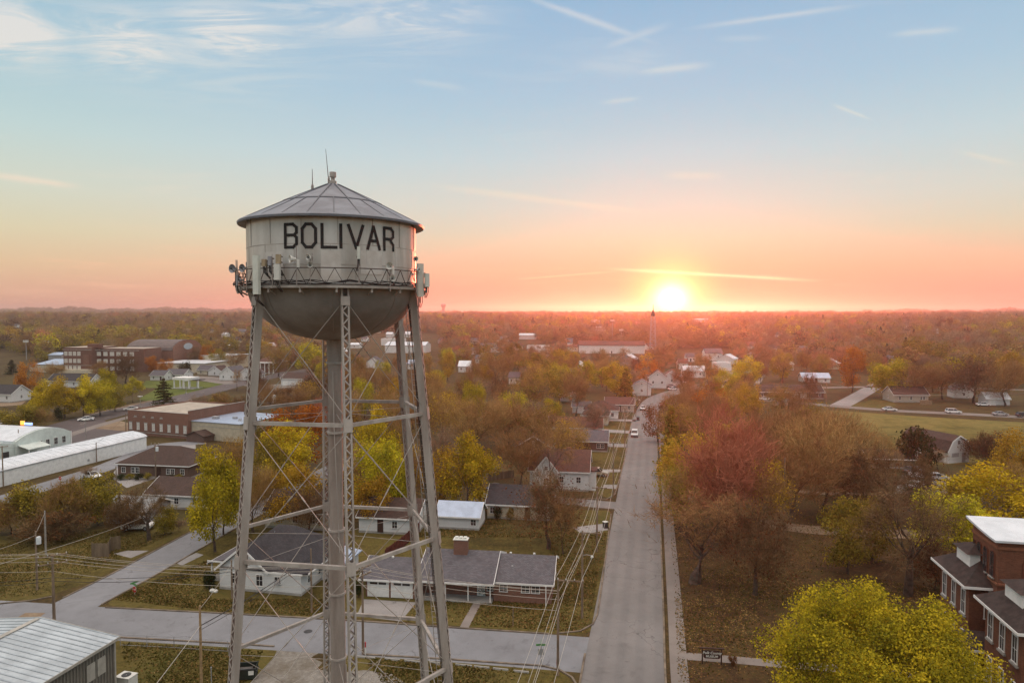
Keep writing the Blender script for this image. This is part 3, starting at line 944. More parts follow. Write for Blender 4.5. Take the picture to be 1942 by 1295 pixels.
    for lane in range(4):
        pts = []
        for k in range(97):
            a = 2 * math.pi * k / 96
            pts.append(Vector(((RB + .05 + .03 * lane % .1) * math.cos(a), (RB + .05) * math.sin(a), zb0 + .1 + .12 * math.sin(k * (.5 + lane * .23) + lane) * rng.uniform(.3, 1) + (.03 * lane))))
        cab.tube(pts, .022, 4)
    cab.build('cable_loom', CABLEM, bal)
    # ---- riser
    mb = MB().lathe([(.42, 33.36), (.47, 33.3), (.47, 31.9), (.41, 31.88), (.41, 21.5), (.46, 21.5), (.46, 13.4), (.47, 13.4), (.47, 0)], 28)
    riser = mb.build('riser_pipe', PIPEM, T, smooth=True)
    for z in (31.9, 27.6, 21.5, 17.5, 13.4, 8, 4):
        MB().lathe([(.40, z - .06), (.53, z - .06), (.53, z + .06), (.40, z + .06)], 28).build('flange', STEELM, riser)
    MB().tube([(0.0, -.52, 36 - 4.6), (0.05, -.55, 28), (.3, -.5, 20.2)], .03, 5).build('conduit', STEELM, riser)
    MB().tube([(.55, -.2, 13.0), (.62, -.1, 6), (.6, -.1, 0)], .035, 5).build('conduit', STEELM, riser)
    # ---- legs
    RINGS = [28.88, 21.29, 13.3, 5.6]
    hw = .205
    for k in range(6):
        a = A0 + k * math.pi / 3
        er = Vector((math.sin(a), -math.cos(a), 0)); et = Vector((math.cos(a), math.sin(a), 0))
        top, bot = leg_p(k, 36.3), leg_p(k, 0)
        ax = (top - bot).normalized(); L = (top - bot).length
        ez = ax; en = (er - ez * er.dot(ez)).normalized()
        M = Matrix((et, en, ez)).transposed().to_4x4(); M.translation = bot
        mb = MB()
        for sx in (-1, 1):          # two channels: web and two flanges each
            mb.box((sx * hw, 0, L / 2), (.03, 2 * hw, L), 0, M)
            for sy in (-1, 1):
                mb.box((sx * (hw - .045), sy * hw, L / 2), (.075, .028, L), 0, M)
        step = .37; z = .4
        i = 0
        while z < L - .9:
            for sy in (-1, 1):
                s = 1 if i % 2 == 0 else -1
                p = M @ Vector((-s * (hw - .04), sy * (hw + .02), z)); q = M @ Vector((s * (hw - .04), sy * (hw + .02), z + step))
                mb.beam(p, q, .018, .065, 0, up=tuple(et))
            z += step; i += 1
        leg = mb.build('leg', STEELM, T)
        for zz in RINGS + [35.6, 1.2]:
            h = .72 if zz in RINGS else .5
            for sy in (-1, 1):
                MB().box((0, sy * (hw + .045), zz * L / 36.3), (2 * hw + .07, .03, h), 0, M).build('gusset_plate', STEELM, leg)
        ft = MB().box((bot.x, bot.y, .35), (1.2, 1.2, .7), rz=a)
        ft.build('footing', CONC, leg)
    # ---- horizontal struts, rods
    for zi, z in enumerate(RINGS):
        for k in range(6):
            p, q = leg_p(k, z), leg_p(k + 1, z)
            d = (q - p).normalized()
            p, q = p + d * .22, q - d * .22
            mb = MB()
            n = Vector((0, 0, 1)).cross(d)
            for s in (-1, 1):
                mb.beam(p + n * s * .085, q + n * s * .085, .045, .2)
            mb.beam(p + Vector((0, 0, .09)), q + Vector((0, 0, .09)), .16, .02)
            for t in (.15, .5, .85):
                c = p.lerp(q, t); mb.beam(c - n * .08, c + n * .08, .2, .16)
            mb.build('strut', STEELM, T)
        mb = MB()
        for k in range(6):          # spider rods to the riser
            p = leg_p(k, z - .35)
            mb = MB(); mb.tube([Vector((p.x * .08, p.y * .08, z - .1)), p], .014, 4); mb.build('spider_rod', STEELM, T)
    lv = [36.0] + RINGS + [0.6]
    for z1, z0 in zip(lv[:-1], lv[1:]):
        for k in range(6):
            for a, b in ((k, k + 1), (k + 1, k)):
                p, q = leg_p(a, z1 - .3), leg_p(b, z0 + .3)
                p = p.lerp(q, .02); q = q.lerp(p, .02)
                mb = MB().tube([p, q], .024, 5)
                mb.tube([p.lerp(q, .52), p.lerp(q, .56)], .045, 5)
                mb.build('brace_rod', STEELM, T)
    # ---- coax cables and ladder down the right-hand leg
    mb = MB()
    for i in range(4):
        pts = []
        for z in (37.0, 35.8, 33, 29, 24, 18, 12, 6, 0.1):
            p = leg_p(1, min(z, 36.2)); a = A0 + math.pi / 3
            et = Vector((math.cos(a), math.sin(a), 0)); er = Vector((math.sin(a), -math.cos(a), 0))
            pts.append(p - er * .34 + et * (-.14 + i * .075) + Vector((.03 * math.sin(z + i), .02 * math.sin(z * 1.3 + i), z - p.z)))
        mb.tube(pts, .02, 5)
    mb.build('cable_run', mat('brown_cable', (.09, .075, .065), .7, .15, 3), T)
    mb = MB()
    for s in (-1, 1):
        pts = [leg_p(1, z) * .93 + Vector((0, 0, z * .07)) + VX * s * .2 for z in (36.4, 24, 12, 0)]
        mb.tube(pts, .022, 4)
    for i in range(110):
        z = 36.2 - i * .33
        c = leg_p(1, z) * .93; c.z = z
        mb.beam(c - VX * .2, c + VX * .2, .025, .025)
    mb.build('ladder', STEELM, T)
    return T


def wall_angle(px, z, r=4.98):
    """bearing about the tower axis of the point of a circle of radius r whose direction is px"""
    best = None
    for i in range(-900, 901):
        a = rad(i * .1)
        x = TX + r * math.sin(a); y = TD - r * math.cos(a)
        zz = z - EYE
        c, s = math.cos(PITCH), math.sin(PITCH)
        dd = y * c - zz * s
        u = CXP + FPX * x / dd
        near = Vector((x - TX, y - TD)).dot(Vector((-x, -y)))
        if near < -.02 * r:
            continue
        e = abs(u - px)
        if best is None or e < best[0]:
            best = (e, a)
    return best[1]


TOWER = build_tower()

# ------------------------------------------------------------------ aerials on the balcony
ANTW = mat('antenna_white', (0.66, 0.68, 0.62), .5, .05, 2)
ANTG = mat('antenna_grey', (0.33, 0.33, 0.36), .6, .08, 3)
ANTT = mat('antenna_tan', (0.42, 0.33, 0.22), .6, .12, 3)
PIPEA = mat('mount_pipe', (0.33, 0.29, 0.27), .6, .12, 3)


def on_ring(px, z, r=5.75):
    a = wall_angle(px, z, r)
    return Vector((TX + r * math.sin(a), TD - r * math.cos(a), z)), a


def zpx(py, px=630, depth=37.5):
    return at(px, py, depth).z


def panel_antenna(label, px, py0, py1, w, dpt, m, r=5.95, turn=0.0):
    z0, z1 = zpx(py1), zpx(py0)
    p, a = on_ring(px, (z0 + z1) / 2, r)
    t = thing('panel_antenna', label, 'antenna', (p.x, p.y, z0), a + turn, 'aerials round the tank balcony')
    h = z1 - z0
    prof = [(-w / 2, dpt / 2), (-w / 2, -dpt * .2), (-w * .3, -dpt / 2), (w * .3, -dpt / 2), (w / 2, -dpt * .2), (w / 2, dpt / 2)]
    MB().prism(prof, 0, h, axis='z').build('radome', m, t)
    MB().tube([(0, dpt / 2 + .12, -.35), (0, dpt / 2 + .12, h * .9)], .045, 8).build('mount_pipe', PIPEA, t)
    b = MB()
    for f in (.18, .8):
        b.box((0, dpt / 2 + .06, h * f), (.14, .16, .09)); b.beam((0, dpt / 2 + .1, h * f), (0, max(.35, r - 5.5), h * f), .05, .05)
    b.build('bracket', RUST, t)
    b = MB()
    for s in (-1, 0, 1):
        b.tube([(s * w * .25, 0, 0), (s * w * .3, .05, -.3), (s * .05, dpt + .25, -.62)], .02, 5)
    b.build('jumper_cable', CABLEM, t)
    return t


def dish_antenna(label, px, py, dpx, m, r=5.85, turn=0.0, tilt=0.0, mast=(None, None)):
    z = zpx(py)
    p, a = on_ring(px, z, r)
    R = dpx / 2 * 37.0 / FPX
    t = thing('dish_antenna', label, 'dish', (p.x, p.y, z), a + turn, 'aerials round the tank balcony')
    mb = MB(); n = 20
    prof = [(0.001, .02), (R * .5, -.03), (R * .9, -.11), (R, -.16), (R * .97, -.12), (R * .5, 0.0), (0.001, .05)]
    vs = []; fs = []
    for rr, yy in prof:
        for k in range(n):
            b = 2 * math.pi * k / n
            vs.append((rr * math.cos(b), yy, rr * math.sin(b)))
    for i in range(len(prof) - 1):
        for k in range(n):
            fs.append((i * n + k, i * n + (k + 1) % n, (i + 1) * n + (k + 1) % n, (i + 1) * n + k))
    mb.add(vs, fs).build('reflector', m, t, smooth=True)
    MB().beam((0, .02, -R * .8), (0, -R * .9, 0), .025, .025).box((0, -R * .9, 0), (.07, .12, .07)).build('feed_arm', IRON, t)
    z0 = (zpx(mast[1]) if mast[1] else z - .9) - z; z1 = (zpx(mast[0]) if mast[0] else z + .25) - z
    MB().tube([(0, .14, z0), (0, .14, z1)], .03, 6).box((0, .09, 0), (.1, .14, .12)).build('mast', PIPEA, t)
    return t


def whip_antenna(label, p, h, r0, m, lean=(0, 0), collar=True):
    t = thing('whip_antenna', label, 'antenna', p, 0, 'aerials of the water tower')
    MB().tube([(0, 0, 0), (lean[0] * .5, lean[1] * .5, h * .5), (lean[0], lean[1], h)], [r0, r0 * .7, r0 * .4], 6).build('rod', m, t)
    if collar:
        MB().lathe([(r0 * 2.4, 0), (r0 * 2.4, .25), (r0, .4)], 10).build('base', PIPEA, t)
    return t


def horn_antenna(label, px, py, m, mast):
    z = zpx(py); p, a = on_ring(px, z, 5.8)
    t = thing('horn_antenna', label, 'antenna', (p.x, p.y, z), a, 'aerials round the tank balcony')
    MB().lathe([(.06, 0), (.09, .1), (.2, .3), (.2, .33), (.07, .12), (.05, .02)], 14).build('horn', m, t).rotation_euler = (rad(90), 0, rad(-50))
    MB().box((.12, 0, -.22), (.14, .12, .42)).build('radio_box', m, t)
    MB().tube([(0, .06, zpx(mast[1]) - z), (0, .06, zpx(mast[0]) - z)], .028, 6).build('mast', PIPEA, t)
    return t


panel_antenna('tall pale panel antenna at the left front of the tank balcony', 485.5, 487, 559, .40, .26, ANTW, 6.05)
panel_antenna('tall pale panel antenna on the right rim of the tank balcony', 797, 494, 561, .40, .26, mat('antenna_cream', (0.6, 0.56, 0.50), .5, .05, 2), 5.95, turn=rad(-58))
panel_antenna('short white panel antenna at the far right edge of the tower', 810, 514, 541, .28, .2, ANTW, 6.35, turn=rad(-50))
panel_antenna('white box antenna below the tan one, left of the centre leg', 525, 504, 533, .34, .2, PLASTIC, 5.95)
panel_antenna('tan box antenna standing above the white box antenna', 527.5, 486, 503, .28, .16, ANTT, 5.9)
panel_antenna('small tan equipment box just right of the tall left panel', 500, 494, 507, .24, .2, ANTT, 5.85)
panel_antenna('slim grey panel antenna beside the small tan box', 511, 489, 506, .2, .14, ANTG, 5.85)
panel_antenna('narrow grey panel under the left pair of dishes', 449.5, 521, 541, .14, .1, ANTG, 5.95)
panel_antenna('slim white panel antenna standing below the letter V', 680, 470, 493, .16, .1, ANTW, 5.85)
dish_antenna('outermost grey round dish on the left edge of the balcony', 444, 509, 17, ANTG, 6.1, rad(20), mast=(492, 553))
dish_antenna('grey round dish between the outer dish and the tank wall', 463, 509, 16, ANTG, 5.9, rad(10), mast=(497, 550))
dish_antenna('small grey dish hanging low at the left balcony edge', 457.5, 531, 9, ANTG, 5.9, rad(0), mast=(520, 550))
dish_antenna('upper white dish of the pair on one short mast', 588, 492, 11, PLASTIC, 5.85, rad(-35), mast=(484, 512))
dish_antenna('lower white dish of the pair on one short mast', 588, 506, 10, PLASTIC, 5.85, rad(12), mast=(496, 540))
dish_antenna('white dish on a low mast below the letter R', 742, 527.5, 11, PLASTIC, 5.85, rad(-8), mast=(512, 552))
dish_antenna('white dish high at the right edge of the tank wall', 787, 485, 10, PLASTIC, 5.7, rad(-40), mast=(480, 530))
dish_antenna('small pale dish beside the tall right panel antenna', 790, 507, 9, PLASTIC, 5.9, rad(10), mast=(500, 530))
horn_antenna('white horn antenna on a tall thin mast below the letter O', 561, 495, PLASTIC, (470, 546))
horn_antenna('little horn antenna on a dark mast right of the letter V', 741.5, 504, PLASTIC, (498, 540))
for px, py0, py1, lb in ((450.5, 491, 548, 'bare pipe mast between the two grey dishes'), (516.5, 485, 548, 'thin dark mast with small crosspiece left of the white box'), (680.5, 492, 537, 'thin white mast under the slim white panel'), (789.5, 500, 553, 'dark pipe mast at the right end of the balcony')):
    p, a = on_ring(px, 37, 5.8)
    o = whip_antenna(lb, (p.x, p.y, zpx(py1)), zpx(py0) - zpx(py1), .035, PIPEA, collar=False)
p = at(592.5, 357, TD + .5); whip_antenna('short dark whip antenna on the left slope of the tank roof', (p.x, p.y, p.z - .12), zpx(317, 592, TD + .5) - p.z, .035, IRON)
p = at(623.5, 343, TD); whip_antenna('long thin leaning whip antenna at the roof peak', (p.x, p.y, p.z - .15), zpx(278, 618, TD) - p.z, .028, IRON, (-.17, 0))

# ================================================================== TREES: the kinds
YEL = leaf_mat('yellow_leaves', [(0.17, 0.125, 0.010), (0.33, 0.25, 0.014), (0.50, 0.37, 0.02), (0.62, 0.43, 0.026)], .30)
YGR = leaf_mat('yellow_green_leaves', [(0.13, 0.12, 0.012), (0.27, 0.235, 0.016), (0.44, 0.36, 0.02), (0.56, 0.43, 0.026)], .30)
OLV = leaf_mat('olive_leaves', [(0.085, 0.07, 0.014), (0.16, 0.125, 0.02), (0.25, 0.185, 0.026), (0.33, 0.225, 0.032)], .25)
AMB = leaf_mat('amber_leaves', [(0.17, 0.10, 0.014), (0.31, 0.19, 0.022), (0.43, 0.27, 0.028), (0.50, 0.33, 0.038)], .30)
ORG = leaf_mat('orange_leaves', [(0.20, 0.06, 0.014), (0.32, 0.11, 0.014), (0.42, 0.16, 0.016), (0.46, 0.20, 0.02)], .30)
GRN = leaf_mat('dark_evergreen_leaves', [(0.014, 0.02, 0.008), (0.028, 0.036, 0.012), (0.045, 0.05, 0.016)], .12)
RUS = leaf_mat('russet_leaves', [(0.07, 0.03, 0.014), (0.13, 0.052, 0.02), (0.18, 0.075, 0.024)], .22)
TWB = leaf_mat('brown_twigs', [(0.17, 0.095, 0.038), (0.255, 0.148, 0.06), (0.35, 0.21, 0.085)], .0)
TWG = leaf_mat('grey_twigs', [(0.17, 0.115, 0.072), (0.245, 0.17, 0.105), (0.32, 0.225, 0.145)], .0)
TWR = leaf_mat('red_brown_twigs', [(0.27, 0.10, 0.058), (0.40, 0.16, 0.09), (0.50, 0.22, 0.125)], .0)
TWD = leaf_mat('dark_twigs', [(0.075, 0.046, 0.026), (0.13, 0.08, 0.042), (0.195, 0.122, 0.06)], .0)


def np_mesh(name, verts, nper, m):
    """mesh of n separate faces with nper corners each"""
    v = np.asarray(verts, dtype=np.float32).reshape(-1, 3)
    nf = len(v) // nper
    me = bpy.data.meshes.new(name)
    me.vertices.add(len(v)); me.vertices.foreach_set('co', v.ravel())
    me.loops.add(len(v)); me.loops.foreach_set('vertex_index', np.arange(len(v), dtype=np.int32))
    me.polygons.add(nf); me.polygons.foreach_set('loop_start', np.arange(0, len(v), nper, dtype=np.int32))
    me.materials.append(m)
    me.update(calc_edges=True)
    return me


def unit(a):
    return a / np.maximum(np.linalg.norm(a, axis=1, keepdims=True), 1e-9)


def leaves(rng, P, size, flat=.5, out=None):
    """diamond leaves (or sprays of leaves) at the points P"""
    n = len(P)
    nrm = rng.normal(size=(n, 3)); nrm[:, 2] += flat
    if out is not None:
        nrm += out * .8
    nrm = unit(nrm)
    t = unit(np.cross(nrm, rng.normal(size=(n, 3)))); b = np.cross(nrm, t)
    s = size * rng.uniform(.55, 1.25, (n, 1))
    return np.stack([P - t * s * .5, P - b * s * .32 + t * s * .05, P + t * s * .5, P + b * s * .32 + t * s * .05], 1)


def twigs(rng, P, D, ln, w):
    n = len(P)
    sd = unit(np.cross(D, rng.normal(size=(n, 3))))
    L = ln * rng.uniform(.4, 1.2, (n, 1)); W = w * rng.uniform(.7, 1.3, (n, 1))
    bend = rng.normal(size=(n, 3)) * .12
    return np.stack([P - sd * W / 2, P + sd * W / 2, P + unit(D + bend) * L], 1)


def crown_points(rng, H, h0, R, K, n, shape='round', shell=.55, cl=(.26, .42)):
    """points in K overlapping clumps that fill an uneven crown between the heights h0 and H"""
    c = []
    cz, rz = (H + h0) / 2, (H - h0) / 2
    while len(c) < K:
        d = unit(rng.normal(size=(1, 3)))[0]
        q = rng.uniform(.25, 1) ** .5 * .80
        p = d * q
        if shape == 'vase' and p[2] < -.2 and math.hypot(p[0], p[1]) > .35:
            continue
        k = 1.0
        if shape == 'egg':
            k = 1.0 - .35 * max(0, p[2])
        if shape == 'flat' and p[2] < -.35:
            continue
        c.append((p[0] * R * k, p[1] * R * k, cz + p[2] * rz, rng.uniform(*cl) * R * (1.0 if p[2] < .5 else .85)))
    c = np.array(c)
    wts = c[:, 3] ** 2; idx = rng.choice(K, n, p=wts / wts.sum())
    d = unit(rng.normal(size=(n, 3)))
    q = rng.uniform(0, 1, (n, 1)) ** shell
    P = c[idx, :3] + d * q * c[idx, 3:4] * np.array([1, 1, .82])
    q = np.quantile(np.hypot(P[:, 0], P[:, 1]), .975); P[:, :2] *= R / q; c[:, :2] *= R / q
    z0, z1 = np.quantile(P[:, 2], .01), np.quantile(P[:, 2], .997)
    P[:, 2] = h0 + (P[:, 2] - z0) * (H - h0) / (z1 - z0)
    P[:, 2] = np.maximum(P[:, 2], h0 * .8 + rng.uniform(0, .5, n))
    return P, d, c


def limbs(rng, H, h0, R, r0, levels=3, n1=7, lean=0.0, targets=None):
    """trunk and limbs as tapered tubes; returns the tube mesh data and the (point, direction) list along the outer limbs"""
    mb = MB(); tips = []

    def grow(p, d, ln, r, lv):
        pts = [p]; q = p.copy(); dd = d.copy()
        k = 4 if lv < 2 else 3
        for i in range(k):
            dd = (dd + Vector(rng.normal(size=3)) * (.10 if lv == 0 else .20) + Vector((0, 0, .10 if lv else 0))).normalized()
            q = q + dd * ln / k; pts.append(q.copy())
        rs = [r * (1 - .62 * i / k) for i in range(k + 1)]
        mb.tube(pts, rs, 7 if lv == 0 else (5 if lv == 1 else 3), cap=False)
        if lv >= 1:
            for i in range(1, k + 1):
                tips.append((pts[i], (pts[i] - pts[i - 1]).normalized(), lv))
        if lv < levels:
            m = n1 if lv == 0 else int(rng.integers(3, 6))
            for j in range(m):
                t = rng.uniform(.3 if lv else .52, 1.0) if j else 1.0
                f = t * k; i = min(k - 1, int(f)); b = pts[i].lerp(pts[i + 1], f - i)
                az = 2 * math.pi * (j + rng.uniform(0, .7)) / m
                sd = Vector((math.cos(az), math.sin(az), 0))
                if lv == 0:
                    nd = (sd * rng.uniform(.55, 1.15) + Vector((0, 0, rng.uniform(.5, 1.1)))).normalized()
                    nl = (H - h0) * rng.uniform(.45, .68) * (1 if R > (H - h0) * .4 else .9)
                else:
                    nd = (dd * .9 + Vector(rng.normal(size=3)) * .62 + Vector((0, 0, .18))).normalized(); nl = ln * rng.uniform(.42, .66)
                grow(b, nd, nl, max(.012, r * (1 - .6 * t) * rng.uniform(.45, .66)), lv + 1)

    grow(Vector((0, 0, -.2)), Vector((lean, 0, 1)).normalized(), h0 + (H - h0) * .38, r0, 0)
    # fit the limbs inside the wanted radius and height
    ext = max((math.hypot(p[0], p[1]) for p, d, l in tips), default=1); top = max((p[2] for p, d, l in tips), default=1)
    sx, sz = R * .92 / ext, H * .95 / top
    mb.v = [(x * (1 if math.hypot(x, y) < r0 * 1.5 else sx), y * (1 if math.hypot(x, y) < r0 * 1.5 else sx), z * sz) for x, y, z in mb.v]
    tips = [(Vector((p.x * sx, p.y * sx, p.z * sz)), d, l) for p, d, l in tips]
    return mb, tips


PROTO = {}


def leafy(key, seed, leafm, H=12, h0=1.7, R=5, K=30, n=7000, size=.42, shape='round', r0=.24, shell=.5, cl=(.26, .42)):
    rng = np.random.default_rng(seed)
    P, d, c = crown_points(rng, H, h0, R, K, n, shape, shell, cl)
    crown = np_mesh('crown', leaves(rng, P, size, .5, d), 4, leafm)
    mb, tips = limbs(rng, H * .92, h0, R * .8, r0, 2, 6)
    PROTO[key] = (mb.mesh('trunk', BARK, True, False), crown, H, R)


def bare(key, seed, twm, H=12, h0=2.0, R=5, n=7000, ln=1.3, w=.044, r0=.30, levels=3, n1=8, cloud=.5, leafm=None, nleaf=0, size=.3, shape='round'):
    """leafless tree: limbs carry sprays of fine twigs, with a few last leaves if wanted"""
    rng = np.random.default_rng(seed)
    mb, tips = limbs(rng, H, h0, R, r0, levels, n1)
    TP = np.array([p[:] for p, dd, l in tips if l >= 2] or [p[:] for p, dd, l in tips]); TDn = np.array([dd[:] for p, dd, l in tips if l >= 2] or [dd[:] for p, dd, l in tips])
    n1_ = int(n * (1 - cloud)); i = rng.integers(0, len(TP), n1_)
    P1 = TP[i] + rng.normal(size=(n1_, 3)) * .12; D1 = unit(TDn[i] + rng.normal(size=(n1_, 3)) * .75)
    n2_ = n - n1_
    P2, d2, c = crown_points(rng, H - .4, h0 + .3, R, 24, n2_, shape, .45, (.26, .40))
    base = np.array([0, 0, h0 * .7])
    D2 = unit(unit(P2 - base) * .9 + rng.normal(size=(n2_, 3)) * .5 + np.array([0, 0, .25]))
    T = twigs(rng, np.vstack([P1, P2]), np.vstack([D1, D2]), ln, w)
    me = np_mesh('crown', T, 3, twm)
    PROTO[key] = (mb.mesh('trunk', BARK if twm is not TWG else mat('grey_bark', (0.13, 0.105, 0.085), .95, .25, 2.5), True, False), me, H, R)
    if nleaf:
        P, d, c = crown_points(rng, H, h0, R, 30, nleaf, shape, .4)
        lm = np_mesh('leaves', leaves(rng, P, size), 4, leafm)
        PROTO[key] = PROTO[key] + (lm,)


def conifer(key, seed, H=13, R=3.2, n=5200, tiers=15, leafm=None, size=.5, gap=.35, h0=1.0):
    rng = np.random.default_rng(seed)
    Ps = []
    for k in range(tiers):
        z = h0 + (H - h0 - .4) * k / (tiers - 1)
        rr = R * (1 - (z - h0) / (H - h0)) ** .8 * rng.uniform(.8, 1.1) + .15
        nb = max(5, int(9 * rr / R) + 4)
        for j in range(nb):
            a = rng.uniform(0, 2 * math.pi); L = rr * rng.uniform(.7, 1.08)
            m = max(8, int(n / tiers / nb))
            t = rng.uniform(.08, 1, m)
            spread = .1 + .16 * t * L
            x = math.cos(a) * t * L + rng.normal(size=m) * spread * .6; y = math.sin(a) * t * L + rng.normal(size=m) * spread * .6
            zz = z - .18 * t * t * L + rng.normal(size=m) * gap * .35
            Ps.append(np.stack([x, y, zz], 1))
    P = np.vstack(Ps)
    me = np_mesh('crown', leaves(rng, P, size, .9), 4, leafm or GRN)
    mb = MB().tube([(0, 0, -.2), (0, 0, H * .5), (.05, 0, H * .97)], [.24, .14, .03], 7)
    PROTO[key] = (mb.mesh('trunk', BARK, True, False), me, H, R)


def shrub(key, seed, leafm, H=2, R=1.5, n=1600, size=.2, K=14, twm=None):
    rng = np.random.default_rng(seed)
    P, d, c = crown_points(rng, H, .15, R, K, n, 'round', .5, (.35, .55))
    P[:, 2] = np.maximum(P[:, 2], .05)
    me = np_mesh('crown', leaves(rng, P, size, .4, d), 4, leafm)
    mb = MB()
    for j in range(6):
        a = j * 1.05; mb.tube([(0, 0, -.1), (math.cos(a) * R * .3, math.sin(a) * R * .3, H * .4), (math.cos(a) * R * .5, math.sin(a) * R * .5, H * .8)], [.05, .03, .01], 5)
    PROTO[key] = (mb.mesh('trunk', BARK, True, False), me, H, R)


leafy('yellow_a', 1, YEL, n=11000, size=.36); leafy('yellow_b', 2, YEL, K=24, n=11000, shape='egg', size=.34)
leafy('yellowgreen_a', 3, YGR, n=11000, size=.36); leafy('yellowgreen_b', 4, YGR, K=24, n=10500, shape='egg', size=.34)
leafy('olive_a', 5, OLV, n=7000, size=.42); leafy('olive_b', 6, OLV, K=18, n=6500, shape='egg', size=.4)
leafy('amber_a', 7, AMB, n=7000, size=.36, shell=.6); leafy('amber_b', 8, AMB, K=22, n=7000, shape='egg', size=.36)
leafy('orange_a', 9, ORG, n=6500, size=.4); leafy('orange_b', 10, ORG, K=18, n=6000, shape='egg', size=.4)
leafy('russet_a', 11, RUS, n=5500, size=.4); leafy('vase_a', 12, YGR, n=5600, shape='vase', h0=3.6, size=.36, K=22)
bare('brown_a', 21, TWB, n=8500); bare('brown_b', 22, TWB, n=8500, R=5.4, cloud=.7); bare('brown_c', 23, TWD, n=8000, leafm=RUS, nleaf=900)
bare('grey_a', 24, TWG, n=7000, cloud=.55); bare('red_a', 25, TWR, n=10000, R=4.2, cloud=.7, ln=1.6, shape='egg'); bare('red_b', 26, TWR, n=9000, R=4.6, cloud=.6)
bare('amberbare_a', 27, TWB, n=6500, leafm=AMB, nleaf=2300, size=.32); bare('olivebare_a', 28, TWB, n=6000, leafm=OLV, nleaf=2800, size=.34)
bare('limby_a', 29, TWD, n=4200, h0=3.0, cloud=.12, levels=4, n1=8, r0=.33, ln=1.1, w=.03); bare('limby_b', 30, TWB, n=4200, h0=2.8, cloud=.15, levels=4, n1=7, r0=.26, ln=1.1, w=.028)
bare('limby_c', 61, TWB, n=3600, h0=2.6, cloud=.04, levels=4, n1=8, r0=.40, ln=.9, w=.034)
conifer('conifer_a', 41); conifer('pine_a', 42, R=4.6, tiers=10, n=5200, gap=.5, h0=2.2, leafm=leaf_mat('pine_needles', [(0.022, 0.026, 0.010), (0.05, 0.05, 0.014), (0.085, 0.078, 0.02)], .15))
conifer('goldcon_a', 43, R=3.0, leafm=OLV, n=6000, tiers=18, gap=.7)
shrub('shrub_dark', 51, GRN); shrub('shrub_olive', 52, OLV); shrub('shrub_russet', 53, RUS); shrub('shrub_round', 54, GRN, n=2600, K=22)
leafy('bushy_a', 55, OLV, H=8, h0=.8, R=4, n=5200, size=.36, r0=.16); bare('bushy_b', 56, TWB, H=7, h0=.8, R=4, n=6500, ln=1.0, leafm=OLV, nleaf=2200, size=.3, r0=.15)
bare('twiggy_a', 57, TWG, H=6, h0=.7, R=3.2, n=3800, cloud=.2, ln=1.1, w=.026, r0=.13, levels=3, n1=9)
bare('thicket_a', 58, TWD, H=6, h0=.5, R=3.8, n=7500, ln=1.1, leafm=RUS, nleaf=1400, size=.28, r0=.13)

TREES = []


def plant(kind, label, x, y, H, W, group=None, name='tree', cat='tree', rz=None):
    """stand one tree with its own trunk and crown at (x, y)"""
    pr = PROTO[kind]
    i = len(TREES)
    t = thing(name, label, cat, (x, y, terr(x, y)), rz if rz is not None else (i * 2.399) % 6.283, group)
    t.scale = (W / 2 / pr[3], W / 2 / pr[3], H / pr[2])
    link('trunk', pr[0], t)
    c = link('crown', pr[1], t)
    if len(pr) > 4:
        link('leaves', pr[4], c)
    TREES.append((x, y, W / 2, t))
    return t


def tree_px(kind, label, px, base, top, wpx, group=None, **kw):
    p = G(px, base)
    k = p.y / FPX
    H = (EYE - at(px, top, p.y).z); H = EYE - H
    return plant(kind, label, p.x, p.y, max(1.0, at(px, top, p.y).z), wpx * k, group, **kw)

# ================================================================== BUILDINGS
FOOT = []       # footprints (x, y, radius) that trees keep off
VIS = []        # far house fronts that ought to peep through the trees
LAND = []       # landmarks for telling trees apart: (name, x, y)
_wm = {}


def window(parent, x, y, z, w, h, face, frame=TRIM, depth=.10, bars=(1, 1), glass=None):
    """frame with its own pane; face is the outward direction of the wall: '-y', '+y', '-x', '+x'"""
    key = (round(w, 2), round(h, 2), frame.name, bars, glass)
    if key not in _wm:
        f = MB(); t = .07 if w > .5 else .05
        f.box((0, -.02, h / 2 - t / 2), (w, depth, t)); f.box((0, -.02, -h / 2 + t / 2), (w + .08, depth + .06, t))
        for s in (-1, 1):
            f.box((s * (w / 2 - t / 2), -.02, 0), (t, depth, h - 2 * t))
        for i in range(1, bars[0] + 1):
            f.box((-w / 2 + w * i / (bars[0] + 1), -.015, 0), (.035, depth * .7, h - 2 * t))
        for i in range(1, bars[1] + 1):
            f.box((0, -.012, -h / 2 + h * i / (bars[1] + 1)), (w - 2 * t, depth * .66, .035))
        p = MB().box((0, .0, 0), (w - 2 * t + .01, .05, h - 2 * t + .01))
        _wm[key] = (f.mesh('window', frame), p.mesh('pane', glass or GLASS))
    rz = {'-y': 0, '+y': math.pi, '-x': -math.pi / 2, '+x': math.pi / 2}[face]
    o = link('window', _wm[key][0], parent, (x, y, z), rz)
    link('pane', _wm[key][1], o)
    return o


def door(parent, x, y, z, w, h, face, m, handle=True):
    rz = {'-y': 0, '+y': math.pi, '-x': -math.pi / 2, '+x': math.pi / 2}[face]
    o = MB().box((0, -.03, h / 2), (w, .08, h)).box((0, -.05, h * .72), (w * .7, .08, h * .4)).build('door', m, parent, (x, y, z), rz)
    if handle:
        MB().box((w * .38, -.1, h * .46), (.06, .08, .12)).build('handle', IRON, o)
    return o


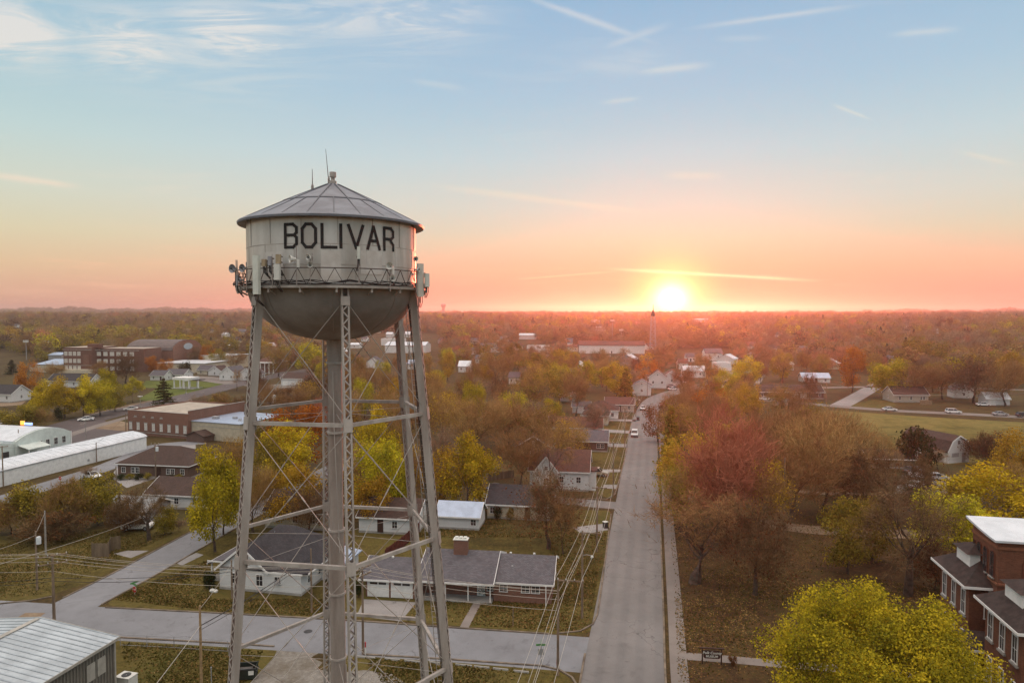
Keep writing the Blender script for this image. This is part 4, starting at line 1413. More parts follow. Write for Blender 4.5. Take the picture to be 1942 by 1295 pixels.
def gable_roof(L, W, h, rise, ov=.45, th=.16, ovx=.35, cx=0, cy=0):
    """ridge along x; slabs with real thickness and eaves"""
    k = rise / (W / 2)
    e = W / 2 + ov
    poly = [(-e, h - ov * k), (-e, h - ov * k + th), (0, h + rise + th), (e, h - ov * k + th), (e, h - ov * k), (0, h + rise)]
    mb = MB(); mb.prism([(y + cy, z) for y, z in poly], cx - L / 2 - ovx, cx + L / 2 + ovx, axis='x')
    return mb


def hip_roof(L, W, h, rise, ov=.45, th=.14, cx=0, cy=0, ridge=None):
    a, b = L / 2 + ov, W / 2 + ov
    r = max(0.02, (L - W) / 2) if ridge is None else ridge
    vs = [(-a, -b, h), (a, -b, h), (a, b, h), (-a, b, h), (-a, -b, h + th), (a, -b, h + th), (a, b, h + th), (-a, b, h + th), (-r, 0, h + rise + th), (r, 0, h + rise + th)]
    fs = [(3, 2, 1, 0), (0, 1, 5, 4), (1, 2, 6, 5), (2, 3, 7, 6), (3, 0, 4, 7), (4, 5, 9, 8), (6, 7, 8, 9), (5, 6, 9), (7, 4, 8)]
    return MB().add([(x + cx, y + cy, z) for x, y, z in vs], fs)


def gable_walls(L, W, h, rise, cx=0, cy=0, z0=0):
    poly = [(-W / 2, z0), (W / 2, z0), (W / 2, h), (0, h + rise - .02), (-W / 2, h)]
    mb = MB(); mb.prism([(y + cy, z) for y, z in poly], cx - L / 2, cx + L / 2, axis='x')
    return mb


def fascia(L, W, h, rise, ov, ovx, cx=0, cy=0, th=.16):
    """white boards along the eaves and the barge of a gable roof"""
    k = rise / (W / 2); mb = MB(); e = W / 2 + ov
    for s in (-1, 1):
        mb.box((cx, cy + s * (e + .02), h - ov * k + .06), (L + 2 * ovx + .06, .04, .22))
        for sx in (-1, 1):
            x = cx + sx * (L / 2 + ovx + .02)
            mb.beam((x, cy + s * e, h - ov * k + .05), (x, cy, h + rise + .05), .05, .26)
    return mb


def house(label, px, py, L, W, h, rise, rot='w', roof='gable', wallm=SIDING, roofm=SH_GREY, name='house', cat='house', group='houses of the town',
          front='wdw', sides=1, chimney=None, trim=True, land=None, found=True, rz=None):
    """one house; (px, py) is the middle of the foot of its camera-facing wall. The long side runs along the cross street (rot 'w')
    or along the long street (rot 'u'). front: letters along the street side, w = window, d = door, g = garage door, p = pair of windows"""
    p = G(px, py)
    a = rz if rz is not None else (ROT_W if rot == 'w' else ROT_U)
    if rot == 'w':
        c = p + Vector((-math.sin(a), math.cos(a), 0)) * (W / 2)
    else:
        c = p + Vector((math.cos(a), math.sin(a), 0)) * (L / 2)
    zt = terr(c.x, c.y)
    T = thing(name, label, cat, (c.x, c.y, zt), a, group)
    if roof == 'gable':
        gable_walls(L, W, h, rise).build('wall', wallm, T)
        R = gable_roof(L, W, h, rise).build('roof', roofm, T)
        if trim:
            fascia(L, W, h, rise, .45, .35).build('fascia', TRIM, R)
    elif roof == 'hip':
        MB().box((0, 0, h / 2), (L, W, h)).build('wall', wallm, T)
        R = hip_roof(L, W, h, rise).build('roof', roofm, T)
        if trim:
            mb = MB()
            for s in (-1, 1):
                mb.box((0, s * (W / 2 + .47), h + .06), (L + .98, .04, .2)); mb.box((s * (L / 2 + .47), 0, h + .06), (.04, W + .86, .2))
            mb.build('fascia', TRIM, R)
    else:       # flat
        MB().box((0, 0, h / 2), (L, W, h)).build('wall', wallm, T)
        mb = MB().box((0, 0, h + .05), (L - .5, W - .5, .1))
        R = mb.build('roof', roofm, T)
        pm = MB()
        for s in (-1, 1):
            pm.box((0, s * (W / 2 - .12), h + rise / 2), (L, .24, rise)); pm.box((s * (L / 2 - .12), 0, h + rise / 2), (.24, W - .48, rise))
        pm.build('parapet', wallm, R)
    if found:
        MB().box((0, 0, .18), (L + .06, W + .06, .36)).build('foundation', CONC, T)
    n = len(front)
    for i, ch in enumerate(front):
        x = -L / 2 + L * (i + .5) / n
        if ch == 'w':
            window(T, x, -W / 2 - .02, h * .56, .95, min(1.25, h * .45), '-y')
        elif ch == 'p':
            for s in (-.5, .5):
                window(T, x + s * 1.0, -W / 2 - .02, h * .56, .9, min(1.25, h * .45), '-y')
        elif ch == 'd':
            door(T, x, -W / 2 - .02, .2, .95, 2.05, '-y', DARKW)
        elif ch == 'g':
            door(T, x, -W / 2 - .02, .1, min(2.6, L / n * .85), 2.1, '-y', WHITE)
    for i in range(sides):
        y = -W / 2 + W * (i + .5) / sides
        for fc, x in (('-x', -L / 2 - .02), ('+x', L / 2 + .02)):
            window(T, x, y, h * .56, .9, min(1.2, h * .42), fc)
    if roof == 'gable' and rise > 1.6 and sides:
        for fc, x in (('-x', -L / 2 - .02), ('+x', L / 2 + .02)):
            window(T, x, 0, h + rise * .38, .6, .7, fc, bars=(0, 1))
    if chimney:
        cx, cyy, hh = chimney
        MB().box((cx, cyy, h + hh / 2), (.8, .6, hh)).box((cx, cyy, h + hh + .06), (.92, .72, .12)).build('chimney', BRICK, R)
    FOOT.append((c.x, c.y, max(L, W) * .55))
    LAND.append((land or label_short(label), c.x, c.y))
    if p.y > 200:
        VIS.append((px, py, max(4, .5 * (L if rot == 'w' else W) * FPX / p.y), h * .5 * FPX / p.y, p.y))
    return T


def label_short(s):
    return s.split(',')[0]


# ---- white corner house -------------------------------------------------
def white_corner_house():
    p0, p1 = G(417, 1116), G(571, 1130)
    a = math.atan2(p1.y - p0.y, p1.x - p0.x); L = (p1 - p0).length
    W = 10.5; h = 2.75
    T = thing('house', 'white corner house with steep charcoal roof and a front gable, behind the tower legs', 'house', (p0.x, p0.y, 0), a, 'houses of the town')
    wl = MB(); wl.box((L / 2, W / 2, h / 2), (L, W, h))
    gw = L * .58
    wl.prism([(0.001, h - .001), (gw, h - .001), (gw * .52, h + 2.75)], -.003, .25)
    wl.build('wall', SIDING, T)
    rf = hip_roof(L, W, h, 4.0, .4, .14, L / 2 + .6, W / 2 + .3, ridge=1.2)
    rf.v = [(x, y, z) for x, y, z in rf.v]
    roof = rf.build('roof', SH_DARK, T)
    # front gable running back into the main roof
    m = MB(); th = .14
    pk = (gw * .52, h + 2.85)
    poly = [(-.45, h - .25), (-.45, h - .25 + th), (pk[0], pk[1] + th), (gw + .45, h - .22 + th), (gw + .45, h - .22), pk]
    m.prism(poly, -.38, W * .5); m.build('gable_roof', SH_DARK, roof)
    b = MB()
    b.beam((-.5, -.42, h - .2), (pk[0], -.42, pk[1] + .08), .06, .24); b.beam((gw + .5, -.42, h - .17), (pk[0], -.42, pk[1] + .08), .06, .24)
    b.box(((gw + L) / 2 + .25, -.46, h + .05), (L - gw + .4, .05, .2)); b.box((L + 1.02, W / 2 + .3, h + .05), (.05, W + .7, .2))
    b.build('barge_board', TRIM, roof)
    window(T, gw * .86, -.02, 1.55, 1.0, 1.5, '-y'); window(T, L * .72, -.02, 1.75, .95, .95, '-y'); window(T, L * .2, -.02, 1.55, .95, 1.4, '-y')
    window(T, L + .02, 2.0, 1.6, .9, 1.3, '+x'); window(T, L + .02, 5.0, 1.6, 1.4, 1.2, '+x'); window(T, L + .02, 8, 1.6, .9, 1.2, '+x')
    MB().box((L * .72, -.2, 1.45), (.6, .35, .38)).build('window_unit', GREYP, T)
    # side porch on the left
    MB().box((-1.4, 5.2, .2), (2.8, 6.0, .4)).build('porch_floor', CONC, T)
    pr = MB().add([(-3.1, 1.9, 2.25), (.1, 1.9, 3.05), (.1, 8.5, 3.05), (-3.1, 8.5, 2.25), (-3.1, 1.9, 2.4), (.1, 1.9, 3.2), (.1, 8.5, 3.2), (-3.1, 8.5, 2.4)],
                  [(0, 3, 2, 1), (4, 5, 6, 7), (0, 1, 5, 4), (1, 2, 6, 5), (2, 3, 7, 6), (3, 0, 4, 7)])
    po = pr.build('porch_roof', SH_GREY, T)
    MB().box((-3.13, 5.2, 2.3), (.05, 6.7, .22)).box((-1.5, 1.87, 2.68), (3.2, .05, .2)).build('fascia', TRIM, po)
    for y in (2.4, 5.2, 8.0):
        MB().box((-2.8, y, 1.3), (.16, .16, 1.95)).build('porch_post', TRIM, T)
    rv = MB().box((L * .78, 3.0, h + 1.9), (.35, .35, .4)).tube([(L * .45, 4.5, h + 2.8), (L * .45, 4.5, h + 3.6)], .06, 6)
    rv.build('roof_vent', GREYP, roof)
    MB().box((L / 2, W / 2, .15), (L + .08, W + .08, .3)).build('foundation', CONC, T)
    # right rear wing
    MB().box((L + 1.6, 7.5, 1.2), (3.2, 4.5, 2.4)).build('rear_wing', SIDING, T)
    MB().add([(L + .02, 5.0, 2.9), (L + 3.6, 5.0, 2.4), (L + 3.6, 10.1, 2.4), (L + .02, 10.1, 2.9), (L + .02, 5.0, 3.05), (L + 3.6, 5.0, 2.55), (L + 3.6, 10.1, 2.55), (L + .02, 10.1, 3.05)],
             [(0, 3, 2, 1), (4, 5, 6, 7), (0, 1, 5, 4), (1, 2, 6, 5), (2, 3, 7, 6), (3, 0, 4, 7)]).build('wing_roof', METAL_B, T)
    c = p0 + Vector((math.cos(a), math.sin(a), 0)) * L / 2 + Vector((-math.sin(a), math.cos(a), 0)) * W / 2
    FOOT.append((c.x, c.y, 9)); LAND.append(('white corner house', c.x, c.y))


white_corner_house()


# ---- brick ranch house with double garage --------------------------------
def ranch_house():
    p0, p1 = G(695, 1130), G(1030, 1123)
    a = ROT_W + rad(1.5)
    X = Vector((math.cos(a), math.sin(a), 0)); Yv = Vector((-math.sin(a), math.cos(a), 0))
    p0 = p0 - X * .1
    T = thing('house', 'long low brick ranch house with grey roof and double white garage, right of the tower', 'house', (p0.x, p0.y, 0), a, 'houses of the town')
    Lg, Lm = 6.9, 9.0
    Lw = 7.0
    hg, h = 2.35, 2.55
    y0g, y0m, y0w = 0.0, 1.6, .6
    Wg, Wm, Ww = 7.0, 8.0, 8.6
    wl = MB()
    wl.add([(0, y0g, 0), (Lg, y0g, 0), (Lg, y0g + Wg, 0), (0, y0g + Wg, 0), (0, y0g, hg), (Lg, y0g, hg), (Lg, y0g + Wg, hg), (0, y0g + Wg, hg), (0, y0g + Wg / 2, hg + 1.3), (Lg, y0g + Wg / 2, hg + 1.3)],
           [(0, 1, 5, 4), (2, 3, 7, 6), (3, 0, 4, 8, 7), (1, 2, 6, 9, 5)])
    wl.box((Lg + Lm / 2, y0m + Wm / 2, h / 2), (Lm, Wm, h))
    x0 = Lg + Lm
    wl.add([(x0, y0w, 0), (x0 + Lw, y0w, 0), (x0 + Lw, y0w + Ww, 0), (x0, y0w + Ww, 0), (x0, y0w, h), (x0 + Lw, y0w, h), (x0 + Lw, y0w + Ww, h), (x0, y0w + Ww, h), (x0, y0w + Ww / 2, h + 1.55), (x0 + Lw, y0w + Ww / 2, h + 1.55)],
           [(0, 1, 5, 4), (2, 3, 7, 6), (3, 0, 4, 8, 7), (1, 2, 6, 9, 5)])
    wl.build('wall', BRICK, T)
    g = gable_roof(Lg, Wg, hg, 1.35, .5, .14, .35, Lg / 2 - .35, y0g + Wg / 2).build('roof', SH_GREY, T)
    fascia(Lg, Wg, hg, 1.35, .5, .35, Lg / 2 - .35, y0g + Wg / 2).build('fascia', TRIM, g)
    # main roof reaches forward over the porch
    Wm2 = 10.6; cy_ = y0w + Ww / 2 - .1
    m = gable_roof(Lm, Wm2, h, 2.0, .3, .14, .3, Lg + Lm / 2 - .1, cy_ + .0).build('roof', SH_GREY, T)
    fascia(Lm, Wm2, h, 2.0, .3, .3, Lg + Lm / 2 - .1, cy_).build('fascia', TRIM, m)
    w = gable_roof(Lw + .3, Ww, h, 1.72, .45, .13, .35, x0 + Lw / 2 - .15, y0w + Ww / 2).build('roof', SH_GREY, T)
    fascia(Lw + .3, Ww, h, 1.72, .45, .35, x0 + Lw / 2 - .15, y0w + Ww / 2).build('fascia', TRIM, w)
    ch = MB().box((Lg + Lm * .47, cy_ - .5, h + 2.2), (1.75, .95, 2.9))
    co = ch.build('chimney', BRICK, m)
    b = MB().box((Lg + Lm * .47, cy_ - .5, h + 3.68), (1.9, 1.1, .1))
    for s in (-.55, 0, .55):
        b.box((Lg + Lm * .47 + s, cy_ - .5, h + 3.85), (.4, .45, .22))
    b.build('chimney_cap', PLASTIC, co)
    vm = MB()
    for x, y, z in ((2.5, 3.2, hg + 1.5), (Lg + 1.2, cy_ + .3, h + 2.15), (x0 + 1.5, y0w + 4.5, h + 1.85), (x0 + 4.5, y0w + 4.6, h + 1.85), (x0 + 2, y0w + 2.4, h + .95)):
        vm.box((x, y, z), (.25, .25, .22))
    vm.build('roof_vent', PLASTIC, m)
    # garage doors
    for x in (1.62, 4.62):
        d = MB().box((0, -.03, 1.02), (2.45, .08, 2.04)).box((0, -.045, .5), (2.3, .08, .03)).box((0, -.045, 1.0), (2.3, .08, .03)).build('garage_door', WHITE, T, (x, y0g - .01, .05))
        MB().box((-.55, -.08, 1.68), (.95, .04, .26)).box((.55, -.08, 1.68), (.95, .04, .26)).build('pane', GLASS, d)
        MB().box((0, -.05, 2.12), (2.75, .1, .16)).box((-1.3, -.05, 1.02), (.14, .1, 2.04)).box((1.3, -.05, 1.02), (.14, .1, 2.04)).build('door_frame', TRIM, d)
    # windows
    for x in (Lg + 1.1, Lg + 3.6, Lg + 5.6):
        window(T, x, y0m - .02, 1.75, 1.0, .75, '-y', bars=(1, 0))
    door(T, Lg + 7.3, y0m - .02, .2, 1.0, 2.1, '-y', WHITE); window(T, Lg + 8.4, y0m - .02, 1.5, .8, 1.4, '-y')
    window(T, x0 + 1.2, y0w - .02, 1.7, 1.0, .95, '-y'); window(T, x0 + 3.9, y0w - .02, 1.7, 1.05, .95, '-y'); window(T, x0 + 5.1, y0w - .02, 1.7, 1.05, .95, '-y')
    window(T, x0 + Lw + .02, y0w + 4, 1.6, 1.0, 1.1, '+x'); window(T, x0 + Lw + .02, y0w + 7, 1.6, 1.0, 1.1, '+x')
    for x in (Lg + .3, Lg + 3.2, Lg + 6.0, Lg + 8.7):
        MB().box((x, -.15, 1.32), (.13, .13, 2.5)).build('porch_post', TRIM, T)
    MB().box((Lg + Lm / 2, .7, .09), (Lm - .2, 1.9, .18)).build('porch_floor', CONC, T)
    MB().box((x0 + Lw - .6, y0w - .55, 1.2), (.1, .1, 2.4)).build('downpipe', TRIM, T)
    for t, r in (((3.5, 3.5), 6), ((12, 6), 7), ((20, 5), 6)):
        q = p0 + X * t[0] + Yv * t[1]; FOOT.append((q.x, q.y, r))
    q = p0 + X * 12 + Yv * 4; LAND.append(('brick ranch house', q.x, q.y))


ranch_house()


# ---- brick museum with a white-capped tower, lower right ------------------
def museum():
    p = at(1888, 1029, 63.0)     # near-left corner of the tower's eave
    a = -U_ANG                   # local x across the street, y along it
    H = p.z - .1
    org = Vector((p.x, p.y, 0)) + VX * .5 + UX * .5
    T = thing('museum_building', 'red brick museum with dark hip roofs and a white-capped square tower', 'museum', org, a, None)
    D, Wd = 5.2, 8.5
    MB().box((Wd / 2, D / 2, H / 2), (Wd, D, H)).build('tower_wall', BRICKM, T)
    n = 8; mb = MB(); ov = .5
    vs = []; fs = []
    for i in range(n + 1):       # white sheet roof, gently curved up to the back
        t = i / n
        y = -ov + (D + 2 * ov) * t; z = H + .12 + .55 * t ** 1.6
        for x in (-ov, Wd + ov):
            vs += [(x, y, z), (x, y, z + .2)]
    for i in range(n):
        o = i * 4
        fs += [(o + 1, o + 3, o + 7, o + 5), (o, o + 4, o + 6, o + 2), (o, o + 1, o + 5, o + 4), (o + 2, o + 6, o + 7, o + 3)]
    fs += [(0, 2, 3, 1), (n * 4, n * 4 + 1, n * 4 + 3, n * 4 + 2)]
    mb.add(vs, fs).build('tower_roof', METAL_W, T)
    MB().prism([(-.003, H - .02), (D + .003, H - .02), (D + .003, H + .58), (D * .5, H + .28), (-.003, H + .12)], 0, Wd, axis='x').build('gable_wall', BRICKM, T)
    CB = rows_mat('brick_course', (0.33, 0.13, 0.07), (.2, .12, .09), .09, brick=.26)
    MB().box((Wd / 2, -.06, H - 4.0), (Wd + .12, .14, .2)).box((-.06, D / 2, H - 4.0), (.14, D + .2, .2)).box((-.05, D / 2, H - .5), (.12, D + .1, .3)).box((Wd / 2, -.05, H - .5), (Wd + .1, .12, .3)).build('string_course', CB, T)

    def arch(x, y, z, w, h, face, blind=False):
        rz = 0 if face == '-y' else -math.pi / 2
        poly = [(-w / 2, -h / 2), (w / 2, -h / 2)] + [(w / 2 * math.cos(t), h / 2 - w / 2 + w / 2 * math.sin(t)) for t in [math.pi * k / 8 for k in range(9)]]
        o = MB().prism([(q[0] * 1.25, q[1] * 1.06) for q in poly], -.07, .02).build('arched_window', rows_mat('brick_arch', (0.20, 0.062, 0.035), (.13, .08, .06), .09, brick=.2), T, (x, y, z), rz)
        MB().prism(poly, -.10, -.06).build('pane', BRICKM if blind else GLASS, o)
        if not blind:
            MB().box((0, -.11, -.1), (.05, .04, h * .8)).box((0, -.11, -.1), (w, .04, .05)).build('sash', DARKW, o)
        MB().box((0, -.12, -h / 2), (w * 1.3, .2, .12)).build('sill', CONC, o)
    for k in range(3):
        arch(-.02, 1.0 + k * 1.35, H - 2.4, .74, 2.5, '-x')
    arch(-.02, 4.75, H - 2.1, .36, 1.7, '-x')
    arch(2.9, -.02, H - 2.5, 1.4, 2.3, '-y', True); arch(6.0, -.02, H - 2.5, 1.4, 2.3, '-y', True)
    for yy in (1.5, 3.4):
        window(T, -.02, yy, H - 5.6, .8, 1.9, '-x', glass=BLIND)
    SL = mat('dark_brown_slate', (0.05, 0.036, 0.033), .85, .2, 1.5, bump=.15, bscale=14)

    def wing(y0, Ly, nwin):
        x0, Lx, h, rise = -1.75, 12.0, 8.45, 3.0
        MB().box((x0 + Lx / 2, y0 + Ly / 2, h / 2), (Lx, Ly, h)).build('wing_wall', BRICKM, T)
        r = hip_roof(Lx, Ly, h, rise, .7, .2, x0 + Lx / 2, y0 + Ly / 2, ridge=Lx / 2 - Ly / 2).build('wing_roof', SL, T)
        b = MB()
        for s in (-1, 1):
            b.box((x0 + Lx / 2, y0 + Ly / 2 + s * (Ly / 2 + .72), h + .09), (Lx + 1.5, .05, .24)); b.box((x0 + Lx / 2 + s * (Lx / 2 + .72), y0 + Ly / 2, h + .09), (.05, Ly + 1.4, .24))
        b.build('eave_board', TRIM, r)
        cx, cy, w, zb, zt = x0 + .75, y0 + Ly / 2, 3.0, h + .75, h + 2.6      # dormer on the street slope
        MB().add([(cx, cy - w / 2, zb), (cx + 3, cy - w / 2, zb), (cx + 3, cy + w / 2, zb), (cx, cy + w / 2, zb), (cx, cy - w / 2, zt), (cx + 3, cy - w / 2, zt), (cx + 3, cy + w / 2, zt), (cx, cy + w / 2, zt)],
                 [(0, 1, 5, 4), (2, 3, 7, 6), (3, 0, 4, 7), (1, 2, 6, 5), (4, 5, 6, 7)]).build('dormer_wall', WHITE, r)
        MB().add([(cx - .35, cy - w / 2 - .3, zt), (cx + 3.4, cy - w / 2 - .3, zt), (cx + 3.4, cy + w / 2 + .3, zt), (cx - .35, cy + w / 2 + .3, zt), (cx + 1.2, cy, zt + .85), (cx + 3.4, cy, zt + .85)],
                 [(3, 2, 1, 0), (0, 1, 5, 4), (2, 3, 4, 5), (3, 0, 4), (1, 2, 5)]).build('dormer_roof', SL, r)
        for k in range(nwin):
            yy = y0 + Ly * (k + .5) / nwin
            for zz in (h - 1.9, h - 5.9):
                o = window(T, x0 - .02, yy, zz, .9, 2.4, '-x')
                MB().box((0, -.06, -1.35), (1.25, .22, .16)).build('sill', CONC, o)
        for k in range(2):
            window(T, x0 + 1.8 + 2.6 * k, y0 - .02, h - 1.9, 1.0, 2.4, '-y')
    wing(-8.3, 6.4, 3); wing(1.5, 6.6, 3)
    po = MB().box((-2.3, .2, 3.5), (3.6, 3.4, .2)).add([(-4.3, -1.7, 3.6), (-.6, -1.7, 3.6), (-.6, 2.1, 3.6), (-4.3, 2.1, 3.6), (-.6, .2, 4.7), (-2.2, .2, 4.7)], [(0, 1, 4, 5), (3, 5, 4, 2), (0, 5, 3)]).build('porch_roof', SL, T)
    MB().box((-4.32, .2, 3.52), (.05, 3.9, .22)).box((-2.4, -1.72, 3.52), (3.8, .05, .22)).build('eave_board', TRIM, po)
    for x, y in ((-3.95, -1.4), (-3.95, 1.7), (-2.2, -1.4)):
        MB().tube([(x, y, 0), (x, y, 3.4)], .13, 10).build('porch_column', TRIM, T)
    MB().box((-2.6, .2, .2), (3.6, 3.8, .4)).build('porch_floor', CONC, T)
    q = org + VX * 4; FOOT.append((q.x, q.y, 11)); LAND.append(('brick museum', q.x, q.y))


museum()


# ---- metal shed, lower left ----------------------------------------------
def metal_shed():
    c = at(226, 1207, 61.0)              # far right corner of the eave
    ze = c.z; half = 8.2; zr = ze + .95; Ls = 30.0
    T = thing('metal_shed', 'large pale blue metal shed with a ribbed grey side wall at lower left', 'shed', (c.x - .3 * VX.x, c.y - .3, 0), -U_ANG, None)
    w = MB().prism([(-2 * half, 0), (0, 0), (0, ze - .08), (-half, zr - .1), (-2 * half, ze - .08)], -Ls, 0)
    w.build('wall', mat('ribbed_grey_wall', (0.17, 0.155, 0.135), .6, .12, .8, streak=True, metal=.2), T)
    rib = MB(); y = -.15
    while y > -Ls:
        rib.box((.03, y, (ze - .1) / 2), (.06, .08, ze - .1)); y -= .33
    rib.build('wall_rib', mat('rib_grey', (0.25, 0.235, 0.205), .6, .1, 1), T)
    th = .1; k = (zr - ze) / half; e = .35
    poly = [(-2 * half - e, ze - e * k), (-half, zr), (e, ze - e * k), (e, ze - e * k + th), (-half, zr + th), (-2 * half - e, ze - e * k + th)]
    roof = MB().prism(poly, -Ls - .3, .3).build('roof', mat('grey_blue_sheet', (0.45, 0.495, 0.525), .38, .12, .45, metal=.15, spec=.5), T)
    cr = MB(); y = .2
    while y > -Ls:
        cr.beam((e - .02, y, ze - e * k + th + .015), (-half, y, zr + th + .015), .13, .06)
        cr.beam((-half, y, zr + th + .015), (-2 * half - e, y, ze - e * k + th + .015), .13, .06); y -= .62
    cr.build('corrugation', mat('ridge_of_sheet', (0.36, 0.40, 0.435), .4, .1, .8, metal=.15), roof)
    tr = MB().box((e + .03, -Ls / 2, ze - e * k + .02), (.06, Ls + .6, .26)).box((-half, -Ls / 2, zr + th + .05), (.5, Ls, .05))
    tr.beam((e, .33, ze - e * k + .04), (-half, .33, zr + .04), .05, .24).beam((-half, .33, zr + .04), (-2 * half - e, .33, ze - e * k + .04), .05, .24)
    tr.build('barge_trim', mat('trim_grey', (0.40, 0.38, 0.34), .6, .1, 1), roof)
    MB().box((.05, -.06, ze / 2), (.16, .16, ze - .2)).build('downpipe', mat('trim_grey', (0.4, 0.38, .34)), T)
    for y in (-1.6, -2.75):
        MB().box((.09, y, ze - 1.7), (.06, .9, 1.5)).build('louvre_panel', mat('trim_grey', (0.4, 0.38, .34)), T)
    q = Vector((c.x, c.y, 0)) - VX * 8 - UX * 12
    FOOT.append((q.x, q.y, 16)); LAND.append(('metal shed', q.x, q.y))
    a = thing('cooling_unit', 'white cooling unit with round fan on the ground by the metal shed', 'cooling unit', G(240, 1300), rad(-14))
    MB().box((0, 0, .5), (1.5, 1.1, 1.0)).box((0, 0, 1.03), (1.56, 1.16, .06)).build('casing', PLASTIC, a)
    MB().lathe([(.42, 1.06), (.42, 1.10), (.3, 1.10), (.05, 1.08)], 18).build('fan', IRON, a)


metal_shed()

# ---- houses and sheds nearby -----------------------------------------------
house('small white garage with a bright blue-white metal roof, behind the ranch house', 868, 1004, 6.9, 5.2, 2.3, 1.5, 'w', roofm=METAL_B, front='...w', sides=0, group=None, name='garage', cat='garage', land='small white garage')
house('cream house with brown roof behind the white corner house', 560, 1003, 10.5, 8, 2.9, 2.3, 'w', wallm=CREAM, roofm=SH_BROWN, front='pwp', land='cream house')
house('white cottage behind the riser pipe with brown roof', 735, 1012, 9.5, 7.5, 2.7, 2.0, 'w', roofm=SH_BROWN, front='.dw.', land='white cottage')
house('low cream house with dark roof behind a bare tree, right of the small garage', 985, 985, 11.0, 8, 2.6, 2.2, 'w', wallm=CREAM, roofm=SH_DARK, front='pwdw', land='low cream house')
house('white gabled house with red-brown roof and bay, left of the long street', 1060, 930, 11.5, 9.5, 4.0, 3.2, 'w', roofm=SH_RED, front='wpw', sides=2, chimney=(1.5, .6, 3.4), land='white gabled house')
# cross gable on the white gabled house
def cross_gable():
    T = [o for o in bpy.data.objects if o.get('label', '').startswith('white gabled house')][0]
    h, W = 4.0, 9.5
    MB().prism([(-4.6, .3), (-.2, .3), (-.2, h), (-2.4, h + 2.7), (-4.6, h)], -W / 2 - 1.2, -.5).build('gable_wing', SIDING, T)
    r = MB(); k = 2.7 / 2.2
    r.prism([(-4.9, h - .35), (-2.4, h + 2.75), (.1, h - .35), (.1, h - .18), (-2.4, h + 2.92), (-4.9, h - .18)], -W / 2 - 1.5, .4)
    ro = r.build('gable_roof', SH_RED, T)
    MB().beam((-4.9, -W / 2 - 1.53, h - .25), (-2.4, -W / 2 - 1.53, h + 2.85), .05, .26).beam((.1, -W / 2 - 1.53, h - .25), (-2.4, -W / 2 - 1.53, h + 2.85), .05, .26).build('barge_board', TRIM, ro)
    window(T, -2.4, -W / 2 - 1.22, 2.0, 1.1, 1.4, '-y'); window(T, -2.4, -W / 2 - 1.22, h + .6, .7, .9, '-y')
    b = MB().box((W * .5 + 1.6, -2.2, 1.9), (1.6, 3.2, 3.8)); b.build('bay', SIDING, T)
    MB().box((W * .5 + 1.65, -2.2, 3.9), (2.0, 3.6, .2)).build('bay_roof', SH_RED, T)


cross_gable()
house('brick house with grey roof and street-facing gable, left of the tall bare tree', 1012, 868, 8.5, 8, 2.8, 2.4, 'u', wallm=BRICKD, roofm=SH_GREY, front='wdw', land='grey-roofed brick house')
house('low house with grey-purple roof and white porch beside the street', 1112, 856, 10.5, 8, 2.7, 2.0, 'w', wallm=BRICKD, roofm=SH_GREY, front='wdp', land='grey-purple roofed house')
house('cream house with long red roof, nearest of the row with driveways', 1090, 829, 15, 8, 2.8, 2.2, 'w', wallm=CREAM, roofm=SH_RED, front='wpwdw', land='red roofed house')
house('cream house with hipped red roof, second of the driveways row', 1128, 806, 9.5, 8, 2.9, 2.6, 'u', roof='hip', wallm=CREAM, roofm=SH_BROWN, front='wdw', land='hipped red roofed house')
house('white house with brown hipped roof, third of the row with driveways', 1140, 795, 11, 9, 2.9, 2.6, 'w', roof='hip', wallm=WHITE, roofm=SH_BROWN, front='wpw', land='brown hipped house')
house('low dark-roofed house, last of the row before the bend', 1175, 781, 10, 8, 2.7, 2.0, 'w', wallm=SIDINGB, roofm=SH_RED, front='wdw', land='house before the bend')
house('small white shed behind the row of driveways', 1102, 784, 6, 4.5, 2.5, 1.4, 'w', roofm=SH_GREY, front='g', sides=0, name='shed', cat='shed', group=None, land='small white shed')
house('low metal-roofed shed among trees behind the row of driveways', 1075, 762, 6, 4, 2.4, 1.2, 'w', roofm=METAL_W, front='.', sides=0, name='shed', cat='shed', group=None, land='metal-roofed shed')
house('white house at the outside of the street bend', 1217, 751, 9, 7.5, 4.2, 2.2, 'u', roofm=SH_GREY, front='wdw', land='white house at the bend')
house('white two-storey house with tall gable beyond the bend', 1247, 737, 9, 8, 5.2, 3.0, 'u', roofm=SH_RED, front='wwdw', sides=2, land='two-storey white house')
house('white house with orange-brown roof and front porch beyond the bend', 1274, 731, 10, 8, 4.4, 2.6, 'u', roofm=SH_RED, front='wdw', land='orange-brown roofed house')
house('brown bungalow with white-posted porch right of the bend', 1350, 748, 10.5, 9, 2.9, 3.0, 'u', wallm=SIDINGB, roofm=SH_BROWN, front='wdw', land='brown bungalow')
house('long brown-brick ranch house with two white garage doors by the field road', 1500, 756, 26, 9, 2.8, 2.4, 'w', wallm=BRICKD, roofm=SH_BROWN, front='w.w.gg.w', land='brown ranch house', rz=rad(-4))
house('tan house under bare trees beside the farm drive', 1728, 763, 13, 9, 3.0, 2.8, 'w', wallm=SIDINGB, roofm=SH_BROWN, front='wwp', land='tan house', rz=rad(-3))
house('small grey-white house behind bare trees, left of the white shed by the field road', 1828, 756, 7, 7, 3.4, 2.6, 'u', roofm=SH_GREY, front='w', land='grey-white house')
house('small white shed between trunks by the field road', 1893, 769, 8, 6, 2.6, 2.0, 'w', roofm=METAL_W, front='g.', sides=0, name='shed', cat='shed', group=None, land='field road shed')
house('house with blue metal roof behind the brown ranch house', 1548, 726, 13, 8, 2.6, 2.0, 'w', wallm=WHITE, roofm=METAL_B, front='wdw', land='blue roofed house')
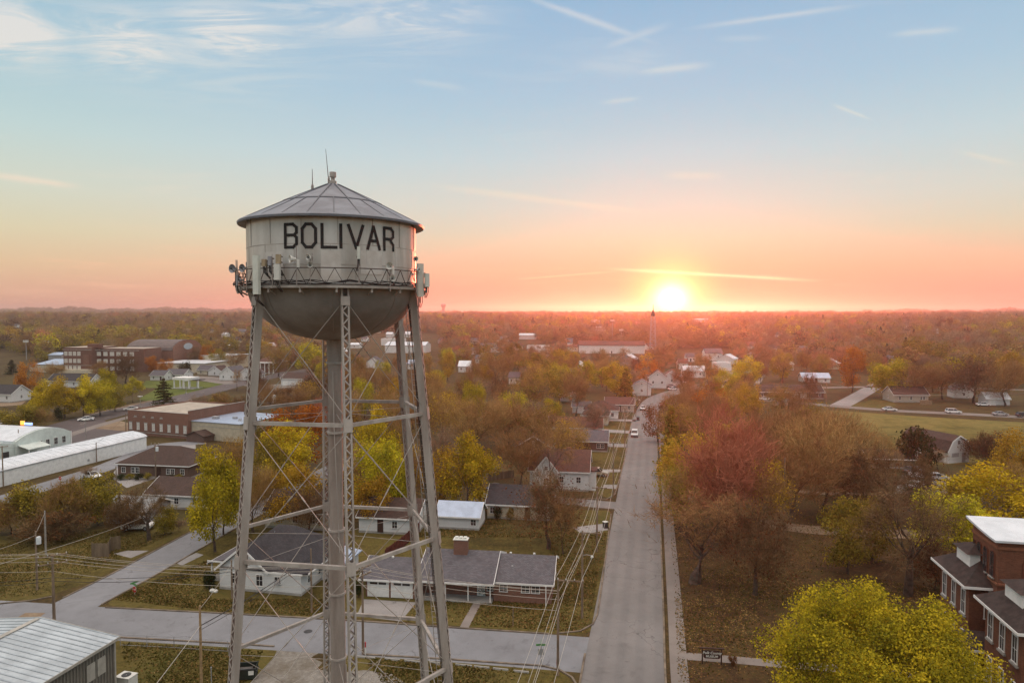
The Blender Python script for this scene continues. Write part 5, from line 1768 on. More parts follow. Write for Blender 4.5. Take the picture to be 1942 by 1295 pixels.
house('grey two-storey house rising among bare trees right of the orange tree', 1694, 700, 10, 9, 5.0, 3.0, 'u', wallm=SIDINGG, roofm=SH_GREY, front='ww', land='grey two-storey house')
house('brown-roofed brick house with hedge in front, left of the tower', 290, 906, 16.5, 11, 2.7, 3.0, 'w', roof='hip', wallm=BRICKD, roofm=SH_BROWN, front='wp.dpw', land='brown hipped brick house')
house('small white house with brown roof behind the yellow-green tree', 335, 965, 12.0, 8.5, 2.6, 2.0, 'w', roofm=SH_BROWN, front='pwp', land='small white house')
house('grey metal-roofed open shed half hidden in dark shrubs', 240, 994, 7.5, 6, 2.5, 1.3, 'w', wallm=SIDINGG, roofm=METAL_G, front='.', sides=0, name='shed', cat='shed', group=None, land='grey open shed')
house('white house with dark roof at the far left edge', -4, 763, 12, 9, 3.4, 3.0, 'w', roofm=SH_DARK, front='wpw', land='leftmost white house')
house('small white gabled house with dark roof behind the yellow trees', 130, 735, 22, 8, 3.2, 2.8, 'w', roofm=SH_DARK, front='wwww', land='long dark-roofed house')
house('white-gabled small house left of the pavilion', 298, 722, 8, 7, 2.8, 2.2, 'w', roofm=SH_GREY, front='wd', land='white-gabled house')
house('white bungalow with front gable behind the pavilion', 330, 720, 11, 8, 2.8, 2.4, 'w', roofm=SH_GREY, front='pdp', land='white front-gabled bungalow')
house('white two-storey house with grey hip roof behind the dark bush', 366, 698, 10, 9, 5.0, 2.4, 'w', roof='hip', roofm=SH_GREY, front='www', land='grey hip-roofed house')
house('small cream house, leftmost of the close row behind the pollard tree', 388, 711, 9, 7, 2.8, 2.4, 'w', wallm=CREAM, roofm=SH_GREY, front='wd', land='small cream house')
house('pale house with brown roof, second in the close row behind the pollard tree', 407, 713, 8.5, 8, 2.8, 2.6, 'u', roofm=SH_BROWN, front='wd', land='pale brown-roofed house')
house('white house with high front gable just left of the pollard tree', 431, 722, 11.5, 9, 3.6, 3.4, 'u', roofm=SH_GREY, front='wpw', sides=2, land='high gabled house')
house('white house with low gable just right of the pollard tree', 467, 722, 10, 9, 3.2, 3.2, 'u', roofm=SH_GREY, front='wdw', land='low gabled house')
house('white garage with purple-grey roof by the gravel lot', 563, 732, 16, 10, 3.6, 2.2, 'w', roofm=SH_BROWN, front='g.g.', sides=0, name='garage', cat='garage', group=None, land='purple-roofed garage')
house('tiny white shed on the grass behind the left tower leg', 503, 766, 5, 3.6, 2.2, 1.0, 'w', wallm=WHITE, roofm=METAL_W, front='.', sides=0, name='shed', cat='shed', group=None, land='tiny white shed')
house('brick mansion with white columns behind the left tower leg', 503, 708, 14, 12, 6.4, 2.6, 'w', roof='hip', wallm=BRICK, roofm=SH_RED, front='wwww', land='brick mansion', name='mansion', group=None)


def columns_for(lbl, xs, y0, h):
    T = [o for o in bpy.data.objects if o.get('label', '').startswith(lbl)][0]
    for x in xs:
        MB().lathe([(.34, 0), (.34, .3), (.26, .35), (.24, h - .3), (.34, h - .2), (.34, h)], 12).build('column', TRIM, T, (x, y0, 0))
    MB().box((sum(xs) / len(xs), y0 + .6, h + .3), (max(xs) - min(xs) + 1.2, 2.2, .6)).build('portico', TRIM, T)


columns_for('brick mansion', (-2, 0.6, 3.2, 5.8), -7.6, 5.9)
columns_for('brown bungalow', (-4.3, -1.4, 1.4, 4.3), -4.95, 2.5)


# ---- barn ---------------------------------------------------------------
def barn():
    p = G(1797, 879)
    a = rad(-90 + 11.65 + 4)
    L, W = 13.0, 6.4
    h = 2.9
    # gambrel end faces right-front; body runs to the left
    T = thing('barn', 'white barn with a brown gambrel roof standing at the edge of the hay field', 'barn', p, a)
    pr = [(0, .0), (W, .0), (W, h), (W - 1.1, h + 2.0), (W / 2, h + 3.2), (1.1, h + 2.0), (0, h)]
    MB().prism(pr, -L, 0, axis='x').build('wall', SIDING, T)
    o = .4; th = .16
    ou = [(-.35, h - .4), (1.05, h + 2.12), (W / 2, h + 3.35), (W - 1.05, h + 2.12), (W + .35, h - .4)]
    poly = [(x, z) for x, z in ou] + [(x, z + th) for x, z in ou[::-1]]
    R = MB().prism(poly, -L - o, o, axis='x').build('roof', SH_BROWN, T)
    b = MB()
    for (x0, z0), (x1, z1) in zip(ou[:-1], ou[1:]):
        b.beam((o + .03, x0, z0 + .08), (o + .03, x1, z1 + .08), .05, .28)
    b.build('barge_board', TRIM, R)
    window(T, .02, W / 2, h + 1.9, .9, 1.0, '+x'); door(T, .03, 4.7, .1, 1.0, 2.2, '+x', GREYP); MB().box((0, 0, 1.3), (2.0, .06, .9)).build('hatch', GREYP, T, (.05, 2.2, .6), math.pi / 2)
    for x in (-4, -8.5):
        window(T, x, -.02, 1.8, .9, 1.1, '-y')
    FOOT.append((p.x - 6, p.y + 4, 9)); LAND.append(('white barn', p.x - 5, p.y + 3)); VIS.append((1815, 880, 26, 20, p.y))


# the camera sees the barn's long side behind a dark evergreen and its gable end at the right
barn()
house('low brown-roofed shed under branches left of the barn', 1690, 888, 10, 5, 2.3, 1.4, 'w', wallm=WOOD, roofm=SH_BROWN, front='.', sides=0, name='shed', cat='shed', group=None, land='barn-side shed')
house('hidden grey house seen through the reddish tree', 1440, 870, 10, 8, 3.0, 2.4, 'w', wallm=SIDINGG, roofm=SH_GREY, front='wdw', land='hidden grey house')


# ---- long white shed, white warehouse, brick building ------------------------
def long_white_shed():
    p1 = G(278, 851)
    a = math.pi / 2 - rad(13.0)
    L, W, h = 66.0, 8.5, 3.2
    T = thing('storage_shed', 'very long low white metal shed with rounded roof, left of the brick house', 'shed', p1, a)
    # local x runs away along the street; the visible long wall is the right side (-y)
    n = 8
    prof = [(0, 0), (0, h)] + [(W / 2 - W / 2 * math.cos(math.pi * k / n) , h + 1.25 * (1 - abs(1 - 2 * k / n)) ** .8) for k in range(1, n)] + [(W, h), (W, 0)]
    MB().prism([(0, 0), (W, 0), (W, h), (0, h)], -L, 0, axis='x').build('wall', WHITE, T)
    cap = [(y, z) for y, z in prof[1:-1]]
    rf = MB().prism([(y + (-.15 if i == 0 else .15 if i == len(cap) - 1 else 0), z + .02) for i, (y, z) in enumerate(cap)], -L - .2, .2, axis='x')
    sm = rf; x = -L
    while x < 0:
        for q0, q1 in zip(cap[:-1], cap[1:]):
            sm.beam((x, q0[0], q0[1] + .03), (x, q1[0], q1[1] + .03), .07, .05, 1)
        x += 1.6
    rf = rf.build('roof', [METAL_W, mat('seam_white', (.55, .58, .62), .5, .05, 1)], T)
    MB().box((-L / 2, -.16, h - .02), (L, .06, .14)).build('gutter', GREYP, T)
    for x in (-18, -40):
        MB().box((x, -.04, .9), (.5, .06, .5)).build('vent_panel', GREYP, T)
    for k in range(5):
        q = p1 - UX * (6 + k * 13); FOOT.append((q.x - 3, q.y, 8))
    LAND.append(('long white shed', p1.x, p1.y - 20))


long_white_shed()


def white_warehouse():
    pA = G(134, 851)
    a = math.pi / 2 - rad(13.0)
    T = thing('warehouse', 'white block warehouse with curved parapets and a white roof at left', 'warehouse', pA, a)
    h = 4.6
    L1, L2, D = 15.0, 13.0, 34.0

    def part(x0, x1, hh, rise):
        n = 10
        pr = [(x0, 0), (x1, 0)] + [(x1 + (x0 - x1) * k / n, hh + rise * math.sin(math.pi * k / n) ** .8) for k in range(n + 1)]
        return pr
    MB().prism(part(-L1, 0, h, 1.9), 0, D).build('wall', BLUEG, T)
    MB().prism(part(-L1 - L2, -L1 - .02, h - .6, 1.1), .5, D - 4).build('annex_wall', BLUEG, T)
    for x0, x1, hh, rise, y0, y1 in ((-L1 - .1, .1, h, 1.9, .6, D), (-L1 - L2, -L1 + .1, h - .6, 1.1, 1.0, D - 4)):
        n = 10
        up = [(x1 + (x0 - x1) * k / n, hh + rise * math.sin(math.pi * k / n) ** .8) for k in range(n + 1)]
        MB().prism([(x, z + .0) for x, z in up[::-1]] + [(x, z + .12) for x, z in up], y0, y1).build('roof', METAL_W, T)
    for x in (-2.0, -4.3, -6.6, -8.6):
        window(T, x, -.02, 2.9, 1.1, 1.7, '-y', frame=WHITE)
    for x in (-17.2, -22.8, -25.2):
        door(T, x, .47, .1, 1.6, 2.5, '-y', IRON, handle=False)
    MB().add([(-14.5, -3.2, 2.7), (-8.6, -3.2, 2.7), (-8.6, 0, 3.5), (-14.5, 0, 3.5), (-14.5, -3.2, 2.85), (-8.6, -3.2, 2.85), (-8.6, 0, 3.65), (-14.5, 0, 3.65)],
             [(3, 2, 1, 0), (4, 5, 6, 7), (0, 1, 5, 4), (1, 2, 6, 5), (3, 0, 4, 7)]).build('canopy', BLUEG, T)
    for x in (-14.3, -8.8):
        MB().box((x, -3.0, 1.35), (.16, .16, 2.7)).build('canopy_post', WHITE, T)
    sv = MB().tube([(-9, 12, h + 1.5), (-9, 12, h + 2.8), (-8.2, 12, h + 2.9)], .14, 8).tube([(-20, 8, h), (-20, 8, h + 1.6)], .12, 8)
    sv.build('roof_vent', GREYP, T)
    MB().box((.1, -.1, h / 2), (.2, .2, h)).build('downpipe', WHITE, T)
    q = pA - UX * 14 - VX * 14
    FOOT.append((q.x, q.y, 22)); LAND.append(('white warehouse', q.x, q.y))
    e = thing('lit_sign', 'orange and blue lit box sign on the warehouse roof edge', 'sign', pA - UX * 4.5 - VX * 9 + Vector((0, 0, h + 2.0)), rad(-12))
    MB().box((-.7, 0, .5), (1.1, .3, 1.0)).build('orange_panel', emit_mat('orange_light', (1.0, .38, .06), 1.6), e)
    MB().box((1.1, 0, .32), (2.2, .3, .55)).build('blue_panel', emit_mat('blue_light', (.35, .5, 1.0), 1.2), e)


white_warehouse()


def brick_hall():
    p = G(243, 823); q = G(357, 833)
    a = math.atan2(q.y - p.y, q.x - p.x); L = (q - p).length
    D, h = 22.0, 6.6
    T = thing('brick_hall', 'square brick hall with flat roof and two window rows, behind the long white shed', 'brick building', p, a)
    MB().box((L / 2, D / 2, h / 2), (L, D, h)).build('wall', BRICK, T)
    r = MB().box((L / 2, D / 2, h + .04), (L - .7, D - .7, .08)).build('roof', mat('pale_roof_felt', (.42, .37, .31), .9, .1, .5), T)
    pm = MB().box((L / 2, .17, h + .2), (L, .34, .4)).box((.17, D / 2, h + .2), (.34, D - .7, .4)).box((L / 2, D - .17, h + .2), (L, .34, .4))
    pm.box((L - .17, D / 2, h + .6), (.34, D - .7, 1.2)); pm.build('parapet', BRICK, r)
    cp = MB().box((L / 2, .17, h + .44), (L + .1, .46, .08)).box((L - .17, D / 2, h + 1.24), (.46, D - .5, .08)); cp.build('coping', CONC, r)
    for i in range(8):
        x = 1.1 + (L - 2.2) * i / 7.0 - (.0 if i < 7 else 0)
        o = window(T, x, -.02, 2.55, 1.0, 1.9, '-y', bars=(1, 1), glass=BLIND)
        MB().box((0, -.04, 1.08), (1.3, .12, .22)).box((0, -.05, -1.05), (1.2, .14, .14)).build('stone_trim', CONC, o)
    for i in range(4):
        x = 3.0 + i * 3.3
        MB().box((0, -.04, 0), (.9, .1, .3)).box((0, -.05, -.3), (1.3, .12, .1)).build('stone_vent', CONC, T, (x, 0, 5.4))
    MB().box((L / 2, -.05, .9), (L + .1, .1, .18)).build('plinth_band', CONC, T)
    # cream block attached on the right, roof of pale metal
    D2, L2, h2 = 18, 17.0, 4.9
    MB().box((L + L2 / 2, D2 / 2 + 1.2, h2 / 2), (L2, D2, h2)).build('cream_annex', mat('cream_block', (.50, .44, .33), .8, .08, 1), T)
    MB().box((L + L2 / 2, D2 / 2 + 1.2, h2 + .08), (L2 + .5, D2 + .5, .16)).build('annex_roof', METAL_B, T)
    MB().box((L + 4, 6, h2 + .5), (1.6, 1.2, .8)).box((L + 9, 8, h2 + .4), (1, 1, .6)).build('roof_unit', GREYP, T)
    MB().box((L + L2 / 2, 1.17, h2 - 1.2), (L2, .06, .12)).build('band', CONC, T)
    g = MB().prism([(L + 2, 0), (L + 8, 0), (L + 8, 1.7), (L + 5, 2.7), (L + 2, 1.7)], -2.5, 1.1).build('entrance_porch', BRICKD, T)
    MB().prism([(L + 1.6, 1.6), (L + 5, 2.8), (L + 8.4, 1.6), (L + 8.4, 1.78), (L + 5, 3.0), (L + 1.6, 1.78)], -2.9, 1.1).build('porch_roof', SH_BROWN, g)
    c = p + Vector((math.cos(a), math.sin(a), 0)) * L
    FOOT.append((c.x - 8, c.y + 10, 14)); FOOT.append((c.x + 9, c.y + 8, 12)); LAND.append(('square brick hall', c.x - 8, c.y + 10))


brick_hall()


def school():
    p = G(121, 706); q = G(168, 711)
    a = rad(-8)
    L1 = 18.0
    T = thing('school_building', 'three-storey brick school with rows of white windows and a barrel-roofed gym behind', 'school', p, a)
    h = 14.5
    D = 20
    BR = rows_mat('school_brick', (0.20, 0.088, 0.062), (.22, .16, .13), .09, brick=.24)
    MB().box((L1 / 2, D / 2, h / 2), (L1, D, h)).box((L1 + 14, D / 2 + 5, h / 2 - .4), (28, D - 4, h - .8)).build('wall', BR, T)
    MB().box((L1 / 2, -.05, h - 1.2), (L1 + .3, .1, .35)).box((L1 / 2, -.05, 4.2), (L1 + .3, .1, .3)).box((L1 + 14, 2.95, h - 1.6), (28, .12, .35)).build('stone_band', CONC, T)
    MB().box((L1 / 2, D / 2, h + .03), (L1 - .8, D - .8, .06)).box((L1 + 14, D / 2 + 5, h - .75), (27, D - 5, .06)).build('roof', mat('pale_roof_felt', (.42, .37, .31)), T)
    MB().box((L1 - 1, 4.5, h + 1.0), (7, 4, 2.0)).build('stair_head', BR, T)
    for r in range(3):
        for x in (1.6, 4.4, 7.2, 10.0):
            window(T, x, -.02, 2.6 + r * 4.2, 2.0, 2.4, '-y', bars=(1, 1), glass=BLIND)
        for k in range(6):
            window(T, L1 + 2.4 + k * 4.2, 2.98, 2.4 + r * 4.2, 2.6, 2.3, '-y', bars=(2, 1), glass=BLIND)
    MB().box((14.6, -.06, 7.6), (3.6, .1, 6.0)).build('brick_panel', BRICK, T)
    MB().box((L1 / 2 + 2, -2, 1.0), (L1 + 6, 4, 2)).build('entrance_block', CREAM, T)
    # gym with a barrel roof, axis to the right
    n = 12; r = 15.0
    pr = [(-r, 0), (r, 0), (r, 11.5)] + [(r * math.cos(math.pi * k / n), 11.5 + 6.0 * math.sin(math.pi * k / n)) for k in range(1, n)] + [(-r, 11.5)]
    gx, gy = L1 + 33, D + 22
    gym = MB().prism([(y + gy, z) for y, z in pr], L1 + 2, gx, axis='x').build('gym_wall', BRICK, T)
    cr = [(r * 1.01 * math.cos(math.pi * k / n), 11.5 + 6.1 * math.sin(math.pi * k / n)) for k in range(n + 1)]
    MB().prism([(y + gy, z) for y, z in cr] + [(y * 1.015 + gy, z + .25) for y, z in cr[::-1]], L1 + 1.5, gx - .5, axis='x').build('gym_roof', mat('grey_roof_sheet', (.15, .125, .12), .8, .12, .6), gym)
    d = MB(); m = 20
    d.add([(gx + .06, gy + 4.6 * math.cos(2 * math.pi * k / m), 13.6 + 2.0 * math.sin(2 * math.pi * k / m)) for k in range(m)], [tuple(range(m))])
    d.build('oval_emblem', mat('emblem_grey', (.42, .5, .56), .6, .1, 2), gym)
    # low white wings right and left
    MB().box((L1 + 50, 22, 2.6), (30, 26, 5.2)).box((L1 + 56, 46, 4.0), (20, 20, 8)).build('low_wing', CREAM, T)
    MB().box((L1 + 50, 22, 5.35), (31, 27, .3)).box((L1 + 56, 46, 8.1), (21, 21, .3)).build('low_wing_roof', METAL_W, T)
    MB().box((-9, 6, 2.2), (17, 14, 4.4)).build('left_wing', CREAM, T)
    MB().add([(-18, -1.4, 4.4), (0, -1.4, 4.4), (0, 14, 6.6), (-18, 14, 6.6), (-18, -1.4, 4.6), (0, -1.4, 4.6), (0, 14, 6.8), (-18, 14, 6.8)], [(3, 2, 1, 0), (4, 5, 6, 7), (0, 1, 5, 4), (1, 2, 6, 5), (2, 3, 7, 6), (3, 0, 4, 7)]).build('left_wing_roof', METAL_B, T)
    c = Vector((p.x + 30, p.y + 20, 0))
    for dx in (0, 30, 60, 80):
        FOOT.append((p.x + dx, p.y + 16 - dx * .13, 19))
    FOOT.append((p.x + 40, p.y + 40, 24)); LAND.append(('brick school', p.x + 20, p.y + 10))


school()


def pavilion():
    p = G(328, 737)
    T = thing('park_pavilion', 'open white park pavilion on square columns, on the green lawn', 'pavilion', p, rad(-14))
    MB().box((4, 3.5, 4.6), (9.5, 6.5, 1.1)).build('roof', WHITE, T)
    MB().box((9.5, 5, 3.9), (4, 5, .25)).build('side_roof', SH_DARK, T)
    MB().box((4.5, 3.5, .1), (12, 7, .2)).build('floor_slab', CONC, T)
    for x, y in ((.2, .6), (3.4, .6), (5.4, .6), (8, .6), (.2, 6.2), (4, 6.2), (8, 6.2), (11.2, 2.9)):
        MB().box((x, y, 2.1), (.42, .42, 3.9)).build('column', WHITE, T)
    FOOT.append((p.x + 4, p.y + 3, 8)); LAND.append(('park pavilion', p.x + 4, p.y + 3))


pavilion()


# ---- the town further out --------------------------------------------------
def shed_far(label, px, py, wpx, depth_m, h, rise, wallm=WHITE, roofm=METAL_W, rot='w', name='warehouse', cat='building', roof='gable', front='.', rz=None):
    p = G(px, py)
    L = wpx * p.y / FPX
    return house(label, px, py, L, depth_m, h, rise, rot, roof, wallm, roofm, name, cat, 'buildings of the distant town', front, 0, None, False, None, False, rz if rz is not None else rad(-6))


shed_far('long white factory hall with brown roof near the middle of the town', 1160, 671, 124, 22, 7.0, 3.2, roofm=SH_RED, front='...d...')
shed_far('low white block building left of the long white factory hall', 1020, 668, 42, 14, 5.0, .6, roof='flat', front='.w.d')
shed_far('pale low shop row between two white halls', 1072, 667, 48, 12, 4.2, 1.4, wallm=CREAM, roofm=SH_RED, front='wwwww')
shed_far('small white church with a steep gable beside the factory hall', 1080, 660, 12, 16, 5.0, 4.0, name='church', roofm=SH_GREY)
shed_far('white roofed hall above the low white block building', 1000, 644, 32, 16, 5.0, 2.0)
shed_far('pale house with wide roof left of the olive tree in the town', 925, 668, 30, 12, 4.6, 3.0, wallm=SIDING, roofm=SH_GREY, front='w.w', name='house')
shed_far('tiny white house right below the wide pale house', 905, 673, 22, 10, 3.4, 2.0, roofm=SH_GREY, front='ww', name='house')
shed_far('small pale house right of the wide pale house', 946, 668, 16, 9, 3.2, 1.8, roofm=SH_GREY, front='w', name='house')
shed_far('pale two-roofed house above the wide pale house', 952, 652, 20, 12, 4.5, 3.0, roofm=SH_GREY, front='w', name='house')
shed_far('white block with red awning roof right of the tank', 742, 656, 40, 18, 6.0, 1.0, roof='flat', front='.w.')
shed_far('white metal hall below the white block, right of the tank', 768, 670, 78, 22, 6.5, 2.6, front='..')
shed_far('small white house on the slope right of the riser pipe', 738, 640, 12, 9, 4, 2.2, front='.', name='house')
shed_far('white-walled house behind the right tower legs', 772, 640, 10, 9, 4, 3.0, front='.', name='house')
shed_far('white-gabled cottage among the reddish trees right of the riser', 708, 698, 16, 10, 3.6, 3.6, front='w', name='house', rot='u', roofm=SH_GREY, rz=ROT_U)
shed_far('low white house at the head of the dirt lot', 672, 661, 18, 10, 3.5, 1.6, front='w', name='house')
shed_far('pale blue roofed house behind the right tower leg', 778, 700, 13, 9, 3.4, 2.0, roofm=METAL_B, front='w', name='house')
shed_far('white wide house glimpsed through a bare tree right of the tower', 880, 706, 22, 9, 3.6, 2.8, front='ww', name='house')
shed_far('white house half hidden below the brown tree with a thick trunk', 975, 728, 20, 9, 3.2, 2.2, front='ww', name='house', roofm=SH_GREY)
shed_far('far white shed with pale roof under the glare left of the sun', 1135, 628, 28, 14, 5, 1.4)
shed_far('far pale shed high on the slope left of the sun', 1130, 612, 16, 14, 5, 1.4)
shed_far('small white grain store beside a lift leg, right of the sun', 1426, 672, 18, 12, 7, 3.0, roofm=SH_RED, name='grain_store')
shed_far('large pale house with grey roofs right below the sun', 1354, 684, 32, 14, 5.5, 3.0, roofm=SH_GREY, front='ww', name='house')
shed_far('white house with a wide roof, left of the porch bungalow', 1318, 716, 40, 12, 3.6, 2.2, roofm=METAL_W, front='ww', name='house')
shed_far('white bungalow with red roof across the curved street', 1296, 700, 18, 10, 4.0, 2.0, roofm=SH_RED, front='w', name='house')
shed_far('long low white building behind the yellow tree in the town', 1372, 703, 30, 12, 3.8, 1.0, roof='flat')
shed_far('pale grey building behind bare trees left of the orange tree', 1524, 670, 24, 12, 4.5, 1.0, roof='flat', wallm=GREYP)
shed_far('low white shed behind bare trees left of the blue roof', 1490, 702, 30, 10, 3.6, 1.4)
shed_far('white gable shining among far bare trees right of the sun', 1560, 634, 10, 10, 4, 2.6)
shed_far('far long white shed on the slope right of the sun', 1330, 611, 44, 20, 6, 1.4)
shed_far('far pale hall beneath the sun glare', 1214, 617, 20, 18, 5, 1.2)
shed_far('lit white hall on the far right horizon', 1684, 603, 28, 26, 8, 1.5)
shed_far('small white building on the far right horizon beside the lit hall', 1722, 604, 14, 20, 6, 1.5)
shed_far('white house peeping out of the right-hand woods', 1776, 634, 10, 10, 4, 2.6, name='house')
shed_far('grey roofed hall on the far left slope', 452, 637, 42, 22, 5, 3.0, wallm=CREAM, roofm=SH_GREY)
shed_far('dark roofed house in front of the grey hall on the left slope', 447, 652, 24, 12, 3.8, 3.0, wallm=CREAM, roofm=SH_DARK, name='house')
shed_far('low white shed below the dark roofed house on the left slope', 440, 663, 20, 10, 3.6, 1.0)
shed_far('small pale house left of the grey hall on the slope', 424, 640, 10, 9, 3.5, 2.2, name='house')
shed_far('white school annexe with long pale roof right of the gym', 330, 672, 60, 20, 5, 1.0, roof='flat', wallm=CREAM)
shed_far('pale bleacher block beside the sports field', 104, 690, 26, 12, 6, 1.4, wallm=GREYP, roofm=METAL_B)
shed_far('low cream house beneath the small left conifer', 72, 704, 34, 10, 3.2, 1.2, wallm=CREAM, roofm=SH_GREY, name='house')


for a in [
    ('pale grey house, leftmost roof under the tank bowl', 655, 676, 14, 'GREYP'), ('small white house behind the low white house on the dirt lot', 690, 648, 10, 'WHITE'), ('white cottage left of the white-gabled cottage', 676, 690, 14, 'WHITE'),
    ('cream house uphill of the white block building', 716, 632, 12, 'CREAM'), ('white house right of the lone distant conifer', 900, 652, 16, 'WHITE'), ('grey house left of the lone distant conifer', 842, 652, 14, 'GREYP'),
    ('tiny white house uphill of the lone conifer', 858, 633, 10, 'WHITE'), ('white double house above the thick-trunk brown tree', 912, 690, 22, 'WHITE'), ('cream house below the pale two-roofed house', 985, 664, 14, 'CREAM'),
    ('white house left of the olive tree with split trunk', 1025, 700, 18, 'WHITE'), ('pale house behind the gold-topped tree', 1110, 706, 18, 'CREAM'), ('small white house right of the factory hall', 1236, 664, 16, 'WHITE'),
    ('white shed left of the lattice spire foot', 1206, 690, 18, 'GREYP'), ('white house left of the large pale house below the sun', 1310, 686, 18, 'WHITE'), ('long white stable right of the large pale house', 1395, 690, 24, 'WHITE'),
    ('pale house behind the yellow spreading tree', 1440, 690, 16, 'CREAM'), ('white house right of the grain store', 1466, 668, 14, 'WHITE'), ('pale shop behind the bare forked tree', 1496, 686, 22, 'GREYP'),
    ('white house far right of the sun on the slope', 1476, 640, 10, 'WHITE'), ('cream house behind the bright orange tree', 1592, 700, 16, 'CREAM'), ('white house deep in the right-hand woods', 1720, 622, 10, 'WHITE'),
    ('grey house left of the brick mansion, behind the left leg', 470, 690, 14, 'GREYP'), ('white house above the brick mansion', 520, 664, 12, 'WHITE'), ('cream house far up the slope left of the tank', 400, 632, 11, 'CREAM'), ('pale farmhouse on the far left slope', 24, 622, 16, 'WHITE')]:
    m_ = globals()[a[4]]; hash_ = len(a[0]) % 3
    shed_far(a[0], a[1], a[2], a[3], 9 + hash_, 3.6, 2.2 + .3 * hash_, m_, (SH_GREY, SH_RED, METAL_W)[hash_], name='house', cat='house', front='wdw' if a[3] > 15 else 'ww', rz=rad(-8 + 30 * hash_))


def lattice_spire():
    p = G(1238, 672)
    T = thing('lattice_mast', 'slim lattice spire with a pointed cap, standing black against the sun', 'mast', p, 0)
    H = EYE - at(1238, 592, p.y).z
    H = at(1238, 594, p.y).z
    mb = MB(); w = 2.4
    for sx in (-1, 1):
        for sy in (-1, 1):
            mb.beam((sx * w, sy * w, 0), (sx * w * .62, sy * w * .62, H * .93), .38, .38)
    for k in range(8):
        z0, z1 = H * .93 * k / 8, H * .93 * (k + 1) / 8
        for s in (-1, 1):
            a0, a1 = w * (1 - .38 * k / 8), w * (1 - .38 * (k + 1) / 8)
            mb.beam((-a0, s * a0, z0), (a1, s * a1, z1), .22, .22); mb.beam((s * a0, -a0, z0), (s * a1, a1, z1), .22, .22)
            mb.beam((-a1, s * a1, z1), (a1, s * a1, z1), .3, .3); mb.beam((s * a1, -a1, z1), (s * a1, a1, z1), .3, .3)
    mb.build('frame', GREYP, T)
    MB().lathe([(1.7, H * .92), (1.9, H * .95), (1.5, H), (.9, H + 1.8), (.3, H + 2.6), (.2, H + 7), (0, H + 7.1)], 16).build('cap', IRON, T, smooth=True)
    FOOT.append((p.x, p.y, 7)); LAND.append(('lattice spire', p.x, p.y))


lattice_spire()


def far_tower(label, px, py_top, py_foot, wpx, d, m, cap='column'):
    top = at(px, py_top, d); z0 = terr(top.x, top.y)
    T = thing('distant_water_tower', label, 'water tower', (top.x, top.y, z0), 0, None)
    H = top.z - z0; r = wpx / 2 * d / FPX
    if cap == 'column':
        MB().lathe([(r * .62, 0), (r * .58, H * .70)], 20).build('column', m, T)
        MB().lathe([(r * .58, H * .70), (r * .95, H * .76), (r, H * .82), (r, H * .93), (r * .5, H * .985), (0, H)], 24).build('tank', m, T, smooth=True)
    else:
        MB().lathe([(r * .3, 0), (r * .2, H * .5)], 12).build('column', m, T)
        MB().lathe([(r * .2, H * .45), (r * .8, H * .52), (r, H * .64), (r, H * .84), (r * .7, H * .96), (0, H)], 20).build('tank', m, T, smooth=True)


far_tower('distant pale water tower with thick column on the horizon', 840.5, 575, 594, 9.5, 2600, mat('far_tower_paint', (.36, .33, .33), .7, .05, .1))
far_tower('small distant bulb-topped water tower on the left horizon, sunlit red', 268, 591, 603, 4.5, 3000, mat('far_tower_white', (.75, .70, .66), .6, .05, .1), 'bulb')

# ================================================================== VEHICLES
TYRE = mat('tyre_rubber', (0.02, 0.02, 0.02), .9, .1, 3)
RIM = mat('wheel_rim', (0.35, 0.35, 0.36), .4, .1, 3, metal=.6)
LAMPW = mat('headlamp', (.75, .75, .72), .2, .02, 2, spec=.6)
LAMPR = mat('tail_lamp', (.35, .02, .02), .3, .05, 2, spec=.5)


def car_paint(name, col):
    m = mat(name, col, .3, .04, .6, spec=.5)
    m.node_tree.nodes['Principled BSDF'].inputs['Coat Weight'].default_value = .4
    return m


P_WHITE = car_paint('white_car_paint', (.78, .78, .78)); P_SILV = car_paint('silver_car_paint', (.42, .42, .43)); P_BLACK = car_paint('black_car_paint', (.02, .02, .024))
P_RED = car_paint('red_car_paint', (.25, .03, .025)); P_GREY = car_paint('dark_grey_car_paint', (.09, .09, .10)); P_TAN = car_paint('tan_car_paint', (.36, .29, .2))

CARS = {}


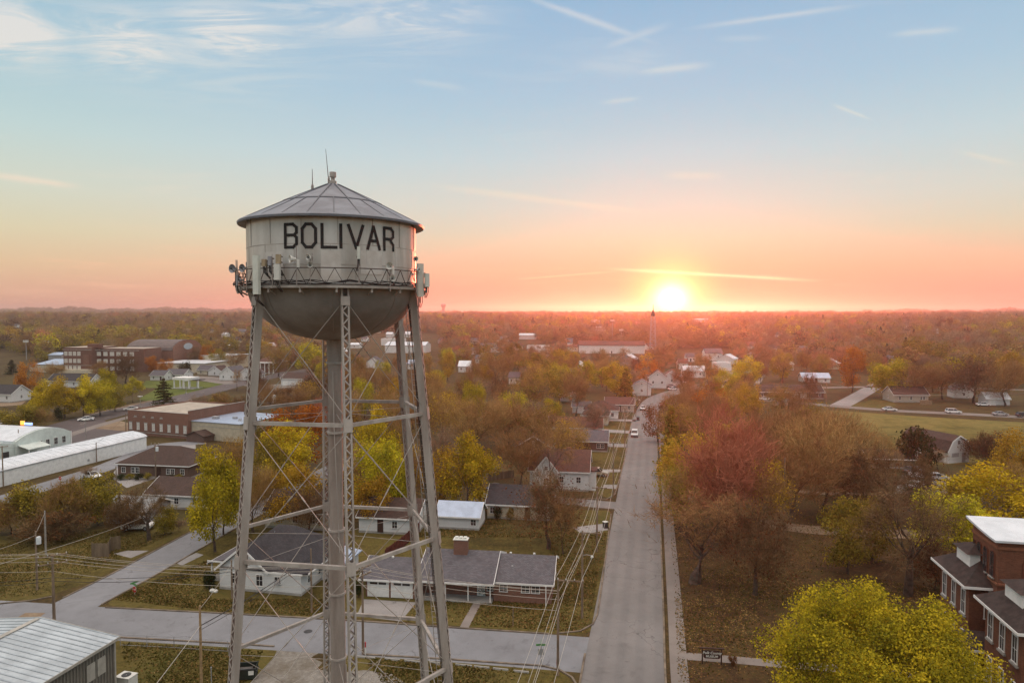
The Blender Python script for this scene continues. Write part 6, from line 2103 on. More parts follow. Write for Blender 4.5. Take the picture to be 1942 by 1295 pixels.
def car_proto(kind):
    """meshes of one kind of car, nose towards -y"""
    L, W, H = {'sedan': (4.7, 1.8, 1.45), 'suv': (4.8, 1.9, 1.75), 'pickup': (5.6, 1.95, 1.85), 'van': (4.6, 1.9, 2.0)}[kind]
    body = {'sedan': [(-2.35, .35), (-2.3, .72), (-1.3, .92), (1.45, .98), (2.3, .9), (2.35, .4)],
            'suv': [(-2.4, .4), (-2.36, .85), (-1.35, 1.03), (2.2, 1.08), (2.36, .95), (2.4, .42)],
            'pickup': [(-2.8, .45), (-2.75, .95), (-1.5, 1.12), (.85, 1.12), (.85, 1.15), (2.72, 1.15), (2.78, .5)],
            'van': [(-2.3, .4), (-2.25, .85), (-1.6, 1.05), (2.25, 1.1), (2.3, .4)]}[kind]
    cab = {'sedan': [(-1.25, .9), (-.45, 1.42), (.75, 1.45), (1.75, .95)],
           'suv': [(-1.2, 1.02), (-.5, 1.68), (1.9, 1.72), (2.28, 1.05)],
           'pickup': [(-1.3, 1.1), (-.7, 1.82), (.55, 1.85), (.9, 1.1)],
           'van': [(-1.75, 1.0), (-1.05, 1.95), (2.0, 2.0), (2.25, 1.05)]}[kind]

    def shell(prof, w0, w1):
        n = len(prof); zs = [z for y, z in prof]; z0, z1 = min(zs), max(zs)
        mb = MB(); vs = []
        for s in (-1, 1):
            for y, z in prof:
                t = (z - z0) / (z1 - z0)
                vs.append((s * (w0 + (w1 - w0) * t) / 2, y, z))
        mb.add(vs, [tuple(range(n)), tuple(range(n, 2 * n))[::-1]] + [(i, i + n, (i + 1) % n + n, (i + 1) % n) for i in range(n)])
        return mb
    b = shell(body, W, W * .94)
    bm = b.mesh('body', P_WHITE)
    g = shell([(y * .985, z) for y, z in cab], W * .9, W * .74)
    gm = g.mesh('windows', GLASS)
    top = max(z for y, z in cab); ys = [y for y, z in cab if z > top - .12]
    r = MB().box((0, (min(ys) + max(ys)) / 2, top + .01), (W * .76, max(ys) - min(ys) + .1, .06))
    for s in (-1, 1):       # pillars
        for (y0, z0), (y1, z1) in ((cab[0], cab[1]), (cab[-1], cab[-2])):
            r.beam((s * W * .45, y0, z0), (s * W * .372, y1, z1), .07, .09)
        r.beam((s * W * .452, .25, .95 if kind == 'sedan' else 1.05), (s * W * .372, .25, top), .05, .09)
    rm = r.mesh('cabin_roof', P_WHITE)
    w = MB(); w.lathe([(.0, -.1), (.33, -.1), (.34, -.06), (.34, .06), (.33, .1), (0, .1)], 18)
    w.v = [(z, x, y) for x, y, z in w.v]
    wm = w.mesh('wheel', TYRE, True)
    q = MB(); q.lathe([(.0, -.115), (.2, -.11), (.2, .11), (0, .115)], 12); q.v = [(z, x, y) for x, y, z in q.v]
    qm = q.mesh('rim', RIM)
    hm = MB().box((0, 0, 0), (.38, .08, .16)).mesh('headlight', LAMPW); tm = MB().box((0, 0, 0), (.3, .08, .22)).mesh('tail_light', LAMPR)
    bmn = MB().box((0, body[0][0] - .02, .45), (W * .98, .12, .22)).box((0, body[-1][0] + .02, .48), (W * .98, .12, .22)).mesh('bumper', mat('dark_trim', (.05, .05, .05), .6, .1, 2))
    CARS[kind] = (L, W, body, bm, gm, rm, wm, qm, hm, tm, bmn)


for k_ in ('sedan', 'suv', 'pickup', 'van'):
    car_proto(k_)


def car(kind, label, px, py, heading, paint, group='vehicles of the town', name=None):
    """heading in degrees from +Y towards the right, where the nose points"""
    L, W, body, bm, gm, rm, wm, qm, hm, tm, bmn = CARS[kind]
    p = G(px, py)
    T = thing(name or ('pickup_truck' if kind == 'pickup' else 'van' if kind == 'van' else 'car'), label, 'pickup' if kind == 'pickup' else 'van' if kind == 'van' else 'car', (p.x, p.y, .03), rad(180 - heading), group)
    for nm, me in (('body', bm), ('cabin_roof', rm)):
        o = link(nm, me, T); o.material_slots[0].link = 'OBJECT'; o.material_slots[0].material = paint
    link('windows', gm, T); link('bumper', bmn, T)
    for sy in (-1, 1):
        for sx in (-1, 1):
            o = link('wheel', wm, T, (sx * (W / 2 - .1), sy * L * .31, .34)); link('rim', qm, o)
    for sx in (-1, 1):
        link('headlight', hm, T, (sx * W * .36, body[0][0] + .03, body[1][1] - .06)); link('tail_light', tm, T, (sx * W * .4, body[-1][0] - .02, body[-2][1] - .16))
    return T


UH = 11.65
car('suv', 'white suv driving towards the camera on the long street, nearer one', 1203.5, 827, UH + 180, P_WHITE)
car('sedan', 'white car further up the long street near the bend', 1220, 777, UH + 185, P_WHITE)
car('suv', 'silver-tan suv parked across a driveway left of the long street', 1132, 902, UH + 92, P_TAN)
car('sedan', 'dark sedan parked in the drive beside the white gabled house', 1107, 903, UH + 90, P_GREY)
car('sedan', 'black car parked on the yard behind the small garage', 940, 931, 40, P_BLACK)
car('sedan', 'white car on the highway, lower left of the two', 163, 798, 244, P_WHITE)
car('sedan', 'white car on the highway, upper right of the two', 248, 778, 242, P_WHITE)
car('sedan', 'white car on the field road, leftmost of the line', 1687, 779, 98, P_WHITE)
car('suv', 'white suv on the field road, middle of the line', 1808, 784, 98, P_WHITE)
car('sedan', 'silver white car on the field road, near the right edge', 1897, 788, 98, P_SILV)
car('suv', 'black suv on the field road at the picture edge', 1943, 791, 98, P_BLACK)
car('sedan', 'white car parked under trees beside the small white shed', 1865, 770, 100, P_WHITE)
car('sedan', 'white car parked on dirt left of the brown ranch house', 1452, 759, 95, P_WHITE)
car('van', 'white van parked on dirt by the brown ranch house', 1425, 751, 110, P_WHITE)
car('van', 'boxy pale trailer van beside the brown ranch house wall', 1438, 744, 100, P_SILV)
car('sedan', 'dark car parked in front of the white van', 1419, 757, 95, P_GREY)
car('sedan', 'white car half hidden by a bare shrub by the alley', 174, 907, 120, P_WHITE)
car('sedan', 'silver car nose-in beside the white warehouse, leftmost', 10, 874, UH + 90, P_SILV)
car('sedan', 'white car beside the white warehouse canopy', 64, 866, UH + 60, P_WHITE)
car('suv', 'red suv parked under the white warehouse canopy', 44, 864, UH + 60, P_RED)
car('sedan', 'black car parked at the warehouse wall under its four windows', 108, 854, UH + 90, P_BLACK)
car('pickup', 'silver pickup by the warehouse wall, nearest its corner', 121, 851, UH + 90, P_SILV)
car('sedan', 'white car on the curved street beyond the bend', 1276, 740, 70, P_WHITE)
car('sedan', 'silver car parked before the two-storey white house', 1273, 734, 95, P_SILV)
car('sedan', 'white car parked in the lot beyond the curved street', 1292, 727, 95, P_WHITE)
for i, (px, py, k, pt, w) in enumerate([(1134, 678, 'sedan', P_WHITE, 'leftmost'), (1141, 678, 'suv', P_BLACK, 'second'), (1149, 677.5, 'sedan', P_SILV, 'third'), (1156, 677, 'sedan', P_WHITE, 'rightmost')]):
    car(k, w + ' of four cars parked below the long factory hall', px, py, 20, pt)
car('sedan', 'white car on the gravel yard behind the big dark oak', 1736, 926, 60, P_WHITE)
car('pickup', 'white pickup on the gravel yard behind the big dark oak', 1752, 908, 100, P_WHITE)
car('sedan', 'silver car right of the white pickup on the gravel yard', 1776, 910, 100, P_SILV)
car('suv', 'dark suv at the back of the gravel yard under branches', 1735, 899, 70, P_GREY)
car('van', 'white car beside the dark shrubs at the lower left', 262, 1004, 85, P_WHITE)
car('sedan', 'silver car parked by the brick mansion', 552, 716, 80, P_SILV)
car('pickup', 'dark pickup by the brick mansion', 541, 719, 80, P_GREY)

# ================================================================== POLES AND WIRES
INS = mat('insulator', (.5, .48, .45), .4, .1, 3)


def pole(label, px, py, top, arm=None, arm_rot=0.0, arm_off=0.0, r=.14, transformer=None, lamp=False, name='utility_pole', m=None, group='utility poles'):
    p = G(px, py)
    h = at(px, top, p.y).z
    T = thing(name, label, 'pole', (p.x, p.y, 0), 0, group)
    MB().tube([(0, 0, -.1), (0, 0, h * .5), (0, 0, h)], [r, r * .85, r * .68], 9).build('shaft', m or POLE, T)
    for i, (w, dz) in enumerate(arm or []):
        o = MB().box((arm_off * w / 2, -r * .8, 0), (w, .1, .12)).build('crossarm', POLE, T, (0, 0, h - dz), arm_rot)
        n = 4 if w > 2 else 3
        for k in range(n):
            MB().lathe([(.045, .06), (.07, .12), (.05, .2), (.02, .26)], 8, c=(arm_off * w / 2 - w / 2 + .1 + (w - .2) * k / (n - 1), -r * .8, 0)).build('insulator', INS, o)
        MB().beam((-w * .25 + arm_off * w / 2, -r * .8, 0), (0, -r * .5, -.55), .04, .04).build('arm_brace', IRON, o)
    if transformer:
        o = MB().lathe([(0, 0), (.28, .02), (.28, .85), (.2, .95), (0, .97)], 16, c=(0, 0, 0)).build('transformer', GREYP if transformer == 1 else mat('pale_transformer', (.55, .6, .62), .5, .05, 2), T, (.42, -.1, h - 1.6), 0, smooth=True)
        MB().box((-.25, 0, .5), (.3, .1, .5)).build('hanger', IRON, o)
    if lamp:
        o = MB().tube([(0, 0, 0), (.5, -.2, .15), (1.0, -.4, .1)], .03, 6).build('lamp_arm', GREYP, T, (0, 0, h * .72))
        MB().lathe([(.0, .1), (.12, .06), (.18, -.08), (.12, -.2), (0, -.22)], 12, c=(1.05, -.42, .05)).build('lamp_head', PLASTIC, o)
    return T, Vector((p.x, p.y, h))


PL = {}
_, PL['m1'] = pole('wooden pole with a one-sided crossarm at the near street corner', 1058, 1280, 1096, [(2.6, .15)], ROT_W, .9, group='poles along the long street')
_, PL['m2'] = pole('wooden pole with crossarm and white street lamp, second along the long street', 1104, 1172, 1006, [(2.4, .2)], ROT_W, .8, lamp=True, group='poles along the long street')
_, PL['m3'] = pole('wooden pole by the side drive, third along the long street', 1132, 1046, 922, [(2.2, .2)], ROT_W, .3, group='poles along the long street')
_, PL['m4'] = pole('pole at the side lane corner, fourth along the long street', 1163, 940, 838, [(2.2, .2)], ROT_W, .3, group='poles along the long street')
_, PL['m5'] = pole('pole beside the driveways, fifth along the long street', 1185, 850, 773, [(2.2, .2)], ROT_W, .3, group='poles along the long street')
_, PL['m6'] = pole('pole near the last house before the bend, sixth along the long street', 1206, 790, 745, [(2.2, .2)], ROT_W, .3, lamp=True, group='poles along the long street')
_, PL['m7'] = pole('pole with wide crossarm at the street bend, last of its line', 1227.5, 755, 710, [(3.0, .2)], ROT_W, .0, group='poles along the long street')
_, PL['c1'] = pole('dark wooden pole with three crossarms in front of the garage, behind the tower leg', 688.5, 1240, 1074, [(2.4, .15), (2.4, .9)], rad(60), 0.0, transformer=None, group='poles along the cross street')
_, PL['c2'] = pole('pole with two white-capped crossarms beside the lower left junction', 103, 1188, 1051, [(2.8, .12), (2.8, 1.0)], rad(35), 0.0, lamp=False, r=.17, group='poles along the cross street')
_, PL['c0'] = pole('plain tan pole in the grass left of the tower, wires at its side', 382, 1305, 1148, None, group='poles along the cross street', m=mat('tan_pole', (.36, .24, .13), .9, .15, 3))
_, PL['t1'] = pole('pole with a pale transformer on the left lawn', 70.5, 1118, 1007, None, transformer=2, group='poles of the left blocks')
_, PL['t2'] = pole('bare grey pole beside the transformer pole', 87, 1052, 968, None, group='poles of the left blocks', m=mat('grey_pole', (.3, .28, .26), .9, .1, 3))
_, PL['w1'] = pole('slim pole in front of the white corner house', 591, 1161, 1040, None, r=.12, group='poles along the cross street')
_, PL['w2'] = pole('grey pole against the white corner house wall, beside the left leg', 440, 1134, 1062, None, r=.12, group='poles along the cross street')
_, PL['l1'] = pole('pole with twin transformers in front of the brown hipped house', 295.5, 910, 841, [(1.6, .1)], rad(10), 0, transformer=2, group='poles of the left blocks')
_, PL['l2'] = pole('short pole left of the twin transformer pole', 221, 935, 884, None, r=.12, group='poles of the left blocks')
_, PL['l3'] = pole('pole at the left end of the long white shed', 6, 922, 845, [(2, .2)], rad(30), 0, group='poles of the left blocks')
_, PL['l4'] = pole('pole halfway along the long white shed', 183, 877, 839, None, r=.13, group='poles of the left blocks')
_, PL['l5'] = pole('pole in front of the white warehouse annex', 36, 868, 814, None, r=.13, group='poles of the left blocks')
_, PL['l6'] = pole('pole at the left corner of the brick hall', 239, 826, 784, None, r=.13, group='poles of the left blocks')
_, PL['r1'] = pole('broken-topped pole in the brown wood right of the street', 1486, 1010, 868, None, r=.17, group='poles of the right side')
_, PL['r2'] = pole('pole beside the farm drive on the field road', 1567, 771, 725, None, r=.14, group='poles of the right side')
_, PL['r3'] = pole('pole left of the grey two-storey house', 1671, 690, 656, None, group='poles of the right side')
_, PL['r4'] = pole('tall pole above the bare trees right of the grain store', 1447, 676, 636, None, group='poles of the right side')
_, PL['r5'] = pole('slim pole in front of the brown bungalow', 1315, 753, 722, None, r=.12, group='poles of the right side')
_, PL['r6'] = pole('pole beside the curved street left of the bungalow', 1287, 728, 694, None, r=.12, group='poles of the right side')


def flood(label, px, py, top, big=True):
    p = G(px, py); h = at(px, top, p.y).z
    T = thing('floodlight_mast', label, 'floodlight', (p.x, p.y, 0), 0, 'floodlight masts')
    MB().tube([(0, 0, 0), (0, 0, h)], [.3, .16], 8).build('mast', GREYP, T)
    b = MB()
    for r in range(2):
        for k in range(4):
            b.box((-1.5 + k, -.2, h - .4 - r * .9), (.8, .4, .7))
    b.build('lamp_bank', PLASTIC, T)


flood('floodlight mast by the sports field, left one', 50, 683, 645); flood('floodlight mast by the sports field, right one', 89, 678, 646)
flood('slim light mast over the factory hall, left one', 1161, 662, 606); flood('slim light mast over the factory hall, right one', 1178, 662, 624)


def lot_lamp(label, px, py, top):
    p = G(px, py); h = at(px, top, p.y).z
    T = thing('lot_lamp', label, 'street lamp', (p.x, p.y, 0), 0, 'lamps of the car park')
    MB().tube([(0, 0, .8), (0, 0, h)], [.11, .08], 8).build('mast', mat('grey_pole', (.3, .28, .26)), T)
    MB().lathe([(.45, 0), (.45, .8), (0, .82)], 14).build('base', CONC, T)
    MB().box((0, 0, h + .1), (1.6, .5, .25)).box((0, -.3, h + .05), (.5, .9, .25)).build('lamp_head', PLASTIC, T)


lot_lamp('car park lamp with pale base behind the long white shed', 163, 841, 796)
lot_lamp('thin lamp on the green lawn by the highway, left of the pollard tree', 353, 748, 722)
lot_lamp('thin lamp beside the upper highway car', 266, 775, 752)


def wire(label, pts, sag=.8, r=.018, m=None, group='overhead wires'):
    out = []
    for a, b in zip(pts[:-1], pts[1:]):
        a, b = Vector(a), Vector(b)
        n = max(6, int((b - a).length / 4))
        s = sag * ((b - a).length / 40) ** 1.3
        for k in range(n + (1 if b is Vector(pts[-1]) else 0)):
            t = k / n
            p = a.lerp(b, t); p.z -= 4 * s * t * (1 - t); out.append(p)
    out.append(Vector(pts[-1]))
    o = MB().tube(out, r, 5).build('overhead_wire', m or WIREM)
    tag(o, label, 'wire', group)
    return o


def off(v, dv=0.0, dz=0.0):
    return v + VX * dv + Vector((0, 0, dz))


m0 = PL['m1'] - UX * 39 + Vector((-.5, 0, .0)); m0.z = PL['m1'].z
line = [m0] + [PL['m%d' % i] for i in range(1, 8)]
for dv, dz, nm in ((-.2, .12, 'leftmost of the three pale wires strung along the long street poles'), (1.0, .12, 'middle of the three pale wires strung along the long street poles'), (2.3, .12, 'rightmost of the three pale wires strung along the long street poles')):
    wire(nm, [off(q, dv, dz) for q in line], .75, .02, m=mat('pale_wire', (.42, .385, .34), .5, .08, 3), group='wires along the long street')
for dv, dz, nm in ((-.1, -1.6, 'lower brown wire under the three street wires'), (.05, -2.3, 'lowest thin wire on the long street poles')):
    wire(nm, [off(q, dv, dz) for q in line], .9, .02, group='wires along the long street')
c9 = PL['c2'] + Vector((-46, 7, 0)); d1 = Vector((0, 0, 1))
for dz, dv, nm in ((-.05, -.9, 'top wire across the cross street from the corner pole'), (-.05, .2, 'second wire across the cross street from the corner pole'), (-.15, 1.0, 'third wire across the cross street from the corner pole'), (-.95, .6, 'fourth wire across the cross street from the corner pole'), (-1.9, 0, 'lowest wire across the cross street from the corner pole')):
    f = Vector((0, dv * .8, dz + (0 if dz > -1.5 else 0)))
    a = PL['m1'] + Vector((-.1, dv * .5, dz - 1.25)); b = PL['c1'] + f; c = PL['c2'] + f; e = c9 + f
    wire(nm, [a, b, c, e], .9, .02, group='wires along the cross street')
for dz, nm in ((-2.6, 'upper black cable sagging across the diagonal street'), (-3.0, 'lower black cable sagging across the diagonal street')):
    wire(nm, [PL['c2'] + Vector((-46, 7, dz)), PL['c2'] + Vector((0, 0, dz)), PL['w2'] + Vector((0, 0, dz + 1.6)), PL['w1'] + Vector((0, 0, dz + 1.2))], 1.6, .03, CABLEM, 'wires along the cross street')
wire('pale wire rising from the left edge to the bare tree by the shed', [at(-40, 1080, 62), at(285, 975, 108)], .3, .028, mat('pale_wire', (.42, .385, .34)), 'service wires')
wire('wire from the transformer pole off to the left', [PL['t1'] + Vector((0, 0, -.5)), at(-40, 1052, 70)], .6, .02, None, 'service wires')
wire('wire from the bare grey pole to the transformer pole', [PL['t2'] + Vector((0, 0, -.3)), PL['t1'] + Vector((0, 0, -.3))], .5, .02, None, 'service wires')
wire('wire from the tan pole up to the slim pole by the corner house', [PL['c0'] + Vector((0, 0, -.3)), PL['w2'] + Vector((0, 0, -.4))], .5, .02, None, 'service wires')
wire('twin cable from the tan pole down towards the lower left', [PL['c0'] + Vector((0, 0, -1.9)), at(270, 1330, 50)], .2, .03, mat('pale_wire', (.42, .385, .34)), 'service wires')
wire('thick black cable from the tan pole towards the corner house', [PL['c0'] + Vector((0, 0, -1.9)), PL['w1'] + Vector((0, 0, -.9))], .9, .045, CABLEM, 'service wires')
wire('thin cable below the thick black cable from the tan pole', [PL['c0'] + Vector((0, 0, -2.3)), PL['w1'] + Vector((0, 0, -1.2))], 1.0, .025, CABLEM, 'service wires')
wire('wire along the long white shed', [PL['l3'] + Vector((0, 0, -.4)), PL['l4'] + Vector((0, 0, -.3)), PL['l6'] + Vector((0, 0, -.3))], .6, .02, CABLEM, 'service wires')
wire('wire over the field road trees', [PL['r2'] + Vector((0, 0, -.2)), at(1980, 742, 250)], 1.2, .03, None, 'service wires')
wire('wire between the bungalow poles', [PL['r5'] + Vector((0, 0, -.2)), PL['r2'] + Vector((0, 0, -.2))], 1.2, .02, None, 'service wires')

# ================================================================== SMALL THINGS
def sign_board():
    p = G(1332, 1258); q = G(1368, 1260)
    a = math.atan2(q.y - p.y, q.x - p.x); w = (q - p).length
    T = thing('museum_sign', 'dark brown county museum sign board on two posts beside the path', 'sign', p, a)
    for x in (0, w):
        MB().box((x, 0, .8), (.12, .12, 1.6)).build('post', DARKW, T)
    MB().box((w / 2, 0, 1.62), (w + .55, .2, .09)).build('cap_rail', DARKW, T)
    b = MB().prism([(.1, .72), (.22, .60), (w - .22, .60), (w - .1, .72), (w - .1, 1.28), (w - .22, 1.40), (.22, 1.40), (.1, 1.28)], -.05, .03).build('board', mat('dark_red_board', (.06, .028, .024), .7, .1, 2), T)
    for txt, z, sz, sh in (('Polk County', 1.06, .36, .25), ('MUSEUM', .72, .30, 0)):
        cu = bpy.data.curves.new('lettering', 'FONT'); cu.body = txt; cu.size = sz; cu.align_x = 'CENTER'; cu.extrude = .006; cu.shear = sh; cu.offset = .007
        tmp = bpy.data.objects.new('tmp', cu); C.objects.link(tmp)
        dg = bpy.context.evaluated_depsgraph_get(); me = bpy.data.meshes.new_from_object(tmp.evaluated_get(dg))
        bpy.data.objects.remove(tmp)
        me.materials.clear(); me.materials.append(PLASTIC)
        o = link('lettering', me, b, (w / 2, -.062, z)); o.rotation_euler = (rad(90), 0, 0)


sign_board()


def stop_sign(label, px, py, top, face, r=.38, blade=True):
    p = G(px, py); h = at(px, top, p.y).z
    T = thing('stop_sign', label, 'road sign', (p.x, p.y, 0), face, 'stop signs')
    MB().box((0, .04, h / 2), (.06, .06, h)).build('post', GREYP, T)
    zc = h - (.75 if blade else .4)
    poly = [(r * math.cos(math.pi / 8 + k * math.pi / 4), zc + r * math.sin(math.pi / 8 + k * math.pi / 4)) for k in range(8)]
    d = MB().prism(poly, -.02, 0).build('sign_plate', mat('stop_red', (.42, .03, .03), .5, .05, 2), T)
    MB().prism([(x * 1.06, zc + (z - zc) * 1.06) for x, z in poly], -.004, .01).build('plate_rim', PLASTIC, d)
    if blade:
        MB().box((0, 0, h - .12), (1.0, .03, .2)).box((0, 0, h + .12), (.03, 1.0, .2)).build('street_blade', mat('sign_green', (.10, .28, .10), .5, .05, 2), T)
    cu = bpy.data.curves.new('lettering', 'FONT'); cu.body = 'STOP'; cu.size = r * .75; cu.align_x = 'CENTER'; cu.align_y = 'CENTER'; cu.extrude = .004
    tmp = bpy.data.objects.new('tmp', cu); C.objects.link(tmp)
    me = bpy.data.meshes.new_from_object(tmp.evaluated_get(bpy.context.evaluated_depsgraph_get())); bpy.data.objects.remove(tmp)
    me.materials.clear(); me.materials.append(PLASTIC)
    o = link('lettering', me, d, (0, -.026, zc)); o.rotation_euler = (rad(90), 0, 0)


stop_sign('stop sign with green street blades at the left junction corner', 255, 1127, 1106, rad(-30))
stop_sign('stop sign at the end of the alley by the long white shed', 114, 916, 903, rad(-10), blade=False)


def street_blade():
    p = G(1026, 1262)
    T = thing('street_sign', 'thin post with crossed green street name blades at the near corner', 'road sign', p, 0)
    h = at(1028, 1224, p.y).z
    MB().box((0, 0, h / 2), (.06, .06, h)).build('post', IRON, T)
    MB().box((0, 0, h + .1), (1.0, .03, .2)).build('street_blade', mat('sign_green', (.1, .28, .1)), T)
    o = MB().box((0, 0, h + .32), (.03, 1.0, .2)).build('street_blade', mat('sign_green', (.1, .28, .1)), T)
    MB().box((0, -.03, h - .6), (.6, .02, .6)).build('sign_back', GREYP, T)


street_blade()


def marker(label, px, py, top):
    p = G(px, py); h = at(px, top, p.y).z
    T = thing('marker_post', label, 'marker post', (p.x, p.y, 0), 0, 'red and white marker posts')
    MB().tube([(0, 0, 0), (0, 0, h * .62)], .06, 8).build('white_shaft', PLASTIC, T)
    MB().tube([(0, 0, h * .62), (0, 0, h)], .07, 8).build('red_top', mat('marker_red', (.45, .03, .03), .5, .05, 2), T)


marker('red-topped white marker post beside the near corner pole', 1056.5, 1277, 1250); marker('red-topped white marker post beside the pole before the garage', 693, 1242, 1217)


def kerb_stops():
    for i, (x0, x1, y, w) in enumerate([(676, 711, 1247, 'first'), (730, 758, 1251, 'second'), (767, 796, 1254.5, 'third'), (816, 834, 1257.5, 'fourth'), (864, 895, 1262, 'fifth'), (899, 928, 1265.5, 'sixth'), (935, 964, 1269.5, 'seventh'), (974, 1003, 1274, 'last')]):
        a, b = G(x0, y - 1.5), G(x1, y + 1.5)
        c = (a + b) / 2; d = b - a
        o = MB().prism([(-.1, 0), (.1, 0), (.07, .15), (-.07, .15)], -d.length / 2, d.length / 2, axis='x').build('parking_kerb', CONC, None, c, math.atan2(d.y, d.x))
        tag(o, 'low concrete bar in the grass by the street, %s of eight from the left' % w, 'parking kerb', 'concrete bars along the tower lawn')


kerb_stops()


def dumpster():
    p = G(468, 1284)
    T = thing('dumpster', 'dark green open dumpster on the grass beside the left tower leg', 'dumpster', p, rad(8))
    b = MB()
    b.prism([(-.85, .12), (.85, .12), (.95, 1.15), (-.95, 1.15)], -.65, -.6).prism([(-.85, .12), (.85, .12), (.95, 1.15), (-.95, 1.15)], .6, .65)
    b.box((-.88, 0, .62), (.05, 1.2, 1.0)).box((.88, 0, .62), (.05, 1.2, 1.0)).box((0, 0, .16), (1.7, 1.2, .08))
    b.build('bin', mat('dumpster_green', (.02, .026, .02), .6, .1, 2), T)
    MB().box((0, -.68, 1.12), (1.95, .08, .1)).box((0, .68, 1.12), (1.95, .08, .1)).box((-1.0, 0, .75), (.08, .9, .14)).box((1.0, 0, .75), (.08, .9, .14)).build('rim', IRON, T)
    MB().box((.55, -.68, .75), (.5, .02, .4)).build('notice', PLASTIC, T)
    MB().box((-.1, 0, .55), (1.2, .8, .6)).build('rubbish', mat('rubbish_bags', (.09, .085, .08), .7, .2, 4), T)
    for s in (-.7, .7):
        MB().box((s, 0, .05), (.14, 1.0, .1)).build('skid', IRON, T)


dumpster()


def wheelie(label, px, py, lid=PLASTIC, body=None):
    p = G(px, py)
    T = thing('wheelie_bin', label, 'bin', p, rad(-60), 'wheelie bins')
    MB().prism([(-.26, .05), (.26, .05), (.32, 1.0), (-.32, 1.0)], -.32, .32).build('body', body or IRON, T)
    MB().box((0, 0, 1.04), (.7, .74, .09)).build('lid', lid, T)
    for s in (-1, 1):
        MB().tube([(s * .3, .3, .12), (s * .36, .3, .12)], .12, 10).build('wheel', TYRE, T)


wheelie('dark bin with white lid at the side drive by the long street', 1148, 1001)
wheelie('black bin on the grass beside the diagonal street', 381, 996, IRON)
wheelie('dark bin on the lawn by the third driveway', 1210, 797, IRON)


def fence(label, pts, h, m, rails=True, picket=.14, cat='fence'):
    P = [G(*q) for q in pts]
    T = thing('wooden_fence', label, cat, P[0], 0, None)
    for i, (a, b) in enumerate(zip(P[:-1], P[1:])):
        d = b - a; n = max(1, int(d.length / picket)); rz = math.atan2(d.y, d.x)
        mb = MB()
        for k in range(n):
            c = a + d * ((k + .5) / n) - P[0]
            mb.box((c.x, c.y, h / 2 + .03 * math.sin(k * 1.7)), (picket * .9, .025, h), rz=rz)
        mb.build('panel', m, T)
        for k in range(int(d.length / 2.4) + 1):
            c = a + d.normalized() * min(2.4 * k, d.length) - P[0]
            MB().box((c.x, c.y + .07, (h + .1) / 2), (.1, .1, h + .1)).build('post', m, T)


fence('weathered grey board fence corner on the left lawn', [(174, 1056), (205, 1056), (210, 1045), (229, 1040)], 2.0, WOOD)
fence('tan board fence running away behind the willow', [(951, 872), (965, 860), (987, 847)], 1.8, mat('tan_boards', (.30, .21, .13), .9, .15, 1.5))
fence('long dark fence between the gravel yard and the willow', [(926, 912), (975, 905)], 1.6, WOOD)
fence('board fence at the field edge beside the barn', [(1700, 850), (1716, 862), (1735, 868)], 1.8, mat('tan_boards', (.3, .21, .13)))
fence('low tan fence in front of the tan house', [(1745, 768), (1768, 768)], 1.9, mat('tan_boards', (.3, .21, .13)))
fence('dark red-brown fence along the back lawn of the ranch house', [(795, 1010), (762, 1040), (730, 1064)], 1.7, mat('red_boards', (.13, .035, .025), .9, .2, 1.5))


def wire_fence(label, pts, h=1.2):
    P = [G(*q) for q in pts]
    T = thing('chain_link_fence', label, 'fence', P[0], 0, None)
    mb = MB(); ms = MB()
    for a, b in zip(P[:-1], P[1:]):
        d = b - a; n = max(1, int(d.length / 2.5))
        for k in range(n + 1):
            c = a + d * (k / n) - P[0]; mb.tube([(c.x, c.y, 0), (c.x, c.y, h)], .03, 6)
        for z in (h, .1):
            ms.beam(a - P[0] + Vector((0, 0, z)), b - P[0] + Vector((0, 0, z)), .03, .03)
        k = 0
        while k < d.length:
            c = a + d.normalized() * k - P[0]; ms.beam((c.x, c.y, .1), (c.x + d.normalized().x * .5, c.y + d.normalized().y * .5, h), .008, .008); k += .25
    mb.build('fence_frame', GREYP, T); ms.build('mesh_panel', GREYP, T)


wire_fence('chain link fence along the grass left of the tower', [(228, 1224), (330, 1229), (432, 1236)])
wire_fence('chain link fence beside the yard behind the small garage', [(884, 952), (925, 955)])


def yellow_flag():
    p = at(607, 1083, 93)
    T = thing('yellow_canopy_slide', 'bright yellow plastic play house beside the white corner house', 'play house', (p.x, p.y, 0), rad(-9))
    yl = mat('yellow_plastic', (.62, .33, .02), .4, .05, 2)
    MB().box((0, 0, 1.9), (1.0, 1.0, 1.5)).build('cabin', yl, T)
    MB().prism([(-.65, 2.6), (.65, 2.6), (0, 3.1)], -.6, .6).build('roof', yl, T)
    for x in (-.4, .4):
        for y in (-.4, .4):
            MB().box((x, y, .6), (.1, .1, 1.2)).build('leg', PLASTIC, T)
    MB().add([(.1, -.5, 1.2), (.5, -.5, 1.2), (.6, -2.2, .15), (.2, -2.2, .15), (.1, -.5, 1.12), (.5, -.5, 1.12), (.6, -2.2, .05), (.2, -2.2, .05)], [(0, 1, 2, 3), (7, 6, 5, 4), (0, 3, 7, 4), (1, 5, 6, 2), (3, 2, 6, 7), (0, 4, 5, 1)]).build('slide', PLASTIC, T)


